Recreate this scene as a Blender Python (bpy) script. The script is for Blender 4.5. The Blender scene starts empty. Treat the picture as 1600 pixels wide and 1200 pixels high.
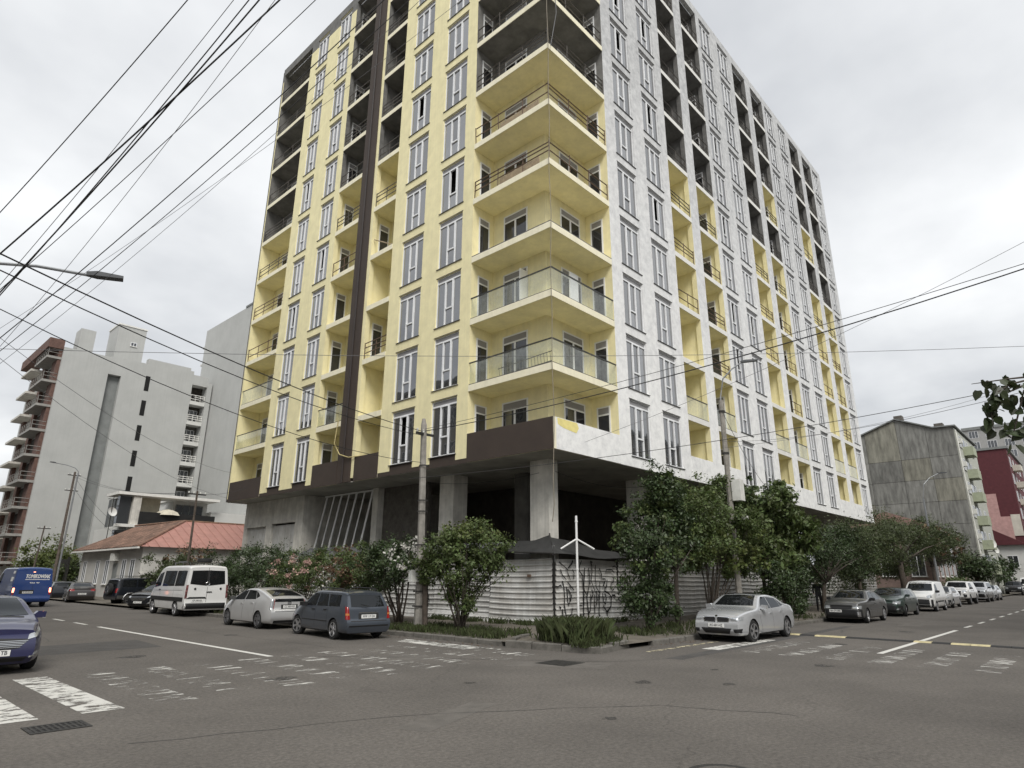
import bpy, bmesh, math, random
import numpy as np
from mathutils import Vector, Matrix
from mathutils.bvhtree import BVHTree
rnd = random.Random(7)
S = bpy.context.scene
COL = S.collection
R = math.radians

# ---------------------------------------------------------------- camera
cam_d = bpy.data.cameras.new('camera'); cam = bpy.data.objects.new('camera', cam_d); COL.objects.link(cam)
cam_d.sensor_width = 36.0; cam_d.sensor_fit = 'HORIZONTAL'; cam_d.lens = 36.0*987.87/1600.0
cam_d.clip_start = 0.1; cam_d.clip_end = 3000
CAM = Vector((-18.668, -15.010, 1.9))
yaw, pit, rol = 0.744409, 0.297366, 0.0049255
fw = Vector((math.cos(pit)*math.cos(yaw), math.cos(pit)*math.sin(yaw), math.sin(pit)))
rt0 = Vector((math.sin(yaw), -math.cos(yaw), 0)); up0 = rt0.cross(fw)
rt = rt0*math.cos(rol)+up0*math.sin(rol); up = -rt0*math.sin(rol)+up0*math.cos(rol)
cam.matrix_world = Matrix(((rt.x, up.x, -fw.x, CAM.x), (rt.y, up.y, -fw.y, CAM.y), (rt.z, up.z, -fw.z, CAM.z), (0, 0, 0, 1)))
S.camera = cam

# ---------------------------------------------------------------- world: overcast sky
W = bpy.data.worlds.new('World'); S.world = W; W.use_nodes = True
nt = W.node_tree; nt.nodes.clear()
SUN_EL, SUN_AZ = R(48), R(235)          # azimuth of the sun measured from +X
def N(t, **k):
    n = nt.nodes.new(t)
    for a, b in k.items(): setattr(n, a, b)
    return n
sky = N('ShaderNodeTexSky', sky_type='NISHITA', sun_disc=False)
sky.sun_elevation = SUN_EL; sky.sun_rotation = math.pi/2-SUN_AZ; sky.air_density = 1.5; sky.dust_density = 3.0
tc = N('ShaderNodeTexCoord'); sep = N('ShaderNodeSeparateXYZ'); nt.links.new(tc.outputs['Generated'], sep.inputs[0])
def mth(op, a, b=None, clamp=False):
    n = N('ShaderNodeMath', operation=op); n.use_clamp = clamp
    for i, q in enumerate((a, b)):
        if q is None: continue
        if isinstance(q, (int, float)): n.inputs[i].default_value = q
        else: nt.links.new(q, n.inputs[i])
    return n.outputs[0]
zc = mth('ADD', mth('MAXIMUM', sep.outputs[2], 0.0), 0.22)
comb = N('ShaderNodeCombineXYZ')
nt.links.new(mth('DIVIDE', sep.outputs[0], zc), comb.inputs[0]); nt.links.new(mth('DIVIDE', sep.outputs[1], zc), comb.inputs[1])
nz = N('ShaderNodeTexNoise'); nz.inputs['Scale'].default_value = 1.05; nz.inputs['Detail'].default_value = 6; nz.inputs['Roughness'].default_value = 0.5
nt.links.new(comb.outputs[0], nz.inputs['Vector'])
ramp = N('ShaderNodeValToRGB'); nt.links.new(nz.outputs['Fac'], ramp.inputs[0])
ramp.color_ramp.elements[0].position = 0.34; ramp.color_ramp.elements[0].color = (0.40, 0.415, 0.44, 1)
ramp.color_ramp.elements[1].position = 0.63; ramp.color_ramp.elements[1].color = (0.735, 0.745, 0.752, 1)
bg1 = N('ShaderNodeBackground'); nt.links.new(ramp.outputs[0], bg1.inputs[0]); bg1.inputs[1].default_value = 0.83
bg2 = N('ShaderNodeBackground'); nt.links.new(sky.outputs[0], bg2.inputs[0]); bg2.inputs[1].default_value = 0.05
mixw = N('ShaderNodeMixShader'); mixw.inputs[0].default_value = 0.08
nt.links.new(bg1.outputs[0], mixw.inputs[1]); nt.links.new(bg2.outputs[0], mixw.inputs[2])
wo = N('ShaderNodeOutputWorld'); nt.links.new(mixw.outputs[0], wo.inputs[0])

sun_d = bpy.data.lights.new('sun', 'SUN'); sun = bpy.data.objects.new('sun', sun_d); COL.objects.link(sun)
sun_d.energy = 1.5; sun_d.angle = R(25); sun_d.color = (1.0, 0.97, 0.92)
sd = Vector((math.cos(SUN_EL)*math.cos(SUN_AZ), math.cos(SUN_EL)*math.sin(SUN_AZ), math.sin(SUN_EL)))
sun.rotation_euler = sd.to_track_quat('Z', 'Y').to_euler(); sun.location = (-30, -40, 60)
S.view_settings.view_transform = 'Standard'; S.view_settings.look = 'None'
S.view_settings.exposure = 0.84; S.view_settings.gamma = 1.0; S.view_settings.use_curve_mapping = False
S.render.resolution_x = 1024; S.render.resolution_y = 768

# ---------------------------------------------------------------- materials
MATS = {}
def mat(name, col, rough=0.8, metal=0.0, var=0.15, vscale=2.0, bump=0.0, bscale=30.0, coat=0.0, spec=0.5, col2=None, streak=None, island=0.0, emit=None, trans=0.0, objr=0.0, drip=0.0):
    if name in MATS: return MATS[name]
    m = bpy.data.materials.new(name); m.use_nodes = True; t = m.node_tree; b = t.nodes['Principled BSDF']; L = t.links.new
    b.inputs['Roughness'].default_value = rough; b.inputs['Metallic'].default_value = metal
    b.inputs['Specular IOR Level'].default_value = spec
    if coat: b.inputs['Coat Weight'].default_value = coat; b.inputs['Coat Roughness'].default_value = 0.06
    co = t.nodes.new('ShaderNodeTexCoord')
    n1 = t.nodes.new('ShaderNodeTexNoise'); n1.inputs['Scale'].default_value = vscale; n1.inputs['Detail'].default_value = 8; n1.inputs['Roughness'].default_value = 0.62
    if streak:
        mp = t.nodes.new('ShaderNodeMapping'); mp.inputs['Scale'].default_value = streak; L(co.outputs['Object'], mp.inputs[0]); L(mp.outputs[0], n1.inputs['Vector'])
    else: L(co.outputs['Object'], n1.inputs['Vector'])
    r = t.nodes.new('ShaderNodeValToRGB'); L(n1.outputs['Fac'], r.inputs[0])
    c2 = col2 if col2 else tuple(max(0, c*(1-var)) for c in col)
    c1 = col if col2 else tuple(min(1, c*(1+var)) for c in col)
    r.color_ramp.elements[0].position = 0.32; r.color_ramp.elements[0].color = (*c2, 1)
    r.color_ramp.elements[1].position = 0.68; r.color_ramp.elements[1].color = (*c1, 1)
    out = r.outputs[0]
    if island or objr:
        src = t.nodes.new('ShaderNodeNewGeometry').outputs['Random Per Island'] if island else t.nodes.new('ShaderNodeObjectInfo').outputs['Random']
        amt = island or objr
        hsv = t.nodes.new('ShaderNodeHueSaturation'); L(out, hsv.inputs['Color'])
        mr = t.nodes.new('ShaderNodeMapRange'); L(src, mr.inputs[0]); mr.inputs[3].default_value = 1-amt; mr.inputs[4].default_value = 1+amt; L(mr.outputs[0], hsv.inputs['Value'])
        if island:
            mr2 = t.nodes.new('ShaderNodeMapRange'); L(src, mr2.inputs[0]); mr2.inputs[3].default_value = 0.48; mr2.inputs[4].default_value = 0.52; L(mr2.outputs[0], hsv.inputs['Hue'])
        out = hsv.outputs[0]
    if drip:      # rain streaks and trowel drag: vertically stretched grime
        md = t.nodes.new('ShaderNodeMapping'); md.inputs['Scale'].default_value = (5.5, 5.5, .22); L(co.outputs['Object'], md.inputs[0])
        nd = t.nodes.new('ShaderNodeTexNoise'); nd.inputs['Scale'].default_value = 1.0; nd.inputs['Detail'].default_value = 6; nd.inputs['Roughness'].default_value = .6; L(md.outputs[0], nd.inputs['Vector'])
        rd = t.nodes.new('ShaderNodeMapRange'); L(nd.outputs['Fac'], rd.inputs[0]); rd.inputs[1].default_value = .30; rd.inputs[2].default_value = .58; rd.inputs[3].default_value = 1-drip; rd.inputs[4].default_value = 1.0
        hd = t.nodes.new('ShaderNodeHueSaturation'); L(out, hd.inputs['Color']); L(rd.outputs[0], hd.inputs['Value']); out = hd.outputs[0]
    L(out, b.inputs['Base Color'])
    if bump:
        n2 = t.nodes.new('ShaderNodeTexNoise'); n2.inputs['Scale'].default_value = bscale; n2.inputs['Detail'].default_value = 5; L(co.outputs['Object'], n2.inputs['Vector'])
        bp = t.nodes.new('ShaderNodeBump'); bp.inputs['Strength'].default_value = bump; bp.inputs['Distance'].default_value = 0.02; L(n2.outputs['Fac'], bp.inputs['Height']); L(bp.outputs[0], b.inputs['Normal'])
    if emit: b.inputs['Emission Color'].default_value = (*emit[:3], 1); b.inputs['Emission Strength'].default_value = emit[3]
    if trans:
        tr = t.nodes.new('ShaderNodeBsdfTranslucent'); L(out, tr.inputs[0]); mx = t.nodes.new('ShaderNodeMixShader'); mx.inputs[0].default_value = trans
        L(b.outputs[0], mx.inputs[1]); L(tr.outputs[0], mx.inputs[2]); L(mx.outputs[0], t.nodes['Material Output'].inputs[0])
    MATS[name] = m; return m

def glass_mat(name, dark, refl, base=0.3, wav=0.02, objr=0.0):
    m = bpy.data.materials.new(name); m.use_nodes = True; t = m.node_tree; t.nodes.clear(); L = t.links.new
    o = t.nodes.new('ShaderNodeOutputMaterial'); d = t.nodes.new('ShaderNodeBsdfDiffuse'); d.inputs[0].default_value = (*dark, 1)
    g = t.nodes.new('ShaderNodeBsdfGlossy'); g.inputs['Color'].default_value = (*refl, 1); g.inputs['Roughness'].default_value = 0.03
    lw = t.nodes.new('ShaderNodeLayerWeight'); lw.inputs[0].default_value = 0.5
    pw = t.nodes.new('ShaderNodeMath'); pw.operation = 'POWER'; L(lw.outputs['Facing'], pw.inputs[0]); pw.inputs[1].default_value = 4.5
    mr = t.nodes.new('ShaderNodeMapRange'); L(pw.outputs[0], mr.inputs[0]); mr.inputs[3].default_value = base; mr.inputs[4].default_value = 1.0
    co = t.nodes.new('ShaderNodeTexCoord'); n = t.nodes.new('ShaderNodeTexNoise'); n.inputs['Scale'].default_value = 0.9; L(co.outputs['Object'], n.inputs['Vector'])
    bp = t.nodes.new('ShaderNodeBump'); bp.inputs['Strength'].default_value = 0.35; bp.inputs['Distance'].default_value = wav; L(n.outputs['Fac'], bp.inputs['Height'])
    L(bp.outputs[0], g.inputs['Normal'])
    mx = t.nodes.new('ShaderNodeMixShader'); fac = mr.outputs[0]
    if objr:
        oi = t.nodes.new('ShaderNodeObjectInfo'); m2 = t.nodes.new('ShaderNodeMath'); m2.operation = 'MULTIPLY_ADD'; L(oi.outputs['Random'], m2.inputs[0]); m2.inputs[1].default_value = objr; L(fac, m2.inputs[2]); m2.use_clamp = True; fac = m2.outputs[0]
    L(fac, mx.inputs[0]); L(d.outputs[0], mx.inputs[1]); L(g.outputs[0], mx.inputs[2]); L(mx.outputs[0], o.inputs[0])
    MATS[name] = m; return m

def clear_glass(name, tint, alpha):
    m = bpy.data.materials.new(name); m.use_nodes = True; t = m.node_tree; t.nodes.clear(); L = t.links.new
    o = t.nodes.new('ShaderNodeOutputMaterial'); tr = t.nodes.new('ShaderNodeBsdfTransparent'); tr.inputs[0].default_value = (*tint, 1)
    g = t.nodes.new('ShaderNodeBsdfGlossy'); g.inputs['Roughness'].default_value = 0.04; d = t.nodes.new('ShaderNodeBsdfDiffuse'); d.inputs[0].default_value = (.62, .66, .62, 1)
    co = t.nodes.new('ShaderNodeTexCoord'); n = t.nodes.new('ShaderNodeTexNoise'); n.inputs['Scale'].default_value = 5; n.inputs['Detail'].default_value = 6; L(co.outputs['Object'], n.inputs['Vector'])
    mrn = t.nodes.new('ShaderNodeMapRange'); L(n.outputs['Fac'], mrn.inputs[0]); mrn.inputs[1].default_value = .3; mrn.inputs[2].default_value = .7; mrn.inputs[3].default_value = alpha*.5; mrn.inputs[4].default_value = alpha*1.5
    m0 = t.nodes.new('ShaderNodeMixShader'); L(mrn.outputs[0], m0.inputs[0]); L(tr.outputs[0], m0.inputs[1]); L(d.outputs[0], m0.inputs[2])
    lw = t.nodes.new('ShaderNodeLayerWeight'); lw.inputs[0].default_value = 0.5
    pw = t.nodes.new('ShaderNodeMath'); pw.operation = 'POWER'; L(lw.outputs['Facing'], pw.inputs[0]); pw.inputs[1].default_value = 4.5
    ad = t.nodes.new('ShaderNodeMath'); ad.operation = 'ADD'; L(pw.outputs[0], ad.inputs[0]); ad.inputs[1].default_value = .06; ad.use_clamp = True
    mx = t.nodes.new('ShaderNodeMixShader'); L(ad.outputs[0], mx.inputs[0]); L(m0.outputs[0], mx.inputs[1]); L(g.outputs[0], mx.inputs[2]); L(mx.outputs[0], o.inputs[0])
    MATS[name] = m; return m

def worn_paint(name, col, thr, scale=3.0, stretch=(1, 1, 1)):
    m = bpy.data.materials.new(name); m.use_nodes = True; t = m.node_tree; L = t.links.new; b = t.nodes['Principled BSDF']
    b.inputs['Base Color'].default_value = (*col, 1); b.inputs['Roughness'].default_value = 0.75
    co = t.nodes.new('ShaderNodeTexCoord'); mp = t.nodes.new('ShaderNodeMapping'); mp.inputs['Scale'].default_value = stretch; L(co.outputs['Object'], mp.inputs[0])
    n = t.nodes.new('ShaderNodeTexNoise'); n.inputs['Scale'].default_value = scale; n.inputs['Detail'].default_value = 10; n.inputs['Roughness'].default_value = 0.72; L(mp.outputs[0], n.inputs['Vector'])
    mr = t.nodes.new('ShaderNodeMapRange'); L(n.outputs['Fac'], mr.inputs[0]); mr.inputs[1].default_value = thr-0.035; mr.inputs[2].default_value = thr+0.035
    tr = t.nodes.new('ShaderNodeBsdfTransparent'); mx = t.nodes.new('ShaderNodeMixShader'); L(mr.outputs[0], mx.inputs[0]); L(tr.outputs[0], mx.inputs[1]); L(b.outputs[0], mx.inputs[2])
    L(mx.outputs[0], t.nodes['Material Output'].inputs[0]); MATS[name] = m; return m

# ---------------------------------------------------------------- mesh helpers
class MB:
    def __init__(s, T=None): s.v = []; s.f = []; s.m = []; s.T = T
    def add(s, vs, fs, mi=0):
        o = len(s.v)
        s.v += [s.T(*p) for p in vs] if s.T else [tuple(p) for p in vs]
        s.f += [tuple(i+o for i in f) for f in fs]; s.m += [mi]*len(fs); return s
    def box(s, x0, x1, y0, y1, z0, z1, mi=0):
        return s.add([(x0, y0, z0), (x1, y0, z0), (x1, y1, z0), (x0, y1, z0), (x0, y0, z1), (x1, y0, z1), (x1, y1, z1), (x0, y1, z1)],
                     [(3, 2, 1, 0), (4, 5, 6, 7), (0, 1, 5, 4), (1, 2, 6, 5), (2, 3, 7, 6), (3, 0, 4, 7)], mi)
    def quad(s, a, b, c, d, mi=0): return s.add([a, b, c, d], [(0, 1, 2, 3)], mi)
    def poly(s, pts, mi=0): return s.add(pts, [tuple(range(len(pts)))], mi)
    def prism(s, pts, z0, z1, mi=0):
        n = len(pts); vs = [(p[0], p[1], z0) for p in pts]+[(p[0], p[1], z1) for p in pts]
        return s.add(vs, [tuple(range(n-1, -1, -1)), tuple(range(n, 2*n))]+[(i, (i+1) % n, n+(i+1) % n, n+i) for i in range(n)], mi)
    def tube(s, path, r, n=6, mi=0, cap=True):
        path = [Vector(p) for p in path]; k = len(path); rr = r if isinstance(r, (list, tuple)) else [r]*k
        vs = []; ref = Vector((0, 0, 1))
        for i, p in enumerate(path):
            d = (path[min(i+1, k-1)]-path[max(i-1, 0)])
            d = d.normalized() if d.length > 1e-9 else Vector((0, 0, 1))
            a = d.cross(ref if abs(d.z) < .95 else Vector((1, 0, 0))).normalized(); b = d.cross(a)
            vs += [tuple(p+(a*math.cos(2*math.pi*j/n)+b*math.sin(2*math.pi*j/n))*rr[i]) for j in range(n)]
        fs = [(i*n+j, i*n+(j+1) % n, (i+1)*n+(j+1) % n, (i+1)*n+j) for i in range(k-1) for j in range(n)]
        if cap: fs += [tuple(range(n-1, -1, -1)), tuple(range((k-1)*n, k*n))]
        return s.add(vs, fs, mi)
    def lathe(s, prof, c=(0, 0, 0), axis='z', n=24, mi=0):
        vs = []
        for r_, h in prof:
            for j in range(n):
                a = 2*math.pi*j/n; x, y = r_*math.cos(a), r_*math.sin(a)
                vs.append((c[0]+x, c[1]+y, c[2]+h) if axis == 'z' else (c[0]+x, c[1]+h, c[2]+y))
        return s.add(vs, [(i*n+j, i*n+(j+1) % n, (i+1)*n+(j+1) % n, (i+1)*n+j) for i in range(len(prof)-1) for j in range(n)], mi)
    def mesh(s, name, mats, smooth=False, sharp=None):
        me = bpy.data.meshes.new(name); me.from_pydata(s.v, [], s.f)
        for m in (mats if isinstance(mats, (list, tuple)) else [mats]): me.materials.append(MATS[m] if isinstance(m, str) else m)
        me.polygons.foreach_set('material_index', s.m)
        if smooth: me.polygons.foreach_set('use_smooth', [True]*len(s.f))
        if sharp: me.set_sharp_from_angle(angle=R(sharp))
        me.update(); return me
    def build(s, name, mats, parent=None, smooth=False, sharp=None):
        return link(name, s.mesh(name, mats, smooth, sharp), parent)
def link(name, me, parent=None, loc=None):
    o = bpy.data.objects.new(name, me); COL.objects.link(o)
    if parent: o.parent = parent
    if loc: o.location = loc
    return o
def tag(o, label, cat, group=None):
    o['label'] = label; o['category'] = cat
    if group: o['group'] = group
    return o
def thing(name, label, cat, loc=(0, 0, 0), rz=0, group=None):
    o = bpy.data.objects.new(name, None); COL.objects.link(o); o.location = loc; o.rotation_euler = (0, 0, rz); o.empty_display_size = .2
    return tag(o, label, cat, group)
def struct(o): o['kind'] = 'structure'; return o
def stuff(o): o['kind'] = 'stuff'; return o
def text_mesh(txt, size, align='CENTER', shear=0, bold=0.0, width=None):
    cu = bpy.data.curves.new('lettering', 'FONT'); cu.body = txt; cu.size = size; cu.align_x = align; cu.align_y = 'CENTER'; cu.shear = shear; cu.offset = bold; cu.resolution_u = 2
    o = bpy.data.objects.new('lettering', cu); COL.objects.link(o)
    dg = bpy.context.evaluated_depsgraph_get(); me = bpy.data.meshes.new_from_object(o.evaluated_get(dg))
    bpy.data.objects.remove(o); bpy.data.curves.remove(cu)
    if width:
        xs = [v.co.x for v in me.vertices]; w = max(xs)-min(xs) if xs else 1
        for v in me.vertices: v.co.x *= width/w
    return me
def lettering(txt, size, m, parent, mw, width=None, shear=0, bold=0.0, name='lettering'):
    me = text_mesh(txt, size, width=width, shear=shear, bold=bold); me.materials.clear(); me.materials.append(MATS[m])
    me.transform(mw); return link(name, me, parent)

# ---------------------------------------------------------------- colours
mat('asphalt', (.104, .094, .083), .93, var=.20, vscale=.30, bump=.35, bscale=70)
mat('soil', (.125, .11, .088), .95, var=.35, vscale=1.6, bump=.6, bscale=20)
mat('paving', (.24, .23, .21), .9, var=.2, vscale=1.2, bump=.3, bscale=25)
mat('kerbstone', (.13, .122, .108), .9, var=.3, vscale=5, bump=.4, bscale=25)
mat('yellow_stucco', (.83, .76, .465), .9, drip=.06, var=.08, vscale=1.6, bump=.35, bscale=14)
mat('yellow_trim', (.86, .81, .62), .88, drip=.07, var=.06, vscale=2)
mat('white_trim', (.74, .73, .69), .85, var=.08, vscale=2)
mat('brown_paint', (.050, .036, .028), .75, var=.12, vscale=1.2)
mat('brown_dark', (.030, .022, .020), .6, var=.15)
mat('raw_plaster', (.165, .162, .155), .95, var=.28, vscale=1.6, bump=.2, bscale=12)
mat('concrete', (.58, .56, .51), .9, drip=.2, var=.2, vscale=1.5, bump=.25, bscale=18)
mat('concrete_dark', (.11, .105, .095), .95, var=.3, vscale=1.4)
mat('interior_dark', (.055, .048, .040), 1, var=.3)  # near-black, for deep back walls and the painted recess shade of the brick balconies
mat('brick_dark', (.11, .10, .088), .95, var=.3, vscale=4)
mat('pvc_white', (.78, .79, .80), .45, var=.03)
mat('transom', (.27, .265, .268), .5, var=.08, vscale=1)
mat('sill_dark', (.09, .088, .085), .6, var=.15)
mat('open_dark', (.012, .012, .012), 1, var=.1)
mat('steel_rail', (.10, .09, .08), .6, metal=.3, var=.3, vscale=9)
mat('rust_rail', (.13, .085, .06), .8, var=.35, vscale=9)
mat('rail_black', (.02, .02, .02), .4)
mat('wood_plank', (.34, .27, .18), .85, var=.25, vscale=6)
mat('metal_sheet', (.60, .60, .585), .6, metal=.05, col2=(.44, .425, .395), drip=.2, objr=.10, vscale=1.6, bump=.15, bscale=3)
mat('dark_mesh', (.03, .03, .029), .8, var=.3)
mat('spray_black', (.012, .012, .012), .7)
mat('white_paint', (.80, .80, .79), .5, var=.05)
mat('pole_concrete', (.25, .235, .21), .95, var=.3, vscale=3, bump=.4, bscale=25)
mat('pole_wood', (.10, .08, .065), .95, var=.35, vscale=4, bump=.5, bscale=25)
mat('lamp_grey', (.25, .26, .27), .5, metal=.4)
mat('cable_black', (.018, .018, .019), .6)
mat('cable_grey', (.12, .12, .125), .6)
mat('box_white', (.66, .66, .62), .6, var=.12, vscale=4)
mat('iron', (.05, .048, .045), .7, metal=.5, var=.3, vscale=8)
mat('bark', (.062, .05, .04), .95, var=.3, vscale=9, bump=.5)
mat('leaf_mid', (.086, .116, .036), .55, var=.25, vscale=1.5, island=.45, trans=.25)
mat('leaf_dark', (.048, .072, .026), .5, var=.25, vscale=1.5, island=.45, trans=.2)
mat('leaf_olive', (.068, .086, .033), .6, var=.25, vscale=1.5, island=.45, trans=.25)
mat('leaf_light', (.115, .140, .040), .55, var=.25, vscale=1.5, island=.4, trans=.3)
mat('leaf_rust', (.16, .10, .06), .6, var=.3, vscale=1.5, island=.4, trans=.25)
mat('flower_pink', (.46, .30, .26), .7, island=.35, trans=.3)
mat('flower_white', (.60, .58, .54), .7, island=.25, trans=.3)
mat('grass', (.060, .075, .026), .7, island=.45, trans=.3, var=.3)
mat('plaster_white', (.60, .60, .575), .9, var=.06, vscale=.5, bump=.1, bscale=10)
mat('plaster_grey', (.44, .445, .43), .9, drip=.05, var=.06, vscale=.4, bump=.1, bscale=8)
mat('slot_grey', (.20, .21, .205), .8, var=.15, vscale=1)
mat('brick_brown', (.13, .075, .06), .9, var=.3, vscale=2)
mat('tile_roof', (.18, .10, .07), .85, var=.35, vscale=3, island=.3)
mat('red_metal', (.36, .18, .145), .6, var=.15, vscale=1.5)
mat('wall_cream_dark', (.34, .32, .28), .9, var=.15); mat('wall_cream', (.55, .52, .45), .9, var=.12, vscale=1)  # first one is the cream darkened, so window panes mirror a dark wall
mat('panel_grey', (.205, .205, .19), .95, var=.38, vscale=2.6, streak=(1, 1, .22), objr=.16)
mat('panel_joint', (.06, .06, .055), .95)
mat('red_wall', (.09, .02, .025), .8, var=.15)
mat('pink_wall', (.46, .28, .26), .85, var=.15)
mat('green_balcony', (.36, .39, .28), .8, var=.12)
mat('salmon_wall', (.22, .16, .14), .9, var=.2)
mat('skin', (.42, .28, .21), .6); mat('cloth_dark', (.022, .022, .026), .9); mat('hair', (.02, .016, .013), .7)
mat('bump_yellow', (.50, .44, .26), .8, var=.25, vscale=6); mat('bump_black', (.03, .03, .03), .85); mat('concrete_soffit', (.36, .35, .315), .95, var=.25, vscale=.8); mat('yellow_bright', (.80, .70, .28), .9, var=.12, vscale=3); mat('asphalt_new', (.070, .066, .062), .93, var=.2, vscale=2, bump=.4, bscale=60); mat('asphalt_old', (.118, .108, .096), .95, var=.22, vscale=2.5, bump=.4, bscale=60); mat('hose_tan', (.24, .21, .16), .7); mat('hose_yellow', (.5, .42, .2), .6)
mat('roof_sheet', (.10, .102, .105), .7, var=.3, vscale=2)
mat('rail_dull', (.30, .29, .27), .8, var=.2); mat('umbrella_cream', (.56, .52, .42), .9); mat('wall_cream2', (.50, .49, .46), .9, var=.12, vscale=1); mat('tile_roof_o', (.17, .10, .07), .85, var=.3, vscale=2, objr=.35); mat('panel_yellowish', (.215, .21, .175), .95, var=.36, vscale=2.6, streak=(1, 1, .22), objr=.14); mat('plaster_green', (.42, .43, .38), .9, var=.12); mat('plaster_greydk', (.33, .33, .32), .9, var=.1); mat('leaf_branch', (.040, .055, .020), .5, island=.5, trans=.25)
mat('umbrella', (.62, .55, .36), .9)
glass_mat('win_glass', (.05, .053, .058), (.64, .64, .642), .36, .03, .16)
glass_mat('win_glass_door', (.03, .03, .032), (.55, .56, .58), .10, .03, .06)
glass_mat('car_glass', (.010, .011, .012), (.62, .65, .68), .06, .002, .0)
glass_mat('far_glass', (.035, .037, .04), (.6, .62, .65), .12, .03, .1)
clear_glass('balustrade', (.90, .93, .90), .16)
worn_paint('paint_fresh', (.62, .61, .57), .33, 5)
worn_paint('paint_mid', (.58, .57, .53), .47, 2.9, (.8, 1.35, 1))
worn_paint('paint_worn', (.58, .57, .53), .575, 2.2, (.45, 2.3, 1))
worn_paint('paint_mid_x', (.60, .59, .55), .46, 2.6, (1.7, .6, 1))
worn_paint('paint_worn_x', (.58, .57, .53), .56, 2.2, (2.3, .45, 1))
worn_paint('oil_stain', (.05, .046, .042), .47, 7)
worn_paint('paint_yellow', (.48, .43, .29), .50, 4)
# ---------------------------------------------------------------- primed facade: white primer brushed over grey plaster, mixed whiter towards the lower floors
def primer_mat():
    m = bpy.data.materials.new('primed_plaster'); m.use_nodes = True; t = m.node_tree; L = t.links.new; b = t.nodes['Principled BSDF']; b.inputs['Roughness'].default_value = .9
    co = t.nodes.new('ShaderNodeTexCoord'); sp = t.nodes.new('ShaderNodeSeparateXYZ'); L(co.outputs['Object'], sp.inputs[0])
    n1 = t.nodes.new('ShaderNodeTexNoise'); n1.inputs['Scale'].default_value = 2.2; n1.inputs['Detail'].default_value = 10; n1.inputs['Roughness'].default_value = .72; L(co.outputs['Object'], n1.inputs['Vector'])
    n2 = t.nodes.new('ShaderNodeTexNoise'); n2.inputs['Scale'].default_value = .25; n2.inputs['Detail'].default_value = 3; L(co.outputs['Object'], n2.inputs['Vector'])
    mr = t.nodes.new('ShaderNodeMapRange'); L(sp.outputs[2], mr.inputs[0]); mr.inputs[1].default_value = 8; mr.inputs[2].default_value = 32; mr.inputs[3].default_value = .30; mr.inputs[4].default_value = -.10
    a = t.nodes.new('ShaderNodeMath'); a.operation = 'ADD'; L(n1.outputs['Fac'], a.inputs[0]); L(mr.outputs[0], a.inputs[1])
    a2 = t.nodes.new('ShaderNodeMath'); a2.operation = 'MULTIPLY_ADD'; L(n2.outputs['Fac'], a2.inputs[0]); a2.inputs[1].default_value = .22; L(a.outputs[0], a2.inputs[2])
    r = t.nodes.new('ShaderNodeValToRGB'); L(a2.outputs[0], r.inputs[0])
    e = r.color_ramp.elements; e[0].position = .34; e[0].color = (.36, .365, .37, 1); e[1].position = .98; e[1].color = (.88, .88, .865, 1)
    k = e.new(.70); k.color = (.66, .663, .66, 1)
    L(r.outputs[0], b.inputs['Base Color'])
    n3 = t.nodes.new('ShaderNodeTexNoise'); n3.inputs['Scale'].default_value = 22; L(co.outputs['Object'], n3.inputs['Vector'])
    bp = t.nodes.new('ShaderNodeBump'); bp.inputs['Strength'].default_value = .25; bp.inputs['Distance'].default_value = .02; L(n3.outputs['Fac'], bp.inputs['Height']); L(bp.outputs[0], b.inputs['Normal'])
    MATS['primed'] = m
primer_mat()
def asphalt_detail():
    m = MATS['asphalt']; t = m.node_tree; L = t.links.new; b = t.nodes['Principled BSDF']
    old = b.inputs['Base Color'].links[0].from_socket; co = [n for n in t.nodes if n.type == 'TEX_COORD'][0]
    # aggregate speckle
    n = t.nodes.new('ShaderNodeTexNoise'); n.inputs['Scale'].default_value = 17; n.inputs['Detail'].default_value = 8; n.inputs['Roughness'].default_value = .8; L(co.outputs['Object'], n.inputs['Vector'])
    mr = t.nodes.new('ShaderNodeMapRange'); L(n.outputs['Fac'], mr.inputs[0]); mr.inputs[1].default_value = .3; mr.inputs[2].default_value = .72; mr.inputs[3].default_value = .50; mr.inputs[4].default_value = 1.62
    # hairline cracks
    v = t.nodes.new('ShaderNodeTexVoronoi'); v.feature = 'DISTANCE_TO_EDGE'; v.inputs['Scale'].default_value = .16
    nw = t.nodes.new('ShaderNodeTexNoise'); nw.inputs['Scale'].default_value = .9; nw.inputs['Detail'].default_value = 6; L(co.outputs['Object'], nw.inputs['Vector'])
    vm = t.nodes.new('ShaderNodeVectorMath'); vm.operation = 'MULTIPLY_ADD'; L(nw.outputs['Color'], vm.inputs[0]); vm.inputs[1].default_value = (2.2, 2.2, 0); L(co.outputs['Object'], vm.inputs[2]); L(vm.outputs[0], v.inputs['Vector'])
    cr = t.nodes.new('ShaderNodeMapRange'); L(v.outputs['Distance'], cr.inputs[0]); cr.inputs[1].default_value = .0; cr.inputs[2].default_value = .0035; cr.inputs[3].default_value = .78; cr.inputs[4].default_value = 1
    mu = t.nodes.new('ShaderNodeMath'); mu.operation = 'MULTIPLY'; L(mr.outputs[0], mu.inputs[0]); L(cr.outputs[0], mu.inputs[1])
    mx = t.nodes.new('ShaderNodeMix'); mx.data_type = 'RGBA'; mx.blend_type = 'MULTIPLY'; mx.inputs[0].default_value = 1; L(old, mx.inputs[6])
    cc = t.nodes.new('ShaderNodeCombineColor'); [L(mu.outputs[0], cc.inputs[i]) for i in range(3)]; L(cc.outputs[0], mx.inputs[7]); L(mx.outputs[2], b.inputs['Base Color'])
asphalt_detail()

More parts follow.
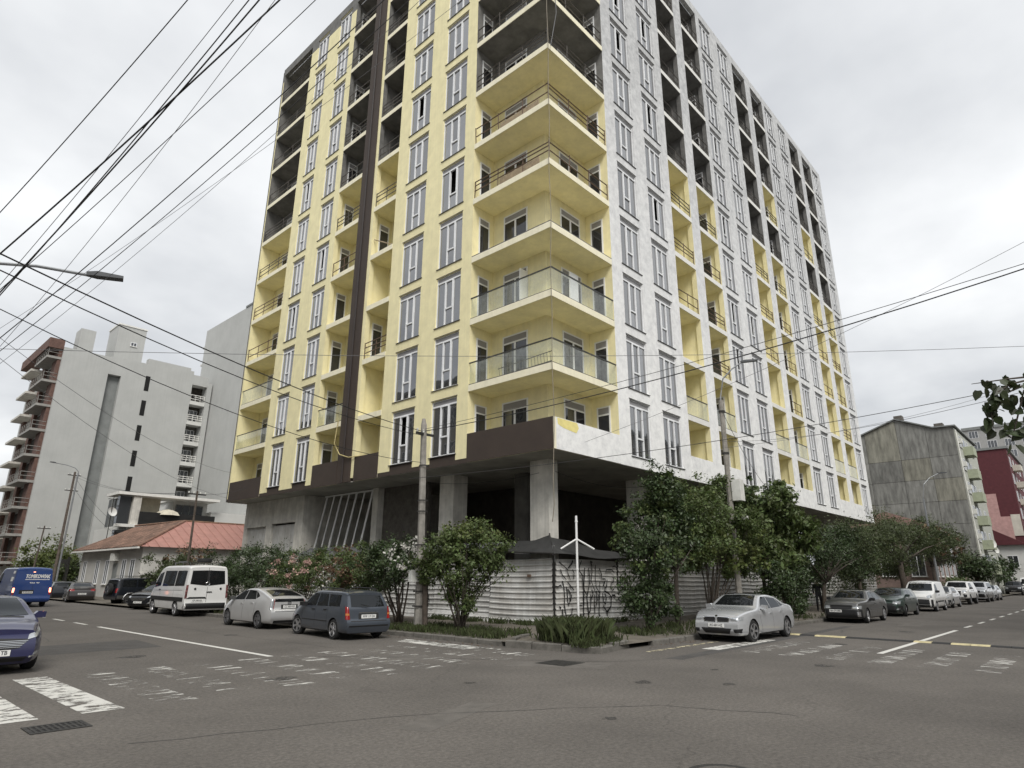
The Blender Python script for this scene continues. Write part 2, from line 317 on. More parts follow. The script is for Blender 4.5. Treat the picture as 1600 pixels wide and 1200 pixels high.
# ---------------------------------------------------------------- ground
g = MB(); g.quad((-900, -900, -.02), (900, -900, -.02), (900, 900, -.02), (-900, 900, -.02)); struct(g.build('ground', 'soil'))
road = MB(); road.quad((-120, -60, 0), (300, -60, 0), (300, -15.2, 0), (-120, -15.2, 0)).quad((-120, -15.2, 0), (300, -15.2, 0), (300, -4.0, 0), (-120, -4.0, 0)).quad((-16.6, -4.0, 0), (-4.0, -4.0, 0), (-4.0, 200, 0), (-16.6, 200, 0))
road = struct(road.build('road', 'asphalt'))
# pavement of the corner block, rising gently to the hoarding
pv = MB()
outl = [(-4.35, 150), (-4.35, -1.6), (-3.9, -2.2), (-3.75, -4.45), (-1.8, -4.45), (200, -4.45)]
inn = [(.9, 150), (.9, .8), (.9, .8), (.9, .8), (.9, .8), (200, .8)]
for i in range(5): pv.add([(*outl[i], .13), (*outl[i+1], .13), (*inn[i+1], .2), (*inn[i], .2)], [(0, 1, 2, 3)])
pv.add([(.9, .8, .2), (200, .8, .2), (200, 150, .2), (.9, 150, .2)], [(0, 1, 2, 3)])
pav = struct(pv.build('pavement', 'soil'))
pv = MB(); pv.box(-40, -16.6, -2, 150, -.3, .14); lp = struct(pv.build('pavement', 'paving'))
pv = MB(); pv.box(-6, 200, -22, -15.3, -.3, .14); lp2 = struct(pv.build('pavement', 'paving'))
# kerb stones
kerb = bpy.data.objects.new('kerb', None); COL.objects.link(kerb); struct(kerb)
def kstone(p, q, h, w=.17, mi='kerbstone', z0=-.1):
    p = Vector((*p, 0)); q = Vector((*q, 0)); d = (q-p); n = Vector((d.y, -d.x, 0)).normalized()*w
    ja = rnd.uniform(-.012, .012); jb = rnd.uniform(-.012, .012)
    b = MB(); e = .02; a1 = p; a2 = q; b1 = p-n; b2 = q-n
    b.add([(*a1.xy, z0), (*a2.xy, z0), (*b2.xy, z0), (*b1.xy, z0), (*a1.xy, h+ja-e), (*a2.xy, h+jb-e), (*b2.xy, h+jb), (*b1.xy, h+ja), (*(a1-n*.14).xy, h+ja), (*(a2-n*.14).xy, h+jb)],
          [(3, 2, 1, 0), (0, 1, 5, 4), (4, 5, 9, 8), (8, 9, 6, 7), (2, 3, 7, 6), (1, 2, 6, 9, 5), (3, 0, 4, 8, 7)])
    return b.build('kerb_stone', mi, kerb)
y = -1.45
while y < 26: kstone((-4.36, y), (-4.36, y+.97), .15, -.17); y += 1.0
x = -1.0
while x < 40: kstone((x, -4.46), (x+.97, -4.46), .14, .17); x += 1.0
for a, b_, h in [((-4.5, -1.75), (-4.36, -2.6), .20), ((-4.35, -2.63), (-4.18, -3.5), .19), ((-4.17, -3.53), (-4.0, -4.5), .15), ((-3.95, -4.66), (-3.05, -4.5), .16), ((-3.02, -4.49), (-2.05, -4.3), .22)]:
    kstone(a, b_, h, .2)
for a, b_ in [((-3.9, -1.6), (-3.2, -1.2)), ((-3.15, -1.2), (-2.3, -.9))]: kstone(a, b_, .22, .12)
# soil mound of the little planter at the nose, path slab behind it
pl = MB(); pl.add([(-4.25, -2.0, .17), (-3.85, -4.4, .15), (-2.2, -4.15, .18), (-1.6, -2.6, .22), (-2.6, -1.4, .22), (-3.1, -2.9, .34)], [(0, 1, 5), (1, 2, 5), (2, 3, 5), (3, 4, 5), (4, 0, 5)])
struct(pl.build('planter_soil', 'soil'))
sl = MB(); sl.box(-1.9, -.9, -2.0, -1.3, .15, .24); struct(sl.build('paving_slab', 'paving'))

# road paint, laid 4 mm above the asphalt
def strip(name, x0, x1, y0, y1, m, z=.004):
    b = MB(); b.quad((x0, y0, z), (x1, y0, z), (x1, y1, z), (x0, y1, z)); return b.build(name, m, road)
for i in range(11):
    xa = -16.5+i*1.08
    strip('zebra_stripe', xa, xa+.56, -3.65, .85, 'paint_mid' if i < 2 else 'paint_worn')
strip('zebra_stripe', -5.6, -5.1, -1.2, 2.0, 'paint_mid')
for i in range(9):
    ya = -5.9-i*1.06
    strip('zebra_stripe', -.8, 3.4, ya-.5, ya, 'paint_mid_x' if i == 0 else 'paint_worn_x')
strip('edge_line', -2.6, 1.6, -5.32, -5.16, 'paint_yellow')
strip('edge_line', -5.05, -4.9, -2.0, 2.2, 'paint_mid')
strip('lane_line', -10.27, -10.11, .9, 14.6, 'paint_fresh')
y = 16.2
while y < 75: strip('lane_dash', -10.25, -10.11, y, y+1.7, 'paint_fresh'); y += 3.3
strip('lane_line', 1.5, 12.8, -9.96, -9.8, 'paint_fresh')
x = 14.8
while x < 90: strip('lane_dash', x, x+1.6, -9.95, -9.81, 'paint_fresh'); x += 3.6
# scraped arcs and tar patches are left to the asphalt material; a repaired strip
# old trench repairs and patches in the asphalt
def patch(pts, m):
    b = MB(); b.poly([(x, y, .002) for x, y in pts]); return b.build('asphalt_patch', m, road)
patch([(-3.5, -6.3), (12, -6.0), (12, -6.35), (-3.5, -6.75)], 'asphalt_new')
patch([(-9.3, -1.5), (-7.5, -.9), (-7.2, -2.0), (-8.9, -2.7)], 'asphalt_old'); patch([(-14.5, 5), (-11.2, 5.2), (-11.0, 7.9), (-14.2, 7.6)], 'asphalt_new'); patch([(14, -8.4), (19, -8.2), (19, -7.4), (14, -7.5)], 'asphalt_old'); patch([(-7.4, -4.4), (-6.6, -4.1), (-5.2, -5.9), (-6.2, -6.3)], 'asphalt_old'); patch([(-12.9, -7.6), (-10.9, -7.0), (-10.7, -7.4), (-12.7, -8.1)], 'asphalt_old')
def seam(pts, w=.035):
    r_ = random.Random(len(pts)*7+int(pts[0][0]*10)); P = []
    for i in range(len(pts)-1):
        for q in range(7):
            t = q/7; P.append(Vector((pts[i][0]*(1-t)+pts[i+1][0]*t+r_.uniform(-.06, .06), pts[i][1]*(1-t)+pts[i+1][1]*t+r_.uniform(-.06, .06), .003)))
    b = MB(); vs = []
    for i, p in enumerate(P):
        d = (P[min(i+1, len(P)-1)]-P[max(i-1, 0)]).normalized(); n = Vector((-d.y, d.x, 0))*w*r_.uniform(.3, 1.1); vs += [tuple(p+n), tuple(p-n)]
    b.add(vs, [(2*i, 2*i+1, 2*i+3, 2*i+2) for i in range(len(P)-1)]); return b.build('tar_seam', 'asphalt_new', road)
seam([(-9.5, .2), (-7.9, -1.6), (-6.6, -3.6), (-5.2, -5.6), (-2.5, -6.9)], .02); seam([(-3.0, -6.5), (2.0, -7.2), (6.5, -7.4)], .02); seam([(-15.5, -6.0), (-12.0, -7.2), (-9.0, -9.3), (-8.2, -11.5)], .014); seam([(8.2, -7.0), (9.5, -6.6), (12.4, -7.3)], .03); seam([(-13, 9), (-12.2, 16), (-12.6, 30)], .025); seam([(-8.0, 1.5), (-8.3, 9), (-7.9, 18)], .02)
for (x, y, r_) in ((-7.2, -7.9, .16), (-9.6, -5.6, .10), (-11.8, -2.6, .22), (-6.3, -9.2, .12), (-2.2, -9.6, .2), (-12.6, 3.2, .25), (-8.2, 7.5, .2), (3.5, -8.3, .2), (10.5, -8.6, .25), (-10.4, -9.3, .09), (-4.6, -8.1, .08)):
    b = MB(); k = 12; b.poly([(x+r_*(1+.3*math.sin(j*2.3+x))*math.cos(6.283*j/k)*1.3, y+r_*(1+.3*math.cos(j*1.7+y))*math.sin(6.283*j/k), .0025) for j in range(k)]); b.build('oil_stain', 'oil_stain', road)
# speed bump of bolted rubber blocks
bump = thing('speed_bump', 'low black rubber speed bump with worn yellow blocks across the road', 'speed bump', (6.0, -10, 0))
for i in range(21):
    ya = 4.7-i*.5
    b = MB(); prof = [(-.17, .004), (-.11, .04), (.11, .04), (.17, .004)]
    b.add([(p, ya, h) for p, h in prof]+[(p, ya-.485, h) for p, h in prof], [(0, 1, 2, 3), (7, 6, 5, 4)]+[(j, j+4, j+5, j+1) for j in range(3)]+[(0, 3, 7, 4)])
    yel = i in (1, 3, 4, 9, 11, 12, 16, 17, 20)
    b.build('bump_block', 'bump_yellow' if yel else 'bump_black', bump)
# drain grate, square cover, manhole
gr = thing('storm_drain', 'slotted iron storm drain grate set in the asphalt beside the zebra stripes', 'drain', (-15.9, -4.4, 0))
b = MB()
b.box(-.34, .34, -.26, -.2, .0, .012).box(-.34, .34, .2, .26, .0, .012).box(-.34, -.29, -.2, .2, .0, .012).box(.29, .34, -.2, .2, .0, .012).box(-.29, .29, -.02, .02, 0, .012)
b.build('grate_frame', 'iron', gr)
b = MB(); b.quad((-.29, -.2, .006), (.29, -.2, .006), (.29, .2, .006), (-.29, .2, .006)); b.build('grate_pit', 'open_dark', gr)
for i in range(9):
    b = MB(); xx = -.26+i*.065; b.box(xx-.016, xx+.016, -.2, -.02, .007, .0115); b.box(xx-.016, xx+.016, .02, .2, .007, .0115); b.build('grate_bar', 'iron', gr)
sq = thing('inspection_cover', 'square dark cast iron inspection cover in front of the corner kerb', 'manhole cover', (-6.1, -5.0, 0), R(3))
b = MB(); b.box(-.42, .42, -.42, .42, 0, .008); b.build('cover_frame', 'iron', sq); b = MB(); [b.box(-.36+i*.12, -.27+i*.12, -.36, .36, .008, .013) for i in range(6)]; b.build('cover_ribs', 'iron', sq)
mh = thing('manhole_cover', 'round manhole cover flush with the open asphalt of the crossing', 'manhole cover', (-11.85, -11.7, 0))
b = MB(); b.lathe([(.4, 0), (.4, .007), (.34, .007), (.33, .003), (.0, .003)], n=32); b.build('cover_ring', 'iron', mh)
b = MB(); b.lathe([(.33, .0045), (.31, .01), (0, .01)], n=32); b.build('cover_lid', 'asphalt', mh)

# ---------------------------------------------------------------- the new apartment building
ZB, FH, NF = 6.66, 3.2, 11
ZT = 42.55
bld = thing('apartment_building', 'tall unfinished corner apartment building with one yellow and one white primed facade', 'building')
TL = lambda u, d, z: (d, u, z)       # left facade: u runs along +Y, d is depth inward (+X)
TR = lambda u, d, z: (u, d, z)       # right facade: u runs along +X, d is depth inward (+Y)
SILL, HEAD = .49, 3.17               # above slab soffit of the storey
LW = {'A': (5.59, 7.35), 'B': (8.61, 10.37), 'E': (18.24, 19.76), 'F': (21.26, 22.78)}
LB = {'C': (11.32, 13.42), 'D': (15.05, 17.6), 'G': (23.72, 28.1)}
RW, RB = {}, {}
for i, b0 in enumerate((5.6, 17.95, 30.3)):
    RW[i*2+1] = (b0, b0+1.78); RW[i*2+2] = (b0+3.02, b0+4.8)
    RB[i*2+1] = (b0+5.66, b0+8.14); RB[i*2+2] = (b0+9.25, b0+11.75)
RW[7] = (42.65, 44.3)
LEND, REND = 28.3, 45.1
RECESS = 1.45

def facade(T, wins, bals, end, mw, side):
    """piers full height, spandrels between window heads and sills"""
    ops = sorted([(a, b, 'w') for a, b in wins.values()]+[(a, b, 'b') for a, b in bals.values()])
    c0 = 4.85 if side == 'L' else 4.65
    M = MB(T); cur = c0
    for a, b, t in ops+[(end, end, 'e')]:
        if a-cur > .01:
            if side == 'L' and 13.3 < cur < 13.5:      # brown band with a yellow return
                M.box(cur, 13.7, 0, .3, ZB+.2, 41.2, 0)
                M.box(13.7, 14.32, -.06, .3, ZB+.01, ZT-.02, 2); M.box(14.32, a, 0, .3, ZB+.01, ZT-.02, 2)
            else:
                M.box(cur, a, 0, .3, ZB+.2 if side == 'L' else ZB, 41.2, 0)
                if side == 'L': M.box(cur, a, .012, .3, ZB, ZB+.2, 2)
        cur = b
    for a, b, t in ops:
        if t == 'w':
            for k in range(NF):
                z1 = ZB+k*FH+SILL; z0 = ZB if k == 0 else ZB+(k-1)*FH+HEAD
                if side == 'L' and k == 0: M.box(a, b, .02, .3, z0, z1, 2)
                else: M.box(a, b, 0, .3, z0, z1, 0)
            M.box(a, b, 0, .3, ZB+(NF-1)*FH+HEAD, 41.2 if ZB+(NF-1)*FH+HEAD < 41.2 else ZB+(NF-1)*FH+HEAD+.01, 0)
    pz = max(41.2, 0)
    # parapet above everything
    cuts = sorted([c0]+[q for a, b, t in ops for q in (a, b)]+[end])
    if side == 'L':
        M.box(0, 13.7, 0, .3, ZB+NF*FH-.001, ZT, 3); M.box(15.05, end, 0, .3, ZB+NF*FH-.001, ZT, 3)
        segs = [(c0, 5.59), (7.35, 8.61), (10.37, 11.32), (17.6, 18.24), (19.76, 21.26), (22.78, 23.72), (28.1, 28.3)]
        for a, b in segs: M.box(a, b, 0.003, .3, 41.2, ZB+NF*FH-.001, 3)
        for a, b in wins.values(): M.box(a, b, .003, .3, 41.84, ZB+NF*FH-.001, 3)
    else:
        M.box(0, end, 0, .3, ZB+NF*FH-.001, ZT, 0)
        segs = []; cur = c0
        for a, b, t in ops+[(end, end, 'e')]:
            if a-cur > .01: M.box(cur, a, 0, .3, 41.2, ZB+NF*FH-.001, 0)
            cur = b
        for a, b in wins.values(): M.box(a, b, 0, .3, 41.84, ZB+NF*FH-.001, 0)
    return M.build('facade_wall', mw, bld)
facade(TL, LW, LB, LEND, ['yellow_stucco', 'yellow_trim', 'brown_paint', 'raw_plaster'], 'L')
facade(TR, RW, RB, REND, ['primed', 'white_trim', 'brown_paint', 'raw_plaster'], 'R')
# block core behind the facades, end walls, roof
b = MB()
b.box(2.2, REND-.3, 2.2, LEND-.3, ZB+.05, ZT-.5, 0)
b.build('core', 'concrete_dark', bld)
b = MB(); b.box(.3, REND, LEND-.2+.002, LEND, ZB, ZT-.01, 0); b.box(REND-.2, REND, .302, LEND-.2, ZB, ZT-.01, 0); b.build('end_wall', 'plaster_grey', bld)
b = MB(); b.box(.05, REND-.05, .05, LEND-.05, ZB-.3+.28, ZB+.03, 0); b.build('soffit', 'concrete_soffit', bld)
b = MB(); b.box(-.03, .0-.002, LEND-.06, LEND+.01, ZB, ZT-.3); b.build('edge_strip', 'sill_dark', bld)
# downpipe in the brown band
b = MB(); b.tube([(-.1, 14.36, ZB+.02), (-.1, 14.36, ZT-.2)], .05, 8); b.build('downpipe', 'brown_dark', bld)

# windows ---------------------------------------------------------------------------------
WC = {}
def window_meshes(side, w, opened):
    key = (side, round(w, 2), opened)
    if key in WC: return WC[key]
    T = TL if side == 'L' else TR
    h = HEAD-SILL; zt = h-.33; m1 = w*.335; m2 = w*.655; zm = h*.335; F = MB(T); fw_ = .034; d0, d1 = .06, .14
    F.box(0, .035, d0, d1, 0, h-.02); F.box(w-.035, w, d0, d1, 0, h-.02)
    F.box(.035, w-.035, d0, d1, 0, .06); F.box(.035, w-.035, d0, d1, zt, zt+.075); F.box(.035, w-.035, d0+.02, d1, h-.05, h-.02)
    for mm in (m1, m2): F.box(mm-fw_, mm+fw_, d0-.01, d1, .06, zt)
    F.box(m1+fw_, m2-fw_, d0-.012, d1, zm-.036, zm+.036)
    for q in (m1+fw_, m2-fw_-.022): F.box(q, q+.022, d0-.02, d1, zm+.036, zt)
    F.box(m1+fw_+.022, m2-fw_-.022, d0-.02, d1, zt-.03, zt)
    fr = F.mesh('window', 'pvc_white')
    rects = [(.035, m1-fw_, .06, zt), (m1+fw_, m2-fw_, .06, zm-.045), (m2+fw_, w-.035, .06, zt), (m1+fw_, m2-fw_, zm+.045, zt)]
    ps = []
    for i, (a, b_, c, d) in enumerate(rects):
        P = MB(T)
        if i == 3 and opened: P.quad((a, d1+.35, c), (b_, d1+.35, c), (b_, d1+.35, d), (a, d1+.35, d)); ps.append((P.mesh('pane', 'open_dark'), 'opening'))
        else: P.quad((a, d1-.035, c), (b_, d1-.035, c), (b_, d1-.035, d), (a, d1-.035, d)); ps.append((P.mesh('pane', 'win_glass'), 'pane'))
    allp = MB(T)
    for i, (a, b_, c, d) in enumerate(rects):
        if i == 3 and opened: continue
        allp.quad((a, d1-.035, c), (b_, d1-.035, c), (b_, d1-.035, d), (a, d1-.035, d))
    tp = MB(T); tp.box(.035, w-.035, d0+.03, d1, zt+.075, h-.05)
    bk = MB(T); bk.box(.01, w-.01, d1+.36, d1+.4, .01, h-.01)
    sl_ = MB(T); sl_.box(-.06, w+.06, -.05, .05, -.026, -.002); dr = MB(T); dr.box(-.04, w+.04, -.02, .05, h+.003, h+.025)
    sash = MB(T); a, b_, c, d = rects[3]; L_ = b_-a
    # inward-opened sash seen edge on
    sash.box(a, a+.04, d1, d1+.3, c, c+.05); sash.box(a, a+.04, d1, d1+.3, d-.05, d); sash.box(a, a+.04, d1+.25, d1+.3, c+.05, d-.05)
    WC[key] = (fr, ps, allp.mesh('glazing', 'win_glass'), tp.mesh('transom_panel', 'transom'), bk.mesh('backing', 'open_dark'), sl_.mesh('sill', 'sill_dark'), sash.mesh('sash', 'pvc_white'), dr.mesh('lintel_drip', 'sill_dark'))
    return WC[key]
def place_window(side, u0, u1, k, detail, opened):
    fr, ps, allp, tp, bk, sl_, sash, dr = window_meshes(side, u1-u0, opened)
    z = ZB+k*FH+SILL; loc = (0, u0, z) if side == 'L' else (u0, 0, z)
    w = link('window', fr, bld, loc)
    if detail:
        for me, nm in ps: link(nm, me, w)
    else:
        link('glazing', allp, w)
        if opened: link('opening', ps[3][0], w)
    link('transom_panel', tp, w); link('sill', sl_, w); link('lintel_drip', dr, w)
    if opened: link('sash', sash, w); link('backing', bk, w)
openL = {('B', 0), ('A', 4), ('E', 4), ('F', 3), ('B', 6), ('F', 6)}
openR = {(2, 8), (2, 6), (2, 4), (3, 3), (3, 5), (3, 2), (4, 8), (4, 3), (5, 4), (5, 2), (1, 8), (1, 7), (3, 7)}
for c, (a, b_) in LW.items():
    for k in range(NF): place_window('L', a, b_, k, c in 'AB' or k < 6, (c, k) in openL)
for c, (a, b_) in RW.items():
    for k in range(NF): place_window('R', a, b_, k, c <= 2, (c, k) in openR)

# balconies -------------------------------------------------------------------------------
def painted(side, c, k):
    if side == 'R' and c == 4: return k != 6 and k <= 7
    if side == 'R' and c == 5: return k != 6 and k <= 7
    return k <= 5
def door_mesh(M, u0, u1, z0, z1, d, fm=0, gm=1, tm=2, mul=False):
    """glazed door in a wall facing the street at depth d (built proud of it)"""
    f = .07; M.box(u0, u0+f, d-.04, d-.004, z0, z1, fm); M.box(u1-f, u1, d-.04, d-.004, z0, z1, fm); M.box(u0+f, u1-f, d-.04, d-.004, z1-.06, z1, fm)
    M.box(u0+f, u1-f, d-.04, d-.004, z0, z0+.08, fm); zt = z1-.42; M.box(u0+f, u1-f, d-.04, d-.004, zt, zt+.07, fm)
    M.quad((u0+f, d-.015, z0+.08), (u1-f, d-.015, z0+.08), (u1-f, d-.015, zt), (u0+f, d-.015, zt), gm)
    M.quad((u0+f, d-.015, zt+.07), (u1-f, d-.015, zt+.07), (u1-f, d-.015, z1-.06), (u0+f, d-.015, z1-.06), tm)
    if mul:
        um = (u0+u1)/2; M.box(um-.05, um+.05, d-.045, d-.016, z0+.08, zt, fm)
def rails(M, pts, z, seed, mi=0):
    """temporary steel guard rails: posts and two or three pipes, a little out of true"""
    r_ = random.Random(seed)
    for i in range(len(pts)-1):
        p, q = Vector(pts[i]), Vector(pts[i+1]); d = q-p; n = max(2, int(d.length/1.3))
        for j in range(n+1):
            s_ = p+d*(j/n); s_ = Vector((s_.x, s_.y, 0)); lx, ly = r_.uniform(-.03, .03), r_.uniform(-.03, .03)
            M.tube([(s_.x, s_.y, z), (s_.x+lx, s_.y+ly, z+1.0)], .024, 5, mi)
        for hh in (.42, .95)+((.7,) if r_.random() < .55 else ()):
            a = r_.uniform(-.06, .06); b = r_.uniform(-.06, .06)
            M.tube([(p.x, p.y, z+hh+a), (q.x, q.y, z+hh+b)], .028, 5, mi)
for side, bals in (('L', LB), ('R', RB)):
    T = TL if side == 'L' else TR
    for ci, (c, (u0, u1)) in enumerate(bals.items()):
        for k in range(NF):
            zs = ZB+k*FH; zf = zs+.30; ze = zs+FH; pt = painted(side, c, k); ptb = painted(side, c, k-1)
            wm = 0 if pt else 1
            M = MB(T)
            # slab: front edge trim, soffit in the colour of the storey below
            e = -.015
            W_ = .001 if c == 'G' else .13
            M.box(u0+.002, u1-.002, e, .302, zs+.004, zf, 2); M.box(u0-W_, u1+W_, .302, RECESS-.001, zs+.004, zf, 2)
            M.quad((u0+.002, e+.02, zs), (u1-.002, e+.02, zs), (u1-.002, .302, zs), (u0+.002, .302, zs), 0 if ptb else 1); M.quad((u0-W_, .302, zs), (u1+W_, .302, zs), (u1+W_, RECESS, zs), (u0-W_, RECESS, zs), 0 if ptb else 1)
            # recess walls
            M.box(u0-W_, u1+W_, RECESS, RECESS+.12, zs, ze, wm)
            M.box(u0-W_-.06, u0-W_, .302, RECESS, zf, ze, wm); M.box(u1+W_, u1+W_+.06, .302, RECESS, zf, ze, wm)
            M.quad((u0+.001, 0.001, zf), (u0+.001, .305, zf), (u0+.001, .305, ze), (u0+.001, .001, ze), wm); M.quad((u1-.001, .001, zf), (u1-.001, .305, zf), (u1-.001, .305, ze), (u1-.001, .001, ze), wm)
            if k == NF-1: M.quad((u0-W_, 0.31, ze-.004), (u1+W_, 0.31, ze-.004), (u1+W_, RECESS, ze-.004), (u0-W_, RECESS, ze-.004), wm)
            bal = M.build('balcony', ['yellow_stucco', 'raw_plaster', 'yellow_trim' if side == 'L' else 'white_trim'], bld)
            # door
            D = MB(T); hasdoor = True
            if side == 'L':
                if c == 'G': door_mesh(D, u0+2.95, u0+3.75, zf, zf+2.4, RECESS)
                else:
                    D.T = lambda u, d, z: (u, d, z); door_mesh(D, .55, 1.25, zf, zf+2.42, u1+W_); hasdoor = c == 'D' or k in (2, 4)
            else:
                D.T = lambda u, d, z: (d, u, z)
                if c % 2 == 0: door_mesh(D, .62, 1.36, zf, zf+2.4, u1+W_)
                else: hasdoor = False
            if hasdoor: D.build('balcony_door', ['pvc_white', 'win_glass_door', 'transom'], bal)
            # guard
            G = MB(T); rr = random.Random(hash((side, str(c), k)) % 1000 if False else (ord(str(c)[0])*31+k*7+ci))
            if k == 0:
                if side == 'L': G.box(u0, u1, .004, .16, zf, ZB+1.29, 0); G.box(u0, u1, .02, .16, ZB+.02, zf, 0)
                else: G.box(u0, u1, .004, .16, zf, ZB+1.29, 0)
                if side == 'R': G.box(u0, u1, -.018, .0, ZB+.002, ZB+1.27, 0)
                else: G.box(u0, u1, -.018, .0, ZB+.002, ZB+1.27, 0)
                G.build('parapet', 'brown_paint' if side == 'L' else 'primed', bal)
            else:
                glass = (side == 'L' and c == 'G' and k in (1, 2)) or (side == 'R' and k == 1) or (side == 'L' and c == 'D' and k == 1)
                if glass:
                    n = 3 if u1-u0 > 3 else 2
                    for j in range(n):
                        a = u0+.02+(u1-u0-.04)*j/n; b_ = u0+.02+(u1-u0-.04)*(j+1)/n
                        q = MB(T); q.quad((a+.01, .036, zf+.05), (b_-.01, .036, zf+.05), (b_-.01, .036, zf+1.0), (a+.01, .036, zf+1.0)); q.build('glass_panel', 'balustrade', bal)
                    G.box(u0+.01, u1-.01, .01, .06, zf+1.0, zf+1.045); G.box(u0+.01, u1-.01, .02, .055, zf, zf+.05); G.build('handrail', 'rail_black', bal)
                else:
                    if side == 'L' and c == 'C' and k < 5 and k != 2:
                        if k == 4:
                            G.T = None; G.tube([TL(u0+.1, .2, zf+.05), TL(u1-.05, .15, zf+1.1)], .035, 5); G.build('plank', 'wood_plank', bal)
                        continue
                    if k == 2 and side == 'R' and c % 2 == 1: continue
                    if c in ('D',) and k in (2, 3): continue
                    G.T = None
                    rails(G, [T(u0+.03, .08, 0), T(u1-.03, .08, 0)], zf, ord(str(c)[0])*17+k, 0)
                    G.build('guard_rail', 'steel_rail' if k >= 5 else 'rust_rail', bal)
                    if rr.random() < .22:
                        P = MB(); p0 = T(u0+.2, .9, zf); p1 = T(u0+.5, 1.35, zf+rr.uniform(1.4, 2.1)); P.tube([p0, p1], .03, 4); p0 = T(u0+1.2, .5, zf+.05); p1 = T(u1-.1, .45, zf+.12); P.tube([p0, p1], .05, 4); P.build('plank', 'wood_plank', bal)

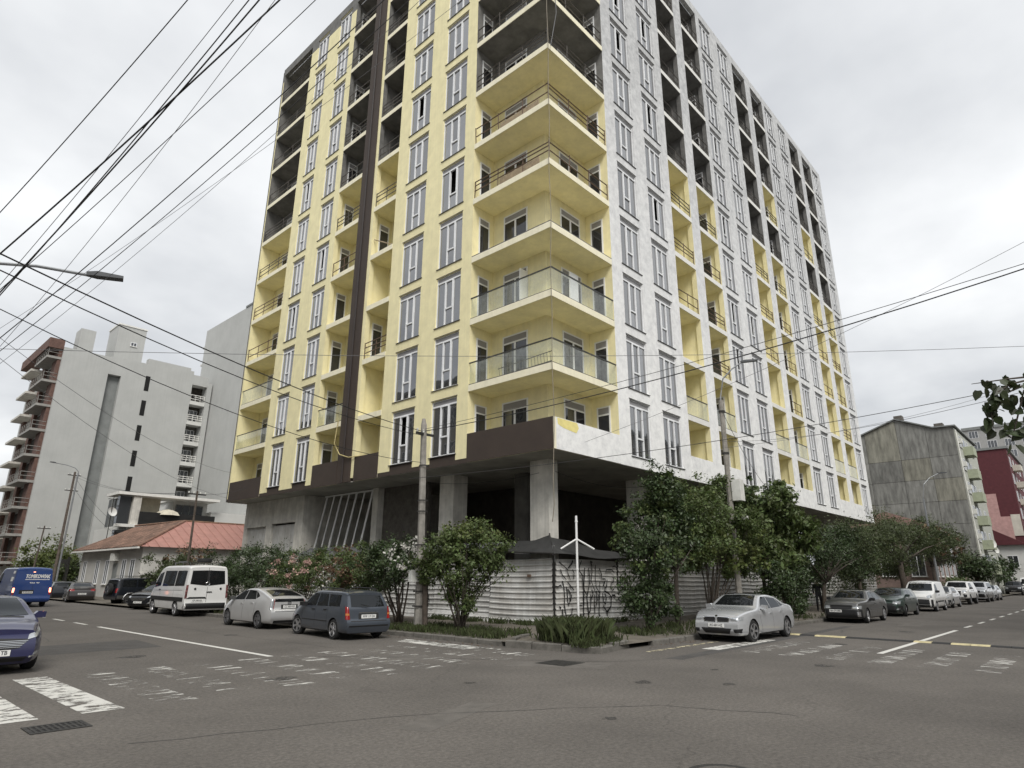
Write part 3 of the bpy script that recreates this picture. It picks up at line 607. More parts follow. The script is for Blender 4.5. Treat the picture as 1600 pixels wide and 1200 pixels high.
# wrap-around corner balconies
CX, CY = 4.65, 4.85
for k in range(NF):
    zs = ZB+k*FH; zf = zs+.30; ze = zs+FH; pt = k <= 5; ptb = k <= 6
    wm = 0 if pt else 1
    M = MB()
    M.prism([(-.015, -.015), (CX-.002, -.015), (CX-.002, RECESS), (RECESS, RECESS), (RECESS, CY-.002), (-.015, CY-.002)], zs+.004, zf, 2)
    M.add([(.01, .01, zs), (CX-.002, .01, zs), (CX-.002, RECESS, zs), (RECESS, RECESS, zs), (RECESS, CY-.002, zs), (.01, CY-.002, zs)], [(0, 1, 2, 3), (0, 3, 4, 5)], 0 if ptb else 1)
    M.box(RECESS, RECESS+.15, RECESS+.35, CY+.1, zs, ze, wm); M.box(RECESS+.35, CX+.1, RECESS, RECESS+.15, zs, ze, wm)
    M.box(RECESS, RECESS+.35, RECESS, RECESS+.35, zs, ze, wm)
    M.box(.302, RECESS, CY, CY+.1, zf, ze, wm); M.box(CX, CX+.1, .302, RECESS, zf, ze, wm)
    M.quad((.001, CY-.001, zf), (.305, CY-.001, zf), (.305, CY-.001, ze), (.001, CY-.001, ze), wm); M.quad((CX-.001, .001, zf), (CX-.001, .305, zf), (CX-.001, .305, ze), (CX-.001, .001, ze), wm)
    if k == NF-1: M.box(.31, CX, .31, CY, ze-.01, ze+.2, 1)
    bal = M.build('corner_balcony', ['yellow_stucco', 'raw_plaster', 'yellow_trim'], bld)
    # windows on both wings and doors in the return walls
    for side in 'LR':
        T = TL if side == 'L' else TR
        D = MB(T); door_mesh(D, 2.55, 4.1, zf+.75 if k in (0, 3) else zf, zf+2.5, RECESS, mul=True); D.build('balcony_window', ['pvc_white', 'win_glass_door', 'transom'], bal)
        c_ = CY if side == 'L' else CX
        TT = (lambda u, d, z: (u, d, z)) if side == 'L' else (lambda u, d, z: (d, u, z))
        D = MB(TT); door_mesh(D, .42, 1.15, zf, zf+2.4, c_); D.build('balcony_door', ['pvc_white', 'win_glass_door', 'transom'], bal)
        if k == 3:   # an opened white sash on the level above the glass balustrades
            pass
    G = MB()
    if k == 0:
        G.box(-.018, .15, -.003, CY-.005, zs+.002, ZB+1.27); G.build('parapet', 'brown_paint', bal)
        G = MB(); G.box(.152, CX-.004, -.02, .14, zs+.002, ZB+1.27); G.build('parapet', 'primed', bal)
        G = MB(); G.box(-.014, .152, -.022, -.004, zs+.003, ZB+1.27); G.build('corner_strip', 'yellow_trim', bal)
        G = MB(); G.poly([(.22, -.026, ZB+1.25), (1.5, -.026, ZB+1.25), (1.62, -.026, ZB+1.05), (1.45, -.026, ZB+.82), (1.0, -.026, ZB+.86), (.6, -.026, ZB+.9), (.26, -.026, ZB+1.0)]); G.build('paint_sample', 'yellow_bright', bal)
    elif k in (1, 2):
        for side in 'LR':
            T = TL if side == 'L' else TR; c_ = CY if side == 'L' else CX; n = 4
            for j in range(n):
                a = .03+(c_-.06)*j/n; b_ = .03+(c_-.06)*(j+1)/n
                q = MB(T); q.quad((a+.008, .025, zf+.04), (b_-.008, .025, zf+.04), (b_-.008, .025, zf+1.02), (a+.008, .025, zf+1.02)); q.build('glass_panel', 'balustrade', bal)
        G.prism([(0, 0), (CX-.01, 0), (CX-.01, .05), (.05, .05), (.05, CY-.01), (0, CY-.01)], zf+1.02, zf+1.07)
        G.prism([(.005, .005), (CX-.01, .005), (CX-.01, .045), (.045, .045), (.045, CY-.01), (.005, CY-.01)], zf, zf+.04); G.build('handrail', 'rail_black', bal)
        if k == 1:
            P = MB()   # an old railing section leaned inside the balcony
            P.tube([(.3, .25, zf+.62), (.3, 3.3, zf+.5)], .02, 5); P.tube([(.3, .25, zf+.2), (.3, 3.3, zf+.12)], .02, 5)
            for j in range(18): P.tube([(.3, .3+j*.17, zf+.02), (.3, .36+j*.17, zf+.6)], .012, 4)
            P.build('loose_railing', 'steel_rail', bal)
        if k == 2:
            P = MB(); P.box(.9, 1.42, 2.55, 2.6, zf, zf+2.2); P.build('open_sash', 'pvc_white', bal)
            P = MB(); P.box(2.55, 3.2, .95, 1.0, zf+.1, zf+2.1); P.build('open_sash', 'pvc_white', bal)
    elif k == 3:
        G.prism([(-.01, -.01), (CX-.01, -.01), (CX-.01, .06), (.06, .06), (.06, CY-.01), (-.01, CY-.01)], zf+.001, zf+.05); G.build('base_channel', 'sill_dark', bal)
    else:
        rails(G, [(.06, CY-.04, 0), (.06, .06, 0)], zf, 50+k); rails(G, [(.06, .06, 0), (CX-.04, .06, 0)], zf, 90+k); G.build('guard_rail', 'steel_rail' if k > 5 else 'rust_rail', bal)
        if k in (4, 5):
            P = MB(); P.box(.35, .4, .9, 3.4, zf+.02, zf+.7); P.box(.8, 3.0, .35, .4, zf+.02, zf+.35); P.build('stored_board', 'wood_plank', bal)

# open ground floor under the overhang: columns, partition walls, shutters
def gpart(name, m, fn): M = MB(); fn(M); return M.build(name, m, bld)
for (x0, x1, y0, y1) in [(1.5, 2.1, 1.5, 2.5), (1.8, 2.7, 7.6, 8.6), (8.9, 9.8, 1.9, 2.5), (16.0, 16.9, 1.9, 2.5), (23.2, 24.1, 1.9, 2.5), (30.4, 31.3, 1.9, 2.5), (37.6, 38.5, 1.9, 2.5), (43.6, 44.4, 1.9, 2.5)]:
    gpart('column', 'concrete', lambda M: M.box(x0, x1, y0, y1, .1, ZB-.021))
gpart('back_wall', 'interior_dark', lambda M: (M.box(7.2, 7.4, 7.4, 27, .1, ZB-.03), M.box(7.2, 44, 7.2, 7.4, .1, ZB-.03)))
gpart('partition', 'brick_dark', lambda M: M.box(2.6, 2.8, 10.4, 14.2, .1, ZB-.022))
gpart('partition', 'concrete', lambda M: (M.box(2.2, 2.6, 14.2, 14.7, .1, ZB-.022), M.box(2.6, 7.2, 14.3, 14.5, .1, ZB-.022)))
gpart('partition', 'concrete_dark', lambda M: M.box(3.6, 4.0, 4.5, 5.3, .1, ZB-.022))
gpart('partition', 'concrete', lambda M: (M.box(1.3, 6.5, 20.4, 20.7, .1, ZB-.022), M.box(1.3, 1.6, 20.7, 21.3, .1, ZB-.022), M.box(1.3, 1.6, 24.2, 24.9, .1, ZB-.022), M.box(1.3, 1.6, 27.6, 28.0, .1, ZB-.022), M.box(1.3, 1.6, 21.3, 24.2, 5.1, ZB-.022), M.box(1.3, 1.6, 24.9, 27.6, 5.0, ZB-.022)))
for (a, b_) in ((21.3, 24.2), (24.9, 27.6)):
    for j in range(4):
        p, q = a+(b_-a)*j/4, a+(b_-a)*(j+1)/4
        gpart('shutter_panel', 'metal_sheet', lambda M: M.box(1.45, 1.49, p+.015, q-.015, .2, 5.0))
gpart('rear_end_wall', 'concrete_dark', lambda M: M.box(1.6, 7, 28.0, 28.2, .1, ZB-.022))
for i in range(7):
    yy = 19.6-i*.78
    gpart('shoring_prop', 'white_paint', lambda M: M.tube([(2.0, yy+.55, 3.0), (2.35, yy, 6.55)], .045 if i % 2 else .06, 6))
gpart('prop_beam', 'white_paint', lambda M: M.box(2.3, 2.4, 14.75, 19.8, 6.52, 6.6))
gpart('prop_sill', 'white_paint', lambda M: M.box(1.95, 2.05, 17.4, 20.3, 2.85, 3.0))
gpart('low_wall', 'brick_dark', lambda M: M.box(1.62, 1.8, 8.9, 20.3, .1, 2.9))
# hoses and rope hanging down the corner
def cable_obj(name, pts, r, m, label, cat='cable', group=None, n=5):
    M = MB(); M.tube(pts, r, n, 0, False); return tag(M.build(name, m, smooth=True), label, cat, group)
cable_obj('hose', [(-.06+.02*math.sin(i*.8), -.06+.03*math.cos(i*1.3), 33-i*.95) for i in range(31)]+[(-.0, .1, 3.9)], .017, 'hose_tan', 'grey hose hanging down the building corner past every balcony', 'hose')
cable_obj('rope', [(.1, -.1, 26), (.55, -.12, 28.3), (.35, -.1, 32.5), (.05, -.05, 34)], .02, 'cable_grey', 'thin rope slung between the dark upper corner balconies', 'rope')
cable_obj('hose', [(-.08, 15.2, 10.2), (-.15, 15.3, 8.9), (-.2, 14.6, 8.2), (-.15, 13.8, 7.95), (.1, 12.6, 7.96)], .03, 'hose_yellow', 'pale hose looping across the brown band over first parapet', 'hose')
# ---------------------------------------------------------------- hoarding round the site
def px(x, y):                                   # viewing direction of a photograph pixel, used only to survey positions
    return (fw*987.87+rt*(x-800)+up*(600-y)).normalized()
def at_dist(x, y, d):                           # horizontal distance d from the camera
    r_ = px(x, y); return CAM+r_*(d/math.hypot(r_.x, r_.y))
hoard = thing('site_hoarding', 'dented white corrugated metal site hoarding wrapping the building corner', 'fence')
def sheet(T, u0, u1, z0, z1, seed, bow=0.0, curl=0.0):
    r_ = random.Random(seed); M = MB(T); prof = []
    z = z0
    while z < z1:
        for dz, dd in ((0, 0), (.125, 0), (.145, -.035), (.18, -.035), (.2, 0)):
            if z+dz < z1: prof.append((z+dz, dd))
        z += .205
    prof.append((z1, 0)); nu = 10; vs = []; ph = r_.uniform(0, 6)
    for i in range(nu+1):
        u = u0+(u1-u0)*i/nu; t = i/nu
        for z, dd in prof:
            h = (z-z0)/(z1-z0)
            d = dd+.045*math.sin(3.1*t+ph)*math.sin(2.6*h+ph)+.02*math.sin(9*t+2*ph)*math.sin(5*h+ph)+bow*t*(1-h)
            if curl and h < .16: d -= curl*(1-h/.16)**1.5*(.4+.6*t)
            vs.append((u, d, z-.02*math.sin(4*t+ph)))
    k = len(prof)
    M.add(vs, [(i*k+j, (i+1)*k+j, (i+1)*k+j+1, i*k+j+1) for i in range(nu) for j in range(k-1)])
    return M.build('metal_sheet', 'metal_sheet', hoard, smooth=False)
HL = lambda u, d, z: (.9+d, u, z); HR = lambda u, d, z: (u, .8+d, z)
us = [.83, 4.2, 7.6, 10.9, 14.2, 17.5, 20.6]
for i in range(6): sheet(HL, us[i]+.02, us[i+1]-.01, .17+(.05 if i else 0), 2.62+.05*(i % 2), 20+i, -.05*(i == 1), .28 if i in (1, 2) else 0)
us = [.95, 5.2, 8.7, 12.1, 15.6, 19, 22.5, 26, 29.5, 33, 36.5, 40, 43.5, 46]
for i in range(13): sheet(HR, us[i]+.02, us[i+1]-.01, .2, 2.6+.05*(i % 2), 40+i, 0, .2 if i == 0 else 0)
b = MB(); b.box(.865, .905, .765, .805, .1, 2.72); b.build('corner_post', 'iron', hoard)
b = MB(); b.tube([(.98, .85, 2.5), (1.0, .9, 3.1)], .05, 5); b.build('corner_stub', 'white_paint', hoard)
# sprayed graffiti, black letters overlapping from panel to panel (read off the photograph on the sheet plane)
strokes = [[(130,170),(200,235),(262,290),(262,340),(300,440)],[(335,150),(320,200),(265,265)],[(470,150),(450,200),(430,240),(390,190)],[(430,240),(435,310),(485,380),(490,500),(510,600),(540,660)],[(150,285),(180,370),(240,440)],[(255,475),(300,530),(355,600)],[(330,285),(355,340),(350,430)],[(180,455),(205,560),(215,700),(210,820),(235,960),(265,1050)],[(85,540),(120,545),(150,520),(170,545)],[(240,545),(255,640),(260,760),(275,820),(305,740),(320,660)],[(260,580),(300,640)],[(515,260),(510,400),(500,560),(505,830)],[(570,260),(585,380),(590,470),(560,640),(550,700)],[(630,180),(600,165),(620,230),(625,330),(610,450),(650,560),(680,640)],[(675,215),(680,330),(675,430),(690,560),(740,640),(740,740)],[(735,270),(770,370),(770,430),(830,430),(790,540)],[(830,330),(840,290),(920,290),(960,340)],[(930,250),(960,235),(1010,270)],[(930,410),(950,415),(945,470),(915,490),(900,560),(930,600),(960,570)],[(1005,450),(1015,560),(1040,635)],[(1015,470),(1055,490),(1075,590),(1095,500)],[(545,650),(560,820),(575,960),(578,1100)],[(600,660),(610,760),(600,900),(580,940)],[(660,660),(665,800),(668,940)],[(720,660),(735,800),(730,960),(785,1100)],[(780,640),(800,760),(825,810),(840,720),(820,650)],[(820,560),(815,610),(880,650),(915,700),(910,830),(870,900),(850,920),(855,1025)],[(850,920),(790,830)],[(920,670),(965,670),(975,700)],[(980,745),(1030,740),(1065,770)],[(405,560),(415,640),(430,760),(425,830),(480,830)],[(410,870),(430,950),(480,1010),(510,940)],[(330,870),(320,950),(275,1000),(265,1060)],[(165,1060),(180,980),(190,960),(180,880)],[(300,640),(290,740),(305,760)],[(495,660),(500,940)],[(690,600),(700,740),(690,830)],[(130,850),(160,855),(150,880)],[(620,590),(640,660),(600,740)],[(740,470),(745,650)],[(850,440),(845,540),(810,570)]]
G = MB(); Yp = .8-.062
for st in strokes:
    P = []
    for a, c in st:
        r_ = px(860+a/9.6, 860+c/9.6); t = (Yp-CAM.y)/r_.y; q = CAM+r_*t; P.append(Vector((q.x, Yp, max(q.z, .25))))
    # smooth a little and extrude as flat ribbons
    Q = []
    for i in range(len(P)-1):
        for s_ in range(4): Q.append(P[i].lerp(P[i+1], s_/4))
    Q.append(P[-1]); w = rnd.uniform(.022, .036)
    vs = []
    for i, p in enumerate(Q):
        d = (Q[min(i+1, len(Q)-1)]-Q[max(i-1, 0)]).normalized(); n = Vector((-d.z, 0, d.x))*w*rnd.uniform(.75, 1.2)
        vs += [tuple(p+n), tuple(p-n)]
    G.add(vs, [(2*i, 2*i+1, 2*i+3, 2*i+2) for i in range(len(Q)-1)])
o = G.build('graffiti', 'spray_black', hoard); o['label'] = 'dense black sprayed graffiti scrawl'; stuff(o)
G = MB(); G.box(.83, .85, 1.9, 2.1, 1.92, 2.03); o = G.build('small_notice', 'rust_rail', hoard)
# dark sheeting canopy over the hoarding
can = thing('debris_canopy', 'sagging dark debris netting and roofing sheets above the hoarding', 'canopy')
def cpan(name, m, pts):
    M = MB(); n = len(pts); M.poly(pts); M.poly([(p[0], p[1], p[2]-.03) for p in reversed(pts)])
    M.add([*pts, *[(p[0], p[1], p[2]-.03) for p in pts]], [(i, i+n, (i+1) % n+n, (i+1) % n) for i in range(n)]); return M.build(name, m, can)
def netting(name, A, B, C_, D, sag):
    M = MB(); n = 10; vs = []
    A, B, C_, D = map(Vector, (A, B, C_, D))
    for i in range(n+1):
        for j in range(n+1):
            s_, t = i/n, j/n; p = (A.lerp(B, s_)).lerp(D.lerp(C_, s_), t); p.z -= sag*math.sin(math.pi*s_)*(.3+.7*math.sin(math.pi*t)); p.z += .04*math.sin(9*s_+5*t); vs.append(tuple(p))
    M.add(vs, [(i*(n+1)+j, (i+1)*(n+1)+j, (i+1)*(n+1)+j+1, i*(n+1)+j+1) for i in range(n) for j in range(n)])
    return M.build(name, 'dark_mesh', can, smooth=True)
netting('netting', (.62, 3.9, 2.95), (.5, .45, 2.78), (1.42, 1.42, 3.5), (1.45, 4.0, 3.3), .14)
netting('netting', (.5, .45, 2.78), (6.2, .5, 2.7), (6.2, 1.5, 3.0), (1.45, 1.42, 3.5), .12)
netting('netting', (6.25, .5, 2.72), (14, .5, 2.7), (14, 1.6, 3.1), (6.25, 1.5, 3.0), .15)
for i in range(5):
    y0 = 4.0+i*3.1
    for j in range(6):
        ya = y0+j*.51; z_ = 2.95+.03*i
        cpan('roof_sheet', 'roof_sheet', [(.55, ya, z_), (.55, ya+.49, z_+.015), (1.45, ya+.49, z_+.42), (1.45, ya, z_+.4)])
for a, c in [((.9, .8, 2.6), (.52, .47, 2.8)), ((.9, .8, 2.6), (1.42, 1.42, 3.6)), ((.9, 4.0, 2.6), (.6, 3.95, 2.96)), ((.92, 5.2, 2.6), (.58, 4.9, 2.97)), ((5, .8, 2.6), (5, .5, 2.72)), ((.52, .47, 2.79), (.62, 4.0, 2.95))]:
    M = MB(); M.tube([a, c], .03, 5); M.build('canopy_strut', 'iron', can)

# ---------------------------------------------------------------- poles
def ringed(M, x, y, z0, z1, r0, r1, lean=(0, 0), n=8, mi=0):
    M.tube([(x+lean[0]*t, y+lean[1]*t, z0+(z1-z0)*t) for t in (0, .25, .5, .75, 1)], [r0+(r1-r0)*t for t in (0, .25, .5, .75, 1)], n, mi)
up_ = thing('utility_pole', 'weathered concrete utility pole with rotten top beside the big shrub', 'pole', (-3.4, 3.5, 0))
M = MB(); M.tube([(0, 0, .05), (0, 0, 2.2), (-.05, .03, 5), (-.1, .05, 7.5), (-.12, .06, 7.75)], [.16, .145, .13, .115, .06], 7); M.build('shaft', 'pole_concrete', up_)
M = MB(); M.tube([(.12, -.25, .1), (.05, -.18, 2.6)], .1, 6); M.build('stub_post', 'pole_wood', up_)
M = MB(); M.box(-.5, .35, -.04, .04, 7.1, 7.18); M.build('crossarm', 'iron', up_)
for dx in (-.45, -.15, .28):
    M = MB(); M.lathe([(.0, 0), (.035, 0), (.05, .05), (.03, .08), (.045, .12), (0, .15)], (dx, 0, 7.18), n=8); M.build('insulator', 'box_white', up_)
M = MB()
for z in (.9, 1.4, 3.0, 4.2, 4.6, 5.9): M.lathe([(.2, 0), (.2, .05)], (-.03, .02, z), n=8)
M.build('wire_bands', 'iron', up_)
M = MB()
for q in range(6): M.tube([(.15+.03*q, -.1, 1.8), (.25+.05*math.sin(q), -.22, 1.2-.1*q), (.2, -.15, .9+.1*q), (.13, -.1, 2.0+.05*q)], .012, 4)
M.build('wire_coil', 'cable_black', up_)
M = MB(); M.box(-.55, -.2, -.22, -.02, 1.75, 2.15); M.build('meter_box', 'box_white', up_)
wp = thing('white_signpost', 'slim white steel post with two drooping arms before the graffiti', 'post', (1.72, .3, 0))
M = MB(); M.tube([(0, 0, .1), (.0, 0, 4.25)], .045, 8); M.build('shaft', 'white_paint', wp)
for sx, sy in ((-.5, .4), (.52, -.45)):
    M = MB(); M.tube([(0, 0, 3.36), (sx, sy, 2.98)], .035, 6); M.build('arm', 'white_paint', wp)
M = MB(); [M.lathe([(.047, 0), (.06, .0), (.06, .06), (.047, .06)], (0, 0, z), n=8) for z in (1.2, 2.2, 3.3, 4.0)]; M.build('collars', 'white_paint', wp)
def lamp_head(M, p, d, L_=.62, w=.22):
    p = Vector(p); d = Vector(d).normalized(); s_ = d.cross(Vector((0, 0, 1))).normalized(); u_ = s_.cross(d)
    def q(a, b, c): return tuple(p+d*a+s_*b+u_*c)
    M.add([q(0, -.05, -.03), q(0, .05, -.03), q(0, .05, .05), q(0, -.05, .05), q(.2, -w/2, -.04), q(.2, w/2, -.04), q(.2, w/2, .07), q(.2, -w/2, .07), q(L_, -w/2, -.03), q(L_, w/2, -.03), q(L_, w/2, .03), q(L_, -w/2, .03)],
          [(3, 2, 1, 0), (8, 9, 10, 11)]+[(i, (i+1) % 4, 4+(i+1) % 4, 4+i) for i in range(4)]+[(4+i, 4+(i+1) % 4, 8+(i+1) % 4, 8+i) for i in range(4)])
def lamp_post(name, label, base, ztop, tip, m, r=.09, head=.62, box=False):
    t = thing(name, label, 'street lamp', base); bx, by, bz = base; tip = Vector(tip)-Vector(base)
    M = MB(); M.tube([(0, 0, 0), (0, 0, ztop*.5), (0, 0, ztop)], [r*1.35, r*1.15, r], 8); M.build('shaft', m, t)
    d = Vector((tip.x, tip.y, 0)); l = d.length; d = d/l
    M = MB(); M.tube([(0, 0, ztop-.3), (0, 0, ztop+.15), tuple(d*l*.12+Vector((0, 0, ztop+(tip.z-ztop)*.55))), tuple(d*l*.4+Vector((0, 0, ztop+(tip.z-ztop)*.8))), tuple(d*(l-.5)+Vector((0, 0, tip.z-.06)))], .035, 7); M.build('arm', 'lamp_grey', t)
    M = MB(); lamp_head(M, d*(l-.55)+Vector((0, 0, tip.z-.05)), d+Vector((0, 0, .1)), head); M.build('lamp_head', 'lamp_dark', t)
    return t
mat('lamp_dark', (.07, .075, .08), .5)
lamp_post('street_lamp', 'grey street lamp whose arm reaches over the road above the blue car', (-17.5, 1.0, .14), 7.7, (-15.2, .38, 8.33), 'lamp_grey', .09, .7)
t = lamp_post('street_lamp', 'concrete lamp post with white meter box standing among the roadside trees', (9.45, -2.65, .13), 9.9, (10.5, -3.95, 12.0), 'pole_concrete', .115, .8)
M = MB(); M.box(-.1, .36, -.55, -.16, 5.15, 6.1); M.build('meter_box', 'box_white', t)
M = MB(); M.tube([(.1, -.15, 4.6), (.35, -.35, 4.45)], .04, 5); M.box(.3, .62, -.5, -.3, 4.3, 4.5); M.build('floodlight', 'box_white', t)
for z in (7.3, 9.3):
    M = MB(); M.lathe([(.16, 0), (.16, .09)], (0, 0, z), n=8); M.build('band', 'iron', t)
lamp_post('street_lamp', 'slender far street lamp in front of the bare concrete gable', (47.5, -3.6, .13), 8.6, (49.3, -5.2, 11.1), 'lamp_grey', .08, .8)
lamp_post('street_lamp', 'small lamp with bent arm against the blank grey wall', (-2.2, 57, .13), 11.2, (-4.6, 57.5, 12.2), 'lamp_grey', .07, .5)
def wood_pole(label, base, top, arms, r=.14):
    t = thing('utility_pole', label, 'pole', base); d = Vector(top)-Vector(base)
    M = MB(); M.tube([(0, 0, 0), tuple(d*.5), tuple(d)], [r, r*.85, r*.65], 8); M.build('shaft', 'pole_wood', t)
    for z in arms:
        p = d*z; M = MB(); M.box(p.x-.55, p.x+.55, p.y-.04, p.y+.04, p.z-.04, p.z+.04); M.build('crossarm', 'iron', t)
        for dx in (-.5, -.2, .2, .5):
            M = MB(); M.lathe([(0, 0), (.04, 0), (.05, .06), (0, .13)], (p.x+dx, p.y, p.z+.04), n=6); M.build('insulator', 'box_white', t)
    return t
wood_pole('tall dark timber utility pole with crossarms behind the parked black cars', (-2.5, 56.8, .1), (-2.2, 58.2, 11.6), (.97, .84))
wood_pole('thin dark pole leaning over the red tin roof', (-2.3, 27.2, .1), (-2.7, 26.4, 7.0), (.97,), .09)
wood_pole('short dark post with wires beside yellowing tree', (-3.2, 62, .1), (-2.9, 62.2, 6.6), (.96,), .09)

# ---------------------------------------------------------------- overhead cables
CG = 'overhead cables'
def cab(label, p, q, sag, r=.012, m='cable_black', ext=(0, 0), n=18):
    p, q = Vector(p), Vector(q); pts = []
    for i in range(n+1):
        t = -ext[0]+(1+ext[0]+ext[1])*i/n; c = p.lerp(q, t); c.z -= 4*sag*t*(1-t); pts.append(tuple(c))
    return cable_obj('cable', pts, r*.8, m, label, 'cable')
PT = Vector((-3.52, 3.56, 7.25))
def pxd(x, y, d): return at_dist(x, y, d)
cab('thick black cable from the rotten pole top past the overhanging street lamp', PT, pxd(0, 396, 11), .25, .016, ext=(0, .5))
cab('black cable strung just under the thick one past the street lamp', PT+Vector((.1, 0, -.15)), pxd(0, 422, 11), .35, .013, ext=(0, .5))
cab('black cable sagging low past the yellow balconies from the pole', PT+Vector((0, 0, -1.2)), pxd(0, 483, 14), .5, .012, ext=(0, .4))
cab('heavy black cable from the pole across the white facade', PT, pxd(1600, 420, 17), .35, .02, ext=(0, .6))
cab('second cable twinned above the heavy one across the white facade', PT+Vector((.0, 0, .08)), pxd(1600, 412, 17.2), .22, .011, ext=(0, .6))
cab('thin cable climbing from the white parapet high over the road', (1.2, -.6, 7.0), pxd(1600, 378, 22), .3, .009, 'cable_grey', (0, .5))
cab('black cable crossing low in front of first floor windows', pxd(640, 748, 23.5), pxd(1600, 602, 24), .3, .013, ext=(0, .5))
cab('thin grey cable below it, running to the leafy branch', pxd(1128, 690, 29), pxd(1600, 612, 18), .3, .008, 'cable_grey', (0, .5))
cab('thin grey cable from lamp post toward the bare gable', pxd(1128, 700, 29), pxd(1600, 600, 40), .4, .01, 'cable_grey', (0, .5))
cab('nearly level thin cable across both facades', pxd(0, 545, 19), pxd(1600, 541, 23), .25, .009, 'cable_grey', (.3, .5))
cab('slack cable from lamp post down to the white facade', pxd(1128, 642, 29), (22, -.05, 6.9), .5, .014)
for i, (a, b_, r_, m) in enumerate([((293, 0), (0, 332), .010, 'cable_black'), ((365, 0), (60, 375), .007, 'cable_grey'), ((389, 0), (76, 375), .012, 'cable_black'), ((405, 0), (73, 378), .016, 'cable_black'), ((437, 0), (25, 375), .018, 'cable_black'), ((400, 40), (140, 375), .006, 'cable_grey'), ((493, 0), (85, 378), .009, 'cable_black')]):
    lab = ['lone cable crossing the sky above all the others', 'thin cable running alongside the tangled bundle', 'first strand of the tangled cable bundle in the sky', 'double twisted strand of the sky cable bundle', 'thickest strand of the sky bundle crossing the rest', 'faint wire crossing beneath the sky bundle', 'cable crossing the sky close to the roof corner'][i]
    cab(lab, pxd(*a, 9), pxd(*b_, 13), .06, r_, m, (.35, .9))
for i, (a, b_, r_, m) in enumerate([((600, 0), (180, 378), .013, 'cable_black'), ((640, 0), (210, 378), .010, 'cable_black'), ((625, 30), (235, 378), .006, 'cable_grey'), ((650, 55), (205, 378), .005, 'cable_grey')]):
    cab(['thick cable running down across the dark roof corner', 'cable parallel below it over the upper left balconies', 'faint wire shadowing the parallel pair', 'second faint wire lowest of that set'][i], pxd(*a, 10), pxd(*b_, 14), .08, r_, m, (.4, .9))
cab('thin wire sagging across blank grey wall to the yellow building', pxd(0, 528, 22), (-.1, 27.9, 8.6), .6, .009, 'cable_grey', (.3, 0))
cab('lower thin wire across blank grey wall, ending on the brown base', pxd(0, 560, 22), (-.1, 27.9, 6.9), .6, .009, 'cable_grey', (.3, 0))
for i, (dz, l) in enumerate([(0, 'wire from timber pole crossarm to the terrace house'), (-.9, 'lower wire from timber pole to the tiled house')]):
    cab(l, (-2.2, 58.2, 11.2+dz), (2.5, 57, 6.4+dz), .5, .014)
for i, (dx, l) in enumerate([(-.5, 'outer street wire from timber pole toward the leaning pole'), (.2, 'inner street wire from timber pole toward the leaning pole')]):
    cab(l, (-2.2+dx, 58.2, 11.4), (-2.7+dx*.5, 26.4, 6.9), .7, .013)
cab('wire from leaning pole up to the yellow building', (-2.7, 26.4, 6.8), (-.1, 25, 7.4), .2, .012)
cab('drooping wire strung below the overhang between columns', (1.45, 9, 6.35), (1.5, 2.0, 6.1), .22, .012)
cab('drooping wire below the overhang on the street side', (1.9, 1.45, 6.15), (9.2, 1.85, 6.3), .25, .012)
# ---------------------------------------------------------------- vehicles
mat('tyre', (.016, .016, .016), .85); mat('rim_silver', (.48, .48, .49), .35, metal=.8, var=.05); mat('rim_grey', (.20, .20, .21), .4, metal=.7); mat('rim_dark', (.05, .05, .052), .4, metal=.5)
mat('car_black', (.012, .012, .013), .55, var=.05); mat('car_under', (.010, .010, .010), .95); mat('chrome', (.62, .63, .64), .15, metal=1, var=.02)
mat('lamp_clear', (.50, .52, .54), .12, metal=.55, var=.2, vscale=14); mat('lamp_red', (.26, .012, .012), .2, coat=1, var=.2, vscale=9); mat('lamp_amber', (.45, .16, .04), .3)
mat('brake_lit', (.6, .06, .03), .3, emit=(1, .30, .16, 3.0)); mat('plate', (.72, .72, .70), .5, var=.05); mat('plate_ink', (.02, .02, .025), .6); mat('seam', (.02, .02, .02), .8)
def paint(n, c, metal=.35, rough=.32): return mat(n, c, rough, metal=metal, var=.05, vscale=1.2, coat=.8)
paint('p_silver', (.52, .53, .545), .45, .26); paint('p_silver2', (.56, .56, .56), .42, .28); paint('p_astra', (.070, .082, .102), .4, .33); paint('p_blue', (.010, .011, .058), .0, .3); paint('p_vanblue', (.012, .045, .185), .05, .4)
paint('p_white', (.70, .70, .69), 0, .35); paint('p_grey', (.10, .10, .098), .4); paint('p_green', (.035, .055, .048), .3); paint('p_black', (.010, .011, .014), .2, .25); paint('p_brown', (.045, .040, .040), .3); paint('p_navy', (.014, .017, .024), .25)
def pchip(xs, ys, q):
    xs, ys = np.array(xs, float), np.array(ys, float); h = np.diff(xs); d = np.diff(ys)/h; m = np.zeros(len(xs))
    m[0], m[-1] = d[0], d[-1]
    for i in range(1, len(xs)-1):
        if d[i-1]*d[i] > 0: w1 = 2*h[i]+h[i-1]; w2 = h[i]+2*h[i-1]; m[i] = (w1+w2)/(w1/d[i-1]+w2/d[i])
    i = np.clip(np.searchsorted(xs, q)-1, 0, len(xs)-2); t = (q-xs[i])/h[i]
    return (1+2*t)*(1-t)**2*ys[i]+t*(1-t)**2*h[i]*m[i]+t*t*(3-2*t)*ys[i+1]+t*t*(t-1)*h[i]*m[i+1]
WHEELS = {}
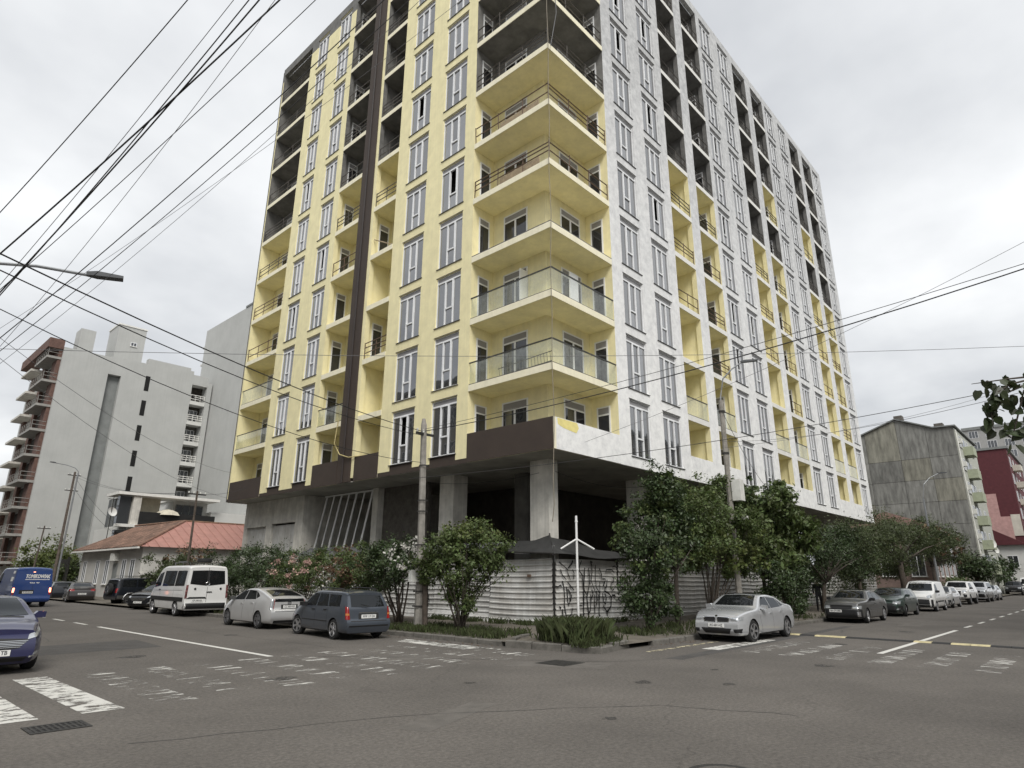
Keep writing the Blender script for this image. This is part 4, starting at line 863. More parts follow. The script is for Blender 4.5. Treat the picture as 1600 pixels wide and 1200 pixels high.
def wheel_meshes(r, w, spokes, rm, style):
    k = (r, w, spokes, rm, style)
    if k in WHEELS: return WHEELS[k]
    T = MB(); T.lathe([(r*.66, -w/2+.015), (r*.72, -w/2), (r*.93, -w/2+.005), (r, -w/2+.035), (r*1.0, w/2-.035), (r*.93, w/2-.005), (r*.72, w/2), (r*.66, w/2-.015), (r*.64, 0)], axis='y', n=28)
    tm = T.mesh('wheel', 'tyre', True, 40)
    M = MB(); o = w/2
    M.lathe([(r*.70, o+.002), (r*.68, o+.006), (r*.64, o-.004), (r*.62, o-.05), (.0, o-.06)], axis='y', n=28, mi=1)
    M.lathe([(r*.705, o-.004), (r*.70, o+.008), (r*.645, o+.006), (r*.63, o-.03)], axis='y', n=28, mi=0)
    M.lathe([(0, o-.002), (r*.12, o-.002), (r*.17, o-.012), (r*.17, o-.05)], axis='y', n=14, mi=0)
    for s_ in range(spokes):
        for off in ((-.10, .10) if style == 'twin' else (0,)):
            a = 2*math.pi*s_/spokes+off; ca, sa = math.cos(a), math.sin(a); wi = r*(.05 if style == 'twin' else .10 if style == 'thin' else .14)
            def q(rad, lat, y_): return (ca*rad-sa*lat, y_, sa*rad+ca*lat)
            M.add([q(r*.12, -wi*.8, o-.006), q(r*.12, wi*.8, o-.006), q(r*.65, wi*1.2, o+.001), q(r*.65, -wi*1.2, o+.001), q(r*.12, -wi, o-.045), q(r*.12, wi, o-.045), q(r*.65, wi*1.4, o-.03), q(r*.65, -wi*1.4, o-.03)],
                  [(0, 1, 2, 3), (0, 4, 5, 1), (1, 5, 6, 2), (2, 6, 7, 3), (3, 7, 4, 0)], 0)
    WHEELS[k] = (tm, M.mesh('rim', [rm, 'rim_dark'], True, 35)); return WHEELS[k]

def make_car(name, label, cat, loc, head, sp, group=None):
    t = thing(name, label, cat, (loc[0], loc[1], loc[2] if len(loc) > 2 else 0), R(head), group)
    W2 = sp['W']/2; zb = sp.get('zb', .2)
    fz, fx = zip(*sp['front']); rz, rx = zip(*sp['rear'])
    xf = lambda z: np.interp(z, fz, fx); xr = lambda z: np.interp(z, rz, rx)
    tops = sp['top']; ss = [(x-xr(z))/(xf(z)-xr(z)) for x, z in tops]; ss[0] = 0.0; ss[-1] = 1.0; zs_ = [z for x, z in tops]
    secz, secf = zip(*sp['sect']); Ltot = xf(.5)-xr(.5)
    ns = 78; sq = np.unique(np.concatenate([np.linspace(0, 1, ns), np.array(ss), [.004, .012, .025, .04, .96, .975, .988, .996]]))
    zt = pchip(ss, zs_, sq)
    af, rf_ = sp.get('nose', (.2, .9)); ar, rr_ = sp.get('tail', (.12, .6))
    cr = sp.get('crown', .035); rad = sp.get('rad', .07); NS, NA, NT = 13, 5, 5
    vs = []
    for s_, z_ in zip(sq, zt):
        df = (1-s_)*Ltot; dr = s_*Ltot
        plan = 1-(af*(max(0, 1-df/rf_))**2.4)-(ar*(max(0, 1-dr/rr_))**2.4)
        Y = lambda z: W2*plan*np.interp(z, secz, secf)
        ra = min(rad, (z_-zb)*.3); ze = z_-cr-ra; ring = []
        ring.append((0, zb)); ring.append((Y(zb)-.10, zb)); ring.append((Y(zb)-.03, zb+.02))
        for j in range(NS): z = zb+.06+(ze-zb-.06)*j/(NS-1); ring.append((Y(z), z))
        ye = Y(ze)
        for j in range(1, NA): a = math.pi/2*j/(NA-1); ring.append((ye-ra*(1-math.cos(a))*1.15, ze+ra*math.sin(a)))
        y2 = ring[-1][0]
        for j in range(1, NT): u_ = 1-j/(NT-1); ring.append((y2*u_, z_-cr*u_*u_))
        full = [(-y_, z) for y_, z in ring[1:]][::-1]
        ring = ring+[(-y_, z) for y_, z in ring[1:-1]][::-1]
        for y_, z in ring:
            zx = min(z, ze); x = xr(zx)+s_*(xf(zx)-xr(zx)); vs.append((float(x), float(y_), float(z)))
    n = len(ring); m_ = len(sq); B = MB()
    fs = [(i*n+j, (i+1)*n+j, (i+1)*n+(j+1) % n, i*n+(j+1) % n) for i in range(m_-1) for j in range(n)]
    for base, flip in ((0, False), ((m_-1)*n, True)):
        h = n//2
        for j in range(h):
            a, b_, c, d = base+j, base+j+1, base+(n-j-1) % n, base+(n-j) % n
            f = [a, b_, c, d]; f = [q for i, q in enumerate(f) if q not in f[:i]]
            if len(f) >= 3: fs.append(tuple(f if not flip else f[::-1]))
    B.add(vs, fs)
    me = B.mesh('body', [sp['paint'], 'car_under'], True)
    bm = bmesh.new(); bm.from_mesh(me); bmesh.ops.remove_doubles(bm, verts=bm.verts, dist=1e-5); bmesh.ops.recalc_face_normals(bm, faces=bm.faces); bm.to_mesh(me)
    bvh = BVHTree.FromBMesh(bm); bm.free()
    body = link('body', me, t)
    # wheel arches cut out of the body
    r = sp['r']; wx = sp['wheels']; c = MB()
    for x in wx:
        for s_ in (1, -1):
            ya, yb = (W2-.30, W2+.3) if s_ > 0 else (-W2-.3, -W2+.30); cn = 28; rc = r*1.13
            cv = [(x+rc*math.cos(2*math.pi*j/cn), yy, r+.01+rc*math.sin(2*math.pi*j/cn)) for yy in (ya, yb) for j in range(cn)]
            c.add(cv, [tuple(range(cn)), tuple(range(2*cn-1, cn-1, -1))]+[(j, j+cn, (j+1) % cn+cn, (j+1) % cn) for j in range(cn)], 1)
    cm = c.mesh('cutter', [sp['paint'], 'car_under'])
    cb = bmesh.new(); cb.from_mesh(cm); bmesh.ops.recalc_face_normals(cb, faces=cb.faces); cb.to_mesh(cm); cb.free()
    co = bpy.data.objects.new('cutter', cm); COL.objects.link(co); co.matrix_world = t.matrix_world
    bm_ = body.modifiers.new('b', 'BOOLEAN'); bm_.object = co; bm_.operation = 'DIFFERENCE'; bm_.solver = 'EXACT'
    body.parent = None
    dg = bpy.context.evaluated_depsgraph_get(); nm = bpy.data.meshes.new_from_object(body.evaluated_get(dg)); body.modifiers.clear(); bpy.data.objects.remove(co)
    body.data = nm; nm.name = 'body'; body.parent = t
    fl = np.zeros(len(nm.polygons), dtype=np.int32); nm.polygons.foreach_get('material_index', fl)
    for p in nm.polygons:
        if p.center.z < zb+.015: fl[p.index] = 1
    nm.polygons.foreach_set('material_index', fl); nm.polygons.foreach_set('use_smooth', [True]*len(nm.polygons)); nm.set_sharp_from_angle(angle=R(38)); nm.update()
    # conforming panels
    def cast(kind, a, b_, k=0.0, sgn=1):
        if kind == 'side': o_, d = Vector((a, sgn*3, b_)), Vector((0, -sgn, 0))
        elif kind == 'front': d = Vector((-1, -k*(1 if a > 0 else -1), 0)).normalized(); o_ = Vector((xf(b_), a, b_))-d*3
        elif kind == 'rear': d = Vector((1, -k*(1 if a > 0 else -1), 0)).normalized(); o_ = Vector((xr(b_), a, b_))-d*3
        else: o_, d = Vector((a, b_, 4)), Vector((0, 0, -1))
        h = bvh.ray_cast(o_, d)
        if h[0] is None:
            h = bvh.find_nearest(o_+d*3)
        return h[0], h[1]
    def panel(pname, kind, bot, topp, m, off=.006, nu=10, nv=5, k=0.0, sgn=1, parent=None, smooth=True):
        M = MB(); vs = []
        def samp(pl, u): 
            f = u*(len(pl)-1); i = min(int(f), len(pl)-2); f -= i; return (pl[i][0]*(1-f)+pl[i+1][0]*f, pl[i][1]*(1-f)+pl[i+1][1]*f)
        for i in range(nu+1):
            p, q = samp(bot, i/nu), samp(topp, i/nu)
            for j in range(nv+1):
                v_ = j/nv; h, nn = cast(kind, p[0]*(1-v_)+q[0]*v_, p[1]*(1-v_)+q[1]*v_, k, sgn); vs.append(tuple(h+nn*off))
        M.add(vs, [(i*(nv+1)+j, (i+1)*(nv+1)+j, (i+1)*(nv+1)+j+1, i*(nv+1)+j+1) for i in range(nu) for j in range(nv)])
        return M.build(pname, m, parent or t, smooth=smooth)
    mir = lambda pl: [(-a, b_) for a, b_ in pl]
    for (nm_, kind, bot, topp, m, *o_) in sp.get('panels', []):
        kw = o_[0] if o_ else {}
        if kind == 'side':
            for sg in (1, -1): panel(nm_, 'side', bot, topp, m, sgn=sg, **kw)
        elif kw.get('pair'):
            kk = {a: b_ for a, b_ in kw.items() if a != 'pair'}
            panel(nm_, kind, bot, topp, m, **kk); panel(nm_, kind, mir(bot), mir(topp), m, **kk)
        else: panel(nm_, kind, bot, topp, m, **kw)
    # wheels
    wr, sk, st = sp.get('rim', ('rim_silver', 5, 'std')); ww = sp.get('ww', .2); tm, rm = wheel_meshes(r, ww, sk, wr, st)
    for i, x in enumerate(wx):
        for s_ in (1, -1):
            w = link('wheel', tm, t, (x, s_*(W2-ww/2-.015), r)); rz_ = sp.get('steer', 0) if i == 1 else 0
            w.rotation_euler = (0, rnd.uniform(0, 6), (0 if s_ > 0 else math.pi)+R(rz_)); link('rim', rm, w)
    # mirrors
    if 'mirror' in sp:
        mx, mz = sp['mirror']
        for s_ in (1, -1):
            h, nn = cast('side', mx, mz, sgn=s_); y0 = h.y; M = MB()
            M.add([(mx+a*.09-.02, y0+s_*b_, mz+c_) for a in (-1, 1) for b_, c_ in ((.0, -.01), (.0, .03), (.06, -.05), (.06, .09), (.21, -.045), (.22, .075))],
                  [(0, 2, 3, 1), (2, 4, 5, 3), (6, 7, 9, 8), (8, 9, 11, 10), (0, 1, 7, 6), (4, 10, 11, 5), (1, 3, 9, 7), (3, 5, 11, 9), (0, 6, 8, 2), (2, 8, 10, 4)])
            M.build('side_mirror', sp.get('mirror_mat', sp['paint']), t)
    for (hx, hz) in sp.get('handles', []):
        for s_ in (1, -1):
            h, nn = cast('side', hx, hz, sgn=s_); M = MB(); M.box(hx-.09, hx+.09, h.y-.01, h.y+.03 if s_ > 0 else h.y-.03, hz-.018, hz+.018); M.build('door_handle', sp.get('handle_mat', sp['paint']), t)
    for kind, py, pz, txt in sp.get('plates', []):
        h, nn = cast(kind, py, pz); sg = 1 if kind == 'front' else -1; M = MB(); x = h.x+sg*.012; M.box(x-.008, x+.008, py-.26, py+.26, pz-.056, pz+.056); p = M.build('license_plate', 'plate', t)
        rot = Matrix.Rotation(R(90), 4, 'X'); rot = Matrix.Rotation(R(90 if sg > 0 else -90), 4, 'Z') @ rot
        lettering(txt, .105, 'plate_ink', p, Matrix.Translation((x+sg*.0095, py, pz)) @ rot, width=.43, bold=.002)
    return t, panel, cast

def seams(xs, z0, z1):   # door shut lines
    return [('door_seam', 'side', [(x-.006, z0), (x+.006, z0)], [(x2-.006, z1), (x2+.006, z1)], 'seam', dict(nu=1, nv=8, off=.002)) for x, x2 in xs]
SECT = [(.2, .93), (.32, .985), (.55, 1.0), (.8, .99), (.95, .955), (1.42, .70)]

# silver saloon parked at the corner of the right-hand street
bmw = dict(L=4.62, W=1.81, zb=.19, r=.325, wheels=(-1.30, 1.51), paint='p_silver', rim=('rim_silver', 5, 'twin'), ww=.225, steer=-6,
    front=[(.19, 2.17), (.34, 2.31), (.55, 2.30), (.70, 2.24), (.8, 2.12), (.95, 1.9)], rear=[(.2, -2.12), (.45, -2.31), (.8, -2.28), (1.04, -2.18)],
    top=[(-2.2, 1.02), (-1.72, 1.09), (-1.5, 1.12), (-.82, 1.36), (-.2, 1.425), (.22, 1.41), (.98, 1.05), (1.05, 1.02), (1.6, .94), (2.02, .83), (2.2, .74)],
    sect=[(.19, .94), (.3, .985), (.5, 1.0), (.75, .985), (.80, .995), (.93, .955), (1.42, .69)], nose=(.22, .85), tail=(.14, .6),
    panels=[('windshield', 'front', [(-.66, 1.06), (0, 1.06), (.66, 1.06)], [(-.53, 1.365), (0, 1.385), (.53, 1.365)], 'car_glass', dict(nu=12)),
     ('rear_window', 'rear', [(-.58, 1.14), (.58, 1.14)], [(-.5, 1.34), (.5, 1.34)], 'car_glass'),
     ('side_window', 'side', [(-.06, .97), (.84, .94)], [(-.06, 1.315), (.30, 1.33)], 'car_glass'),
     ('side_window', 'side', [(-.98, 1.0), (-.12, .97)], [(-.80, 1.26), (-.12, 1.315)], 'car_glass'),
     ('side_window', 'side', [(-1.28, 1.04), (-1.03, 1.01)], [(-1.2, 1.06), (-.86, 1.235)], 'car_glass', dict(nu=4)),
     ('headlight', 'front', [(.50, .655), (.86, .655)], [(.47, .745), (.86, .755)], 'lamp_clear', dict(pair=1, k=.35, off=.008)),
     ('grille', 'front', [(.055, .60), (.38, .61)], [(.05, .745), (.40, .735)], 'car_black', dict(pair=1, off=.007)),
     ('grille_surround', 'front', [(.03, .585), (.41, .595)], [(.03, .765), (.44, .755)], 'chrome', dict(pair=1, off=.003)),
     ('lower_intake', 'front', [(-.40, .26), (.40, .26)], [(-.50, .42), (.50, .42)], 'car_black', dict(off=.006)),
     ('fog_vent', 'front', [(.58, .30), (.80, .30)], [(.56, .40), (.84, .42)], 'car_black', dict(pair=1, k=.3, off=.006)),
     ('taillight', 'rear', [(.5, .82), (.84, .82)], [(.5, .97), (.84, .96)], 'lamp_red', dict(pair=1, k=.35, off=.008)),
     ('sunroof', 'top', [(-.35, -.40), (.12, -.40)], [(-.35, .40), (.12, .40)], 'car_glass'),
     ('sill_trim', 'side', [(-.85, .22), (1.05, .22)], [(-.85, .25), (1.05, .25)], 'car_black', dict(nv=1)),
     ]+seams([(.86, 1.0), (-.09, -.09), (-.98, -1.0)], .32, .94), mirror=(.72, 1.0), handles=[(.08, .83), (-.82, .86)], plates=[('front', 0, .50, 'AO-601-HZ')])
SALOON = bmw
t, pan, cast = make_car('saloon_car', 'silver saloon with twin kidney grilles parked by the corner trees', 'car', (3.72, -5.33), 180, bmw)
h, n_ = cast('front', 0, .775); M = MB(); M.lathe([(0, .0), (.04, .0), (.042, .006), (0, .008)], n=14)
o = M.build('emblem', 'emblem_mat' if 'emblem_mat' in MATS else 'chrome', t); o.location = h+n_*.004; o.rotation_euler = Vector((n_.x, n_.y, n_.z)).to_track_quat('Z', 'Y').to_euler()

# dark grey saloon behind it, patched black bumper
import copy
def variant(sp, **k): s_ = copy.deepcopy(sp); s_.update(k); return s_
volvo = variant(bmw, paint='p_grey', rim=('rim_silver', 5, 'std'), r=.315, ww=.2, steer=5, plates=[('front', -.25, .52, 'BA 074 MM')], mirror_mat='car_black',
    front=[(.2, 2.2), (.34, 2.31), (.62, 2.29), (.78, 2.2), (.95, 1.9)],
    top=[(-2.2, 1.0), (-1.72, 1.07), (-1.5, 1.12), (-.82, 1.38), (-.2, 1.44), (.22, 1.42), (.98, 1.05), (1.05, 1.02), (1.6, .96), (2.02, .88), (2.2, .80)])
volvo['panels'] = [p for p in bmw['panels'] if p[0] not in ('headlight', 'grille', 'grille_surround', 'lower_intake', 'fog_vent', 'sunroof')]+[
    ('headlight', 'front', [(.48, .63), (.86, .63)], [(.48, .76), (.86, .75)], 'lamp_clear', dict(pair=1, k=.3, off=.008)),
    ('grille', 'front', [(-.42, .60), (.42, .60)], [(-.46, .77), (.46, .77)], 'car_black', dict(off=.007)),
    ('bumper', 'front', [(-.86, .24), (0, .24), (.86, .24)], [(-.86, .58), (0, .58), (.86, .58)], 'car_black', dict(off=.012, nu=18, k=.2)),
    ('missing_lamp', 'front', [(.66, .30), (.80, .30)], [(.66, .50), (.80, .50)], 'rim_silver', dict(off=.016, k=.3)),
    ('body_strip', 'side', [(-.85, .56), (1.05, .56)], [(-.85, .59), (1.05, .59)], 'chrome', dict(nv=1, off=.008)), ('sunroof', 'top', [(-.35, -.40), (.12, -.40)], [(-.35, .40), (.12, .40)], 'car_glass')]
make_car('saloon_car', 'dark grey saloon with patched black bumper behind the silver saloon', 'car', (16.4, -5.36), 180, volvo)

# estate car, blue grey, rear toward the corner
astra = dict(W=1.71, zb=.2, r=.305, wheels=(-1.32, 1.35), paint='p_astra', rim=('rim_silver', 5, 'thin'), ww=.195, steer=14,
    front=[(.2, 2.05), (.35, 2.15), (.6, 2.13), (.75, 2.0), (.95, 1.7)], rear=[(.2, -2.05), (.42, -2.14), (.55, -2.14), (.6, -2.08), (.95, -2.02), (1.3, -1.78), (1.5, -1.6)],
    top=[(-1.66, 1.42), (-1.5, 1.47), (-.9, 1.50), (0, 1.505), (.3, 1.48), (1.05, 1.06), (1.12, 1.03), (1.7, .92), (1.98, .80), (2.05, .72)],
    sect=[(.2, .93), (.32, .985), (.55, 1.0), (.8, .985), (.97, .95), (1.5, .76)], nose=(.22, .9), tail=(.10, .5),
    panels=[('windshield', 'front', [(-.64, 1.08), (0, 1.08), (.64, 1.08)], [(-.55, 1.43), (0, 1.45), (.55, 1.43)], 'car_glass', dict(nu=12)),
     ('rear_window', 'rear', [(-.60, .985), (0, .97), (.60, .985)], [(-.54, 1.34), (0, 1.345), (.54, 1.34)], 'car_glass', dict(nu=12)),
     ('side_window', 'side', [(.05, .98), (.92, .97)], [(.05, 1.36), (.42, 1.38)], 'car_glass'),
     ('side_window', 'side', [(-.80, .99), (-.03, .98)], [(-.62, 1.36), (-.03, 1.37)], 'car_glass'),
     ('side_window', 'side', [(-1.62, 1.0), (-.88, .99)], [(-1.50, 1.34), (-.72, 1.355)], 'car_glass'),
     ('headlight', 'front', [(.45, .6), (.80, .6)], [(.45, .72), (.8, .74)], 'lamp_clear', dict(pair=1, k=.3)),
     ('grille', 'front', [(-.36, .62), (.36, .62)], [(-.36, .70), (.36, .70)], 'car_black'),
     ('taillight', 'rear', [(.66, .62), (.81, .62)], [(.70, .98), (.80, 1.0)], 'lamp_red', dict(pair=1, k=.45, off=.010, nv=8)),
     ('reverse_lamp', 'rear', [(.68, .74), (.80, .74)], [(.69, .80), (.80, .80)], 'lamp_amber', dict(pair=1, k=.45, off=.016, nv=2)),
     ('chrome_strip', 'rear', [(-.33, .795), (.33, .795)], [(-.33, .825), (.33, .825)], 'chrome', dict(nv=1, off=.012)),
     ('plate_recess', 'rear', [(-.36, .62), (.36, .62)], [(-.36, .785), (.36, .785)], 'seam', dict(nv=2, off=.004)),
     ('tailgate_seam', 'rear', [(-.64, .555), (.64, .555)], [(-.64, .575), (.64, .575)], 'seam', dict(nv=1, off=.004)),
     ('bumper_trim', 'rear', [(-.78, .40), (0, .40), (.78, .40)], [(-.78, .44), (0, .44), (.78, .44)], 'car_black', dict(nv=1, k=.2, nu=16)),
     ('side_strip', 'side', [(-.9, .52), (.95, .52)], [(-.9, .55), (.95, .55)], 'car_black', dict(nv=1))]+seams([(.98, 1.0), (.01, .01), (-.86, -.86)], .32, .96),
    mirror=(.80, 1.0), mirror_mat='car_black', handles=[(.17, .87), (-.68, .88)], handle_mat='car_black', plates=[('rear', .0, .70, 'WW 119 DA')])
t, pan, cast = make_car('estate_car', 'blue grey estate car with roof rails parked beside the pole', 'car', (-5.72, 4.98), 84.5, astra)
for s_ in (1, -1):
    M = MB(); M.tube([(-1.45, s_*.56, 1.45), (-1.35, s_*.57, 1.53), (-.2, s_*.58, 1.555), (.2, s_*.57, 1.53), (.28, s_*.56, 1.47)], .02, 6); M.build('roof_rail', 'car_black', t)
M = MB(); M.tube([(-2.07, .0, 1.0), (-2.06, .30, 1.06)], .012, 5); M.build('rear_wiper', 'car_black', t)

# silver hatchback with split rear window
prius = dict(W=1.745, zb=.19, r=.31, wheels=(-1.35, 1.35), paint='p_silver2', rim=('rim_grey', 5, 'std'), ww=.195,
    front=[(.2, 2.1), (.35, 2.22), (.6, 2.17), (.75, 2.02), (1.0, 1.6)], rear=[(.2, -2.12), (.4, -2.24), (.62, -2.22), (.75, -2.14), (1.12, -2.10), (1.3, -1.9)],
    top=[(-2.08, 1.10), (-1.98, 1.15), (-1.1, 1.40), (-.5, 1.485), (0, 1.475), (.45, 1.37), (1.2, 1.04), (1.3, 1.0), (1.75, .87), (2.03, .75), (2.15, .66)],
    sect=[(.19, .94), (.3, .985), (.55, 1.0), (.8, .985), (1.0, .94), (1.48, .68)], nose=(.25, .95), tail=(.13, .6),
    panels=[('windshield', 'front', [(-.64, 1.06), (0, 1.06), (.64, 1.06)], [(-.52, 1.38), (0, 1.40), (.52, 1.38)], 'car_glass', dict(nu=12)),
     ('rear_window', 'top', [(-1.12, -.52), (-1.12, .52)], [(-1.92, -.60), (-1.92, .60)], 'car_glass', dict(off=.008)),
     ('lower_rear_window', 'rear', [(-.60, .98), (.60, .98)], [(-.58, 1.085), (.58, 1.085)], 'car_glass', dict(off=.008)),
     ('side_window', 'side', [(.02, 1.03), (1.05, 1.0)], [(.02, 1.385), (.38, 1.34)], 'car_glass'),
     ('side_window', 'side', [(-.95, 1.06), (-.04, 1.03)], [(-.66, 1.36), (-.04, 1.39)], 'car_glass'),
     ('side_window', 'side', [(-1.15, 1.17), (-.97, 1.08)], [(-1.02, 1.24), (-.70, 1.355)], 'car_glass', dict(nu=4)),
     ('taillight', 'rear', [(.66, .72), (.80, .70)], [(.62, 1.08), (.74, 1.06)], 'lamp_clear', dict(pair=1, k=.45, off=.010, nv=8)),
     ('taillight_edge', 'rear', [(.635, .72), (.66, .72)], [(.60, 1.08), (.62, 1.08)], 'lamp_red', dict(pair=1, k=.45, off=.012, nv=6, nu=2)),
     ('plate_recess', 'rear', [(-.34, .72), (.34, .72)], [(-.34, .88), (.34, .88)], 'seam', dict(nv=2, off=.003)),
     ('tailgate_seam', 'rear', [(-.60, .62), (.60, .62)], [(-.60, .636), (.60, .636)], 'seam', dict(nv=1, off=.004)),
     ('diffuser', 'rear', [(-.62, .22), (.62, .22)], [(-.62, .32), (.62, .32)], 'car_black', dict(nv=2)),
     ('headlight', 'front', [(.45, .62), (.80, .66)], [(.42, .70), (.75, .84)], 'lamp_clear', dict(pair=1, k=.3))]+seams([(1.0, 1.05), (-.01, -.01), (-.98, -1.05)], .32, 1.0),
    mirror=(.92, 1.05), mirror_mat='p_grey', handles=[(.12, .88), (-.75, .92)], plates=[('rear', 0, .80, 'CC-809-RR')])
t, pan, cast = make_car('hatchback_car', 'silver hatchback with split dark rear glass behind the estate', 'car', (-5.45, 10.85), 89, prius)
h, n_ = cast('rear', 0, .93); M = MB(); M.lathe([(.045, 0), (.06, .006), (.075, 0)], n=16); M.box(-.012, .012, -.05, .05, 0, .006); o = M.build('emblem', 'car_black', t); o.location = h+n_*.006; o.rotation_euler = n_.to_track_quat('Z', 'Y').to_euler(); o.scale = (1, 1, 1)

# white passenger van with roof rack
van = dict(W=1.99, zb=.28, r=.345, wheels=(-1.55, 1.75), paint='p_white', rim=('rim_silver', 5, 'std'), ww=.225, crown=.05, rad=.10,
    front=[(.28, 2.62), (.5, 2.72), (.9, 2.66), (1.1, 2.55), (1.3, 2.3)], rear=[(.28, -2.6), (.45, -2.72), (.6, -2.72), (.62, -2.66), (1.4, -2.65), (2.1, -2.58), (2.35, -2.52)],
    top=[(-2.53, 2.24), (-2.44, 2.31), (-1.5, 2.345), (.6, 2.345), (1.0, 2.31), (1.35, 2.16), (1.95, 1.42), (2.1, 1.30), (2.45, 1.14), (2.56, 1.0)],
    sect=[(.28, .95), (.4, .99), (.8, 1.0), (1.3, .985), (2.0, .90), (2.35, .86)], nose=(.22, .8), tail=(.03, .3),
    panels=[('windshield', 'front', [(-.78, 1.42), (0, 1.40), (.78, 1.42)], [(-.70, 2.06), (0, 2.1), (.70, 2.06)], 'car_glass', dict(nu=12)),
     ('rear_door_window', 'rear', [(.05, 1.38), (.80, 1.46)], [(.05, 2.08), (.74, 2.06)], 'car_glass', dict(pair=1, off=.01)),
     ('rear_glass_centre', 'rear', [(-.05, 1.39), (.05, 1.39)], [(-.05, 2.08), (.05, 2.08)], 'car_black', dict(off=.005, nu=2)),
     ('side_window', 'side', [(-1.05, 1.36), (.62, 1.34)], [(-1.02, 2.06), (.62, 2.06)], 'car_glass', dict(off=.01)),
     ('side_window', 'side', [(-2.42, 1.38), (-1.15, 1.36)], [(-2.38, 2.06), (-1.13, 2.06)], 'car_glass', dict(off=.01)),
     ('side_window', 'side', [(.85, 1.36), (1.85, 1.26)], [(.85, 2.02), (1.35, 1.92)], 'car_glass', dict(off=.01)),
     ('taillight', 'rear', [(.88, .82), (.97, .82)], [(.86, 1.42), (.95, 1.42)], 'lamp_mix', dict(pair=1, k=.5, off=.012, nv=8)),
     ('side_moulding', 'side', [(-2.5, .68), (2.2, .68)], [(-2.5, .86), (2.2, .86)], 'car_black', dict(off=.014, nu=24, nv=2)),
     ('rear_bumper', 'rear', [(-.97, .36), (0, .36), (.97, .36)], [(-.97, .60), (0, .60), (.97, .60)], 'car_black', dict(off=.02, nu=18)),
     ('number_board', 'rear', [(-.02, .80), (.90, .80)], [(.05, .88), (.78, .88)], 'car_black', dict(off=.006)),
     ('door_seam', 'rear', [(-.008, .64), (.008, .64)], [(-.008, 2.2), (.008, 2.2)], 'seam', dict(nu=1, off=.003)),
     ('crease', 'side', [(-2.3, 1.17), (1.6, 1.12)], [(-2.3, 1.185), (1.6, 1.135)], 'seam', dict(nv=1, off=.002)),
     ('front_bumper', 'front', [(-.9, .34), (0, .34), (.9, .34)], [(-.9, .62), (0, .62), (.9, .62)], 'car_black', dict(off=.012)),
     ('headlight', 'front', [(.6, .85), (.88, .86)], [(.56, 1.02), (.84, 1.12)], 'lamp_clear', dict(pair=1, k=.3)),
     ('grille', 'front', [(-.5, .8), (.5, .8)], [(-.5, 1.0), (.5, 1.0)], 'car_black')]+seams([(.78, .78), (-1.1, -1.1), (1.9, 1.7)], .45, 1.3),
    mirror=(1.75, 1.45), mirror_mat='car_black', handles=[(.9, 1.18)], handle_mat='car_black', plates=[('rear', .40, .72, 'GP-340-RR')])
mat('lamp_mix', (.30, .12, .12), .2, col2=(.03, .012, .012), vscale=4, streak=(.3, .3, 2.2), coat=.8)
t, pan, cast = make_car('passenger_van', 'white passenger van with roof rack parked before the oleander hedge', 'van', (-4.45, 21.3), 87.5, van); t.scale = (1.05, 1.05, 1.05)
for x in (-2.0, -1.0, .1):
    M = MB(); M.box(x-.04, x+.04, -.72, .72, 2.42, 2.45); M.box(x-.03, x+.03, -.70, -.66, 2.28, 2.42); M.box(x-.03, x+.03, .66, .70, 2.28, 2.42); M.build('rack_bar', 'chrome', t)
M = MB(); M.lathe([(.18, 0), (.30, .0), (.33, .06), (.33, .14), (.30, .2), (.18, .2)], (-1.55, -.1, 2.45), n=20); M.build('roof_tyre', 'tyre', t)
M = MB(); M.box(-1.0, .2, .45, .52, 2.46, 2.52); M.build('rack_rail', 'chrome', t)
for y_ in (.55, -.62):
    h, n_ = cast('rear', y_, 1.24); M = MB(); M.lathe([(.0, .02), (.05, .02), (.055, 0)], n=12); o = M.build('door_lock', 'car_black', t); o.location = h; o.rotation_euler = n_.to_track_quat('Z', 'Y').to_euler()
h, n_ = cast('rear', -.1, 1.1); M = MB(); M.box(h.x-.03, h.x+.0, -.22, .02, 1.08, 1.12); M.build('door_handle', 'car_black', t)
h, n_ = cast('rear', .0, 1.47); M = MB(); M.lathe([(.07, 0), (.085, .006), (.095, 0)], n=20); M.box(-.006, .006, -.08, 0, .0, .005); o = M.build('emblem', 'chrome', t); o.location = h+n_*.014; o.rotation_euler = n_.to_track_quat('Z', 'Y').to_euler()

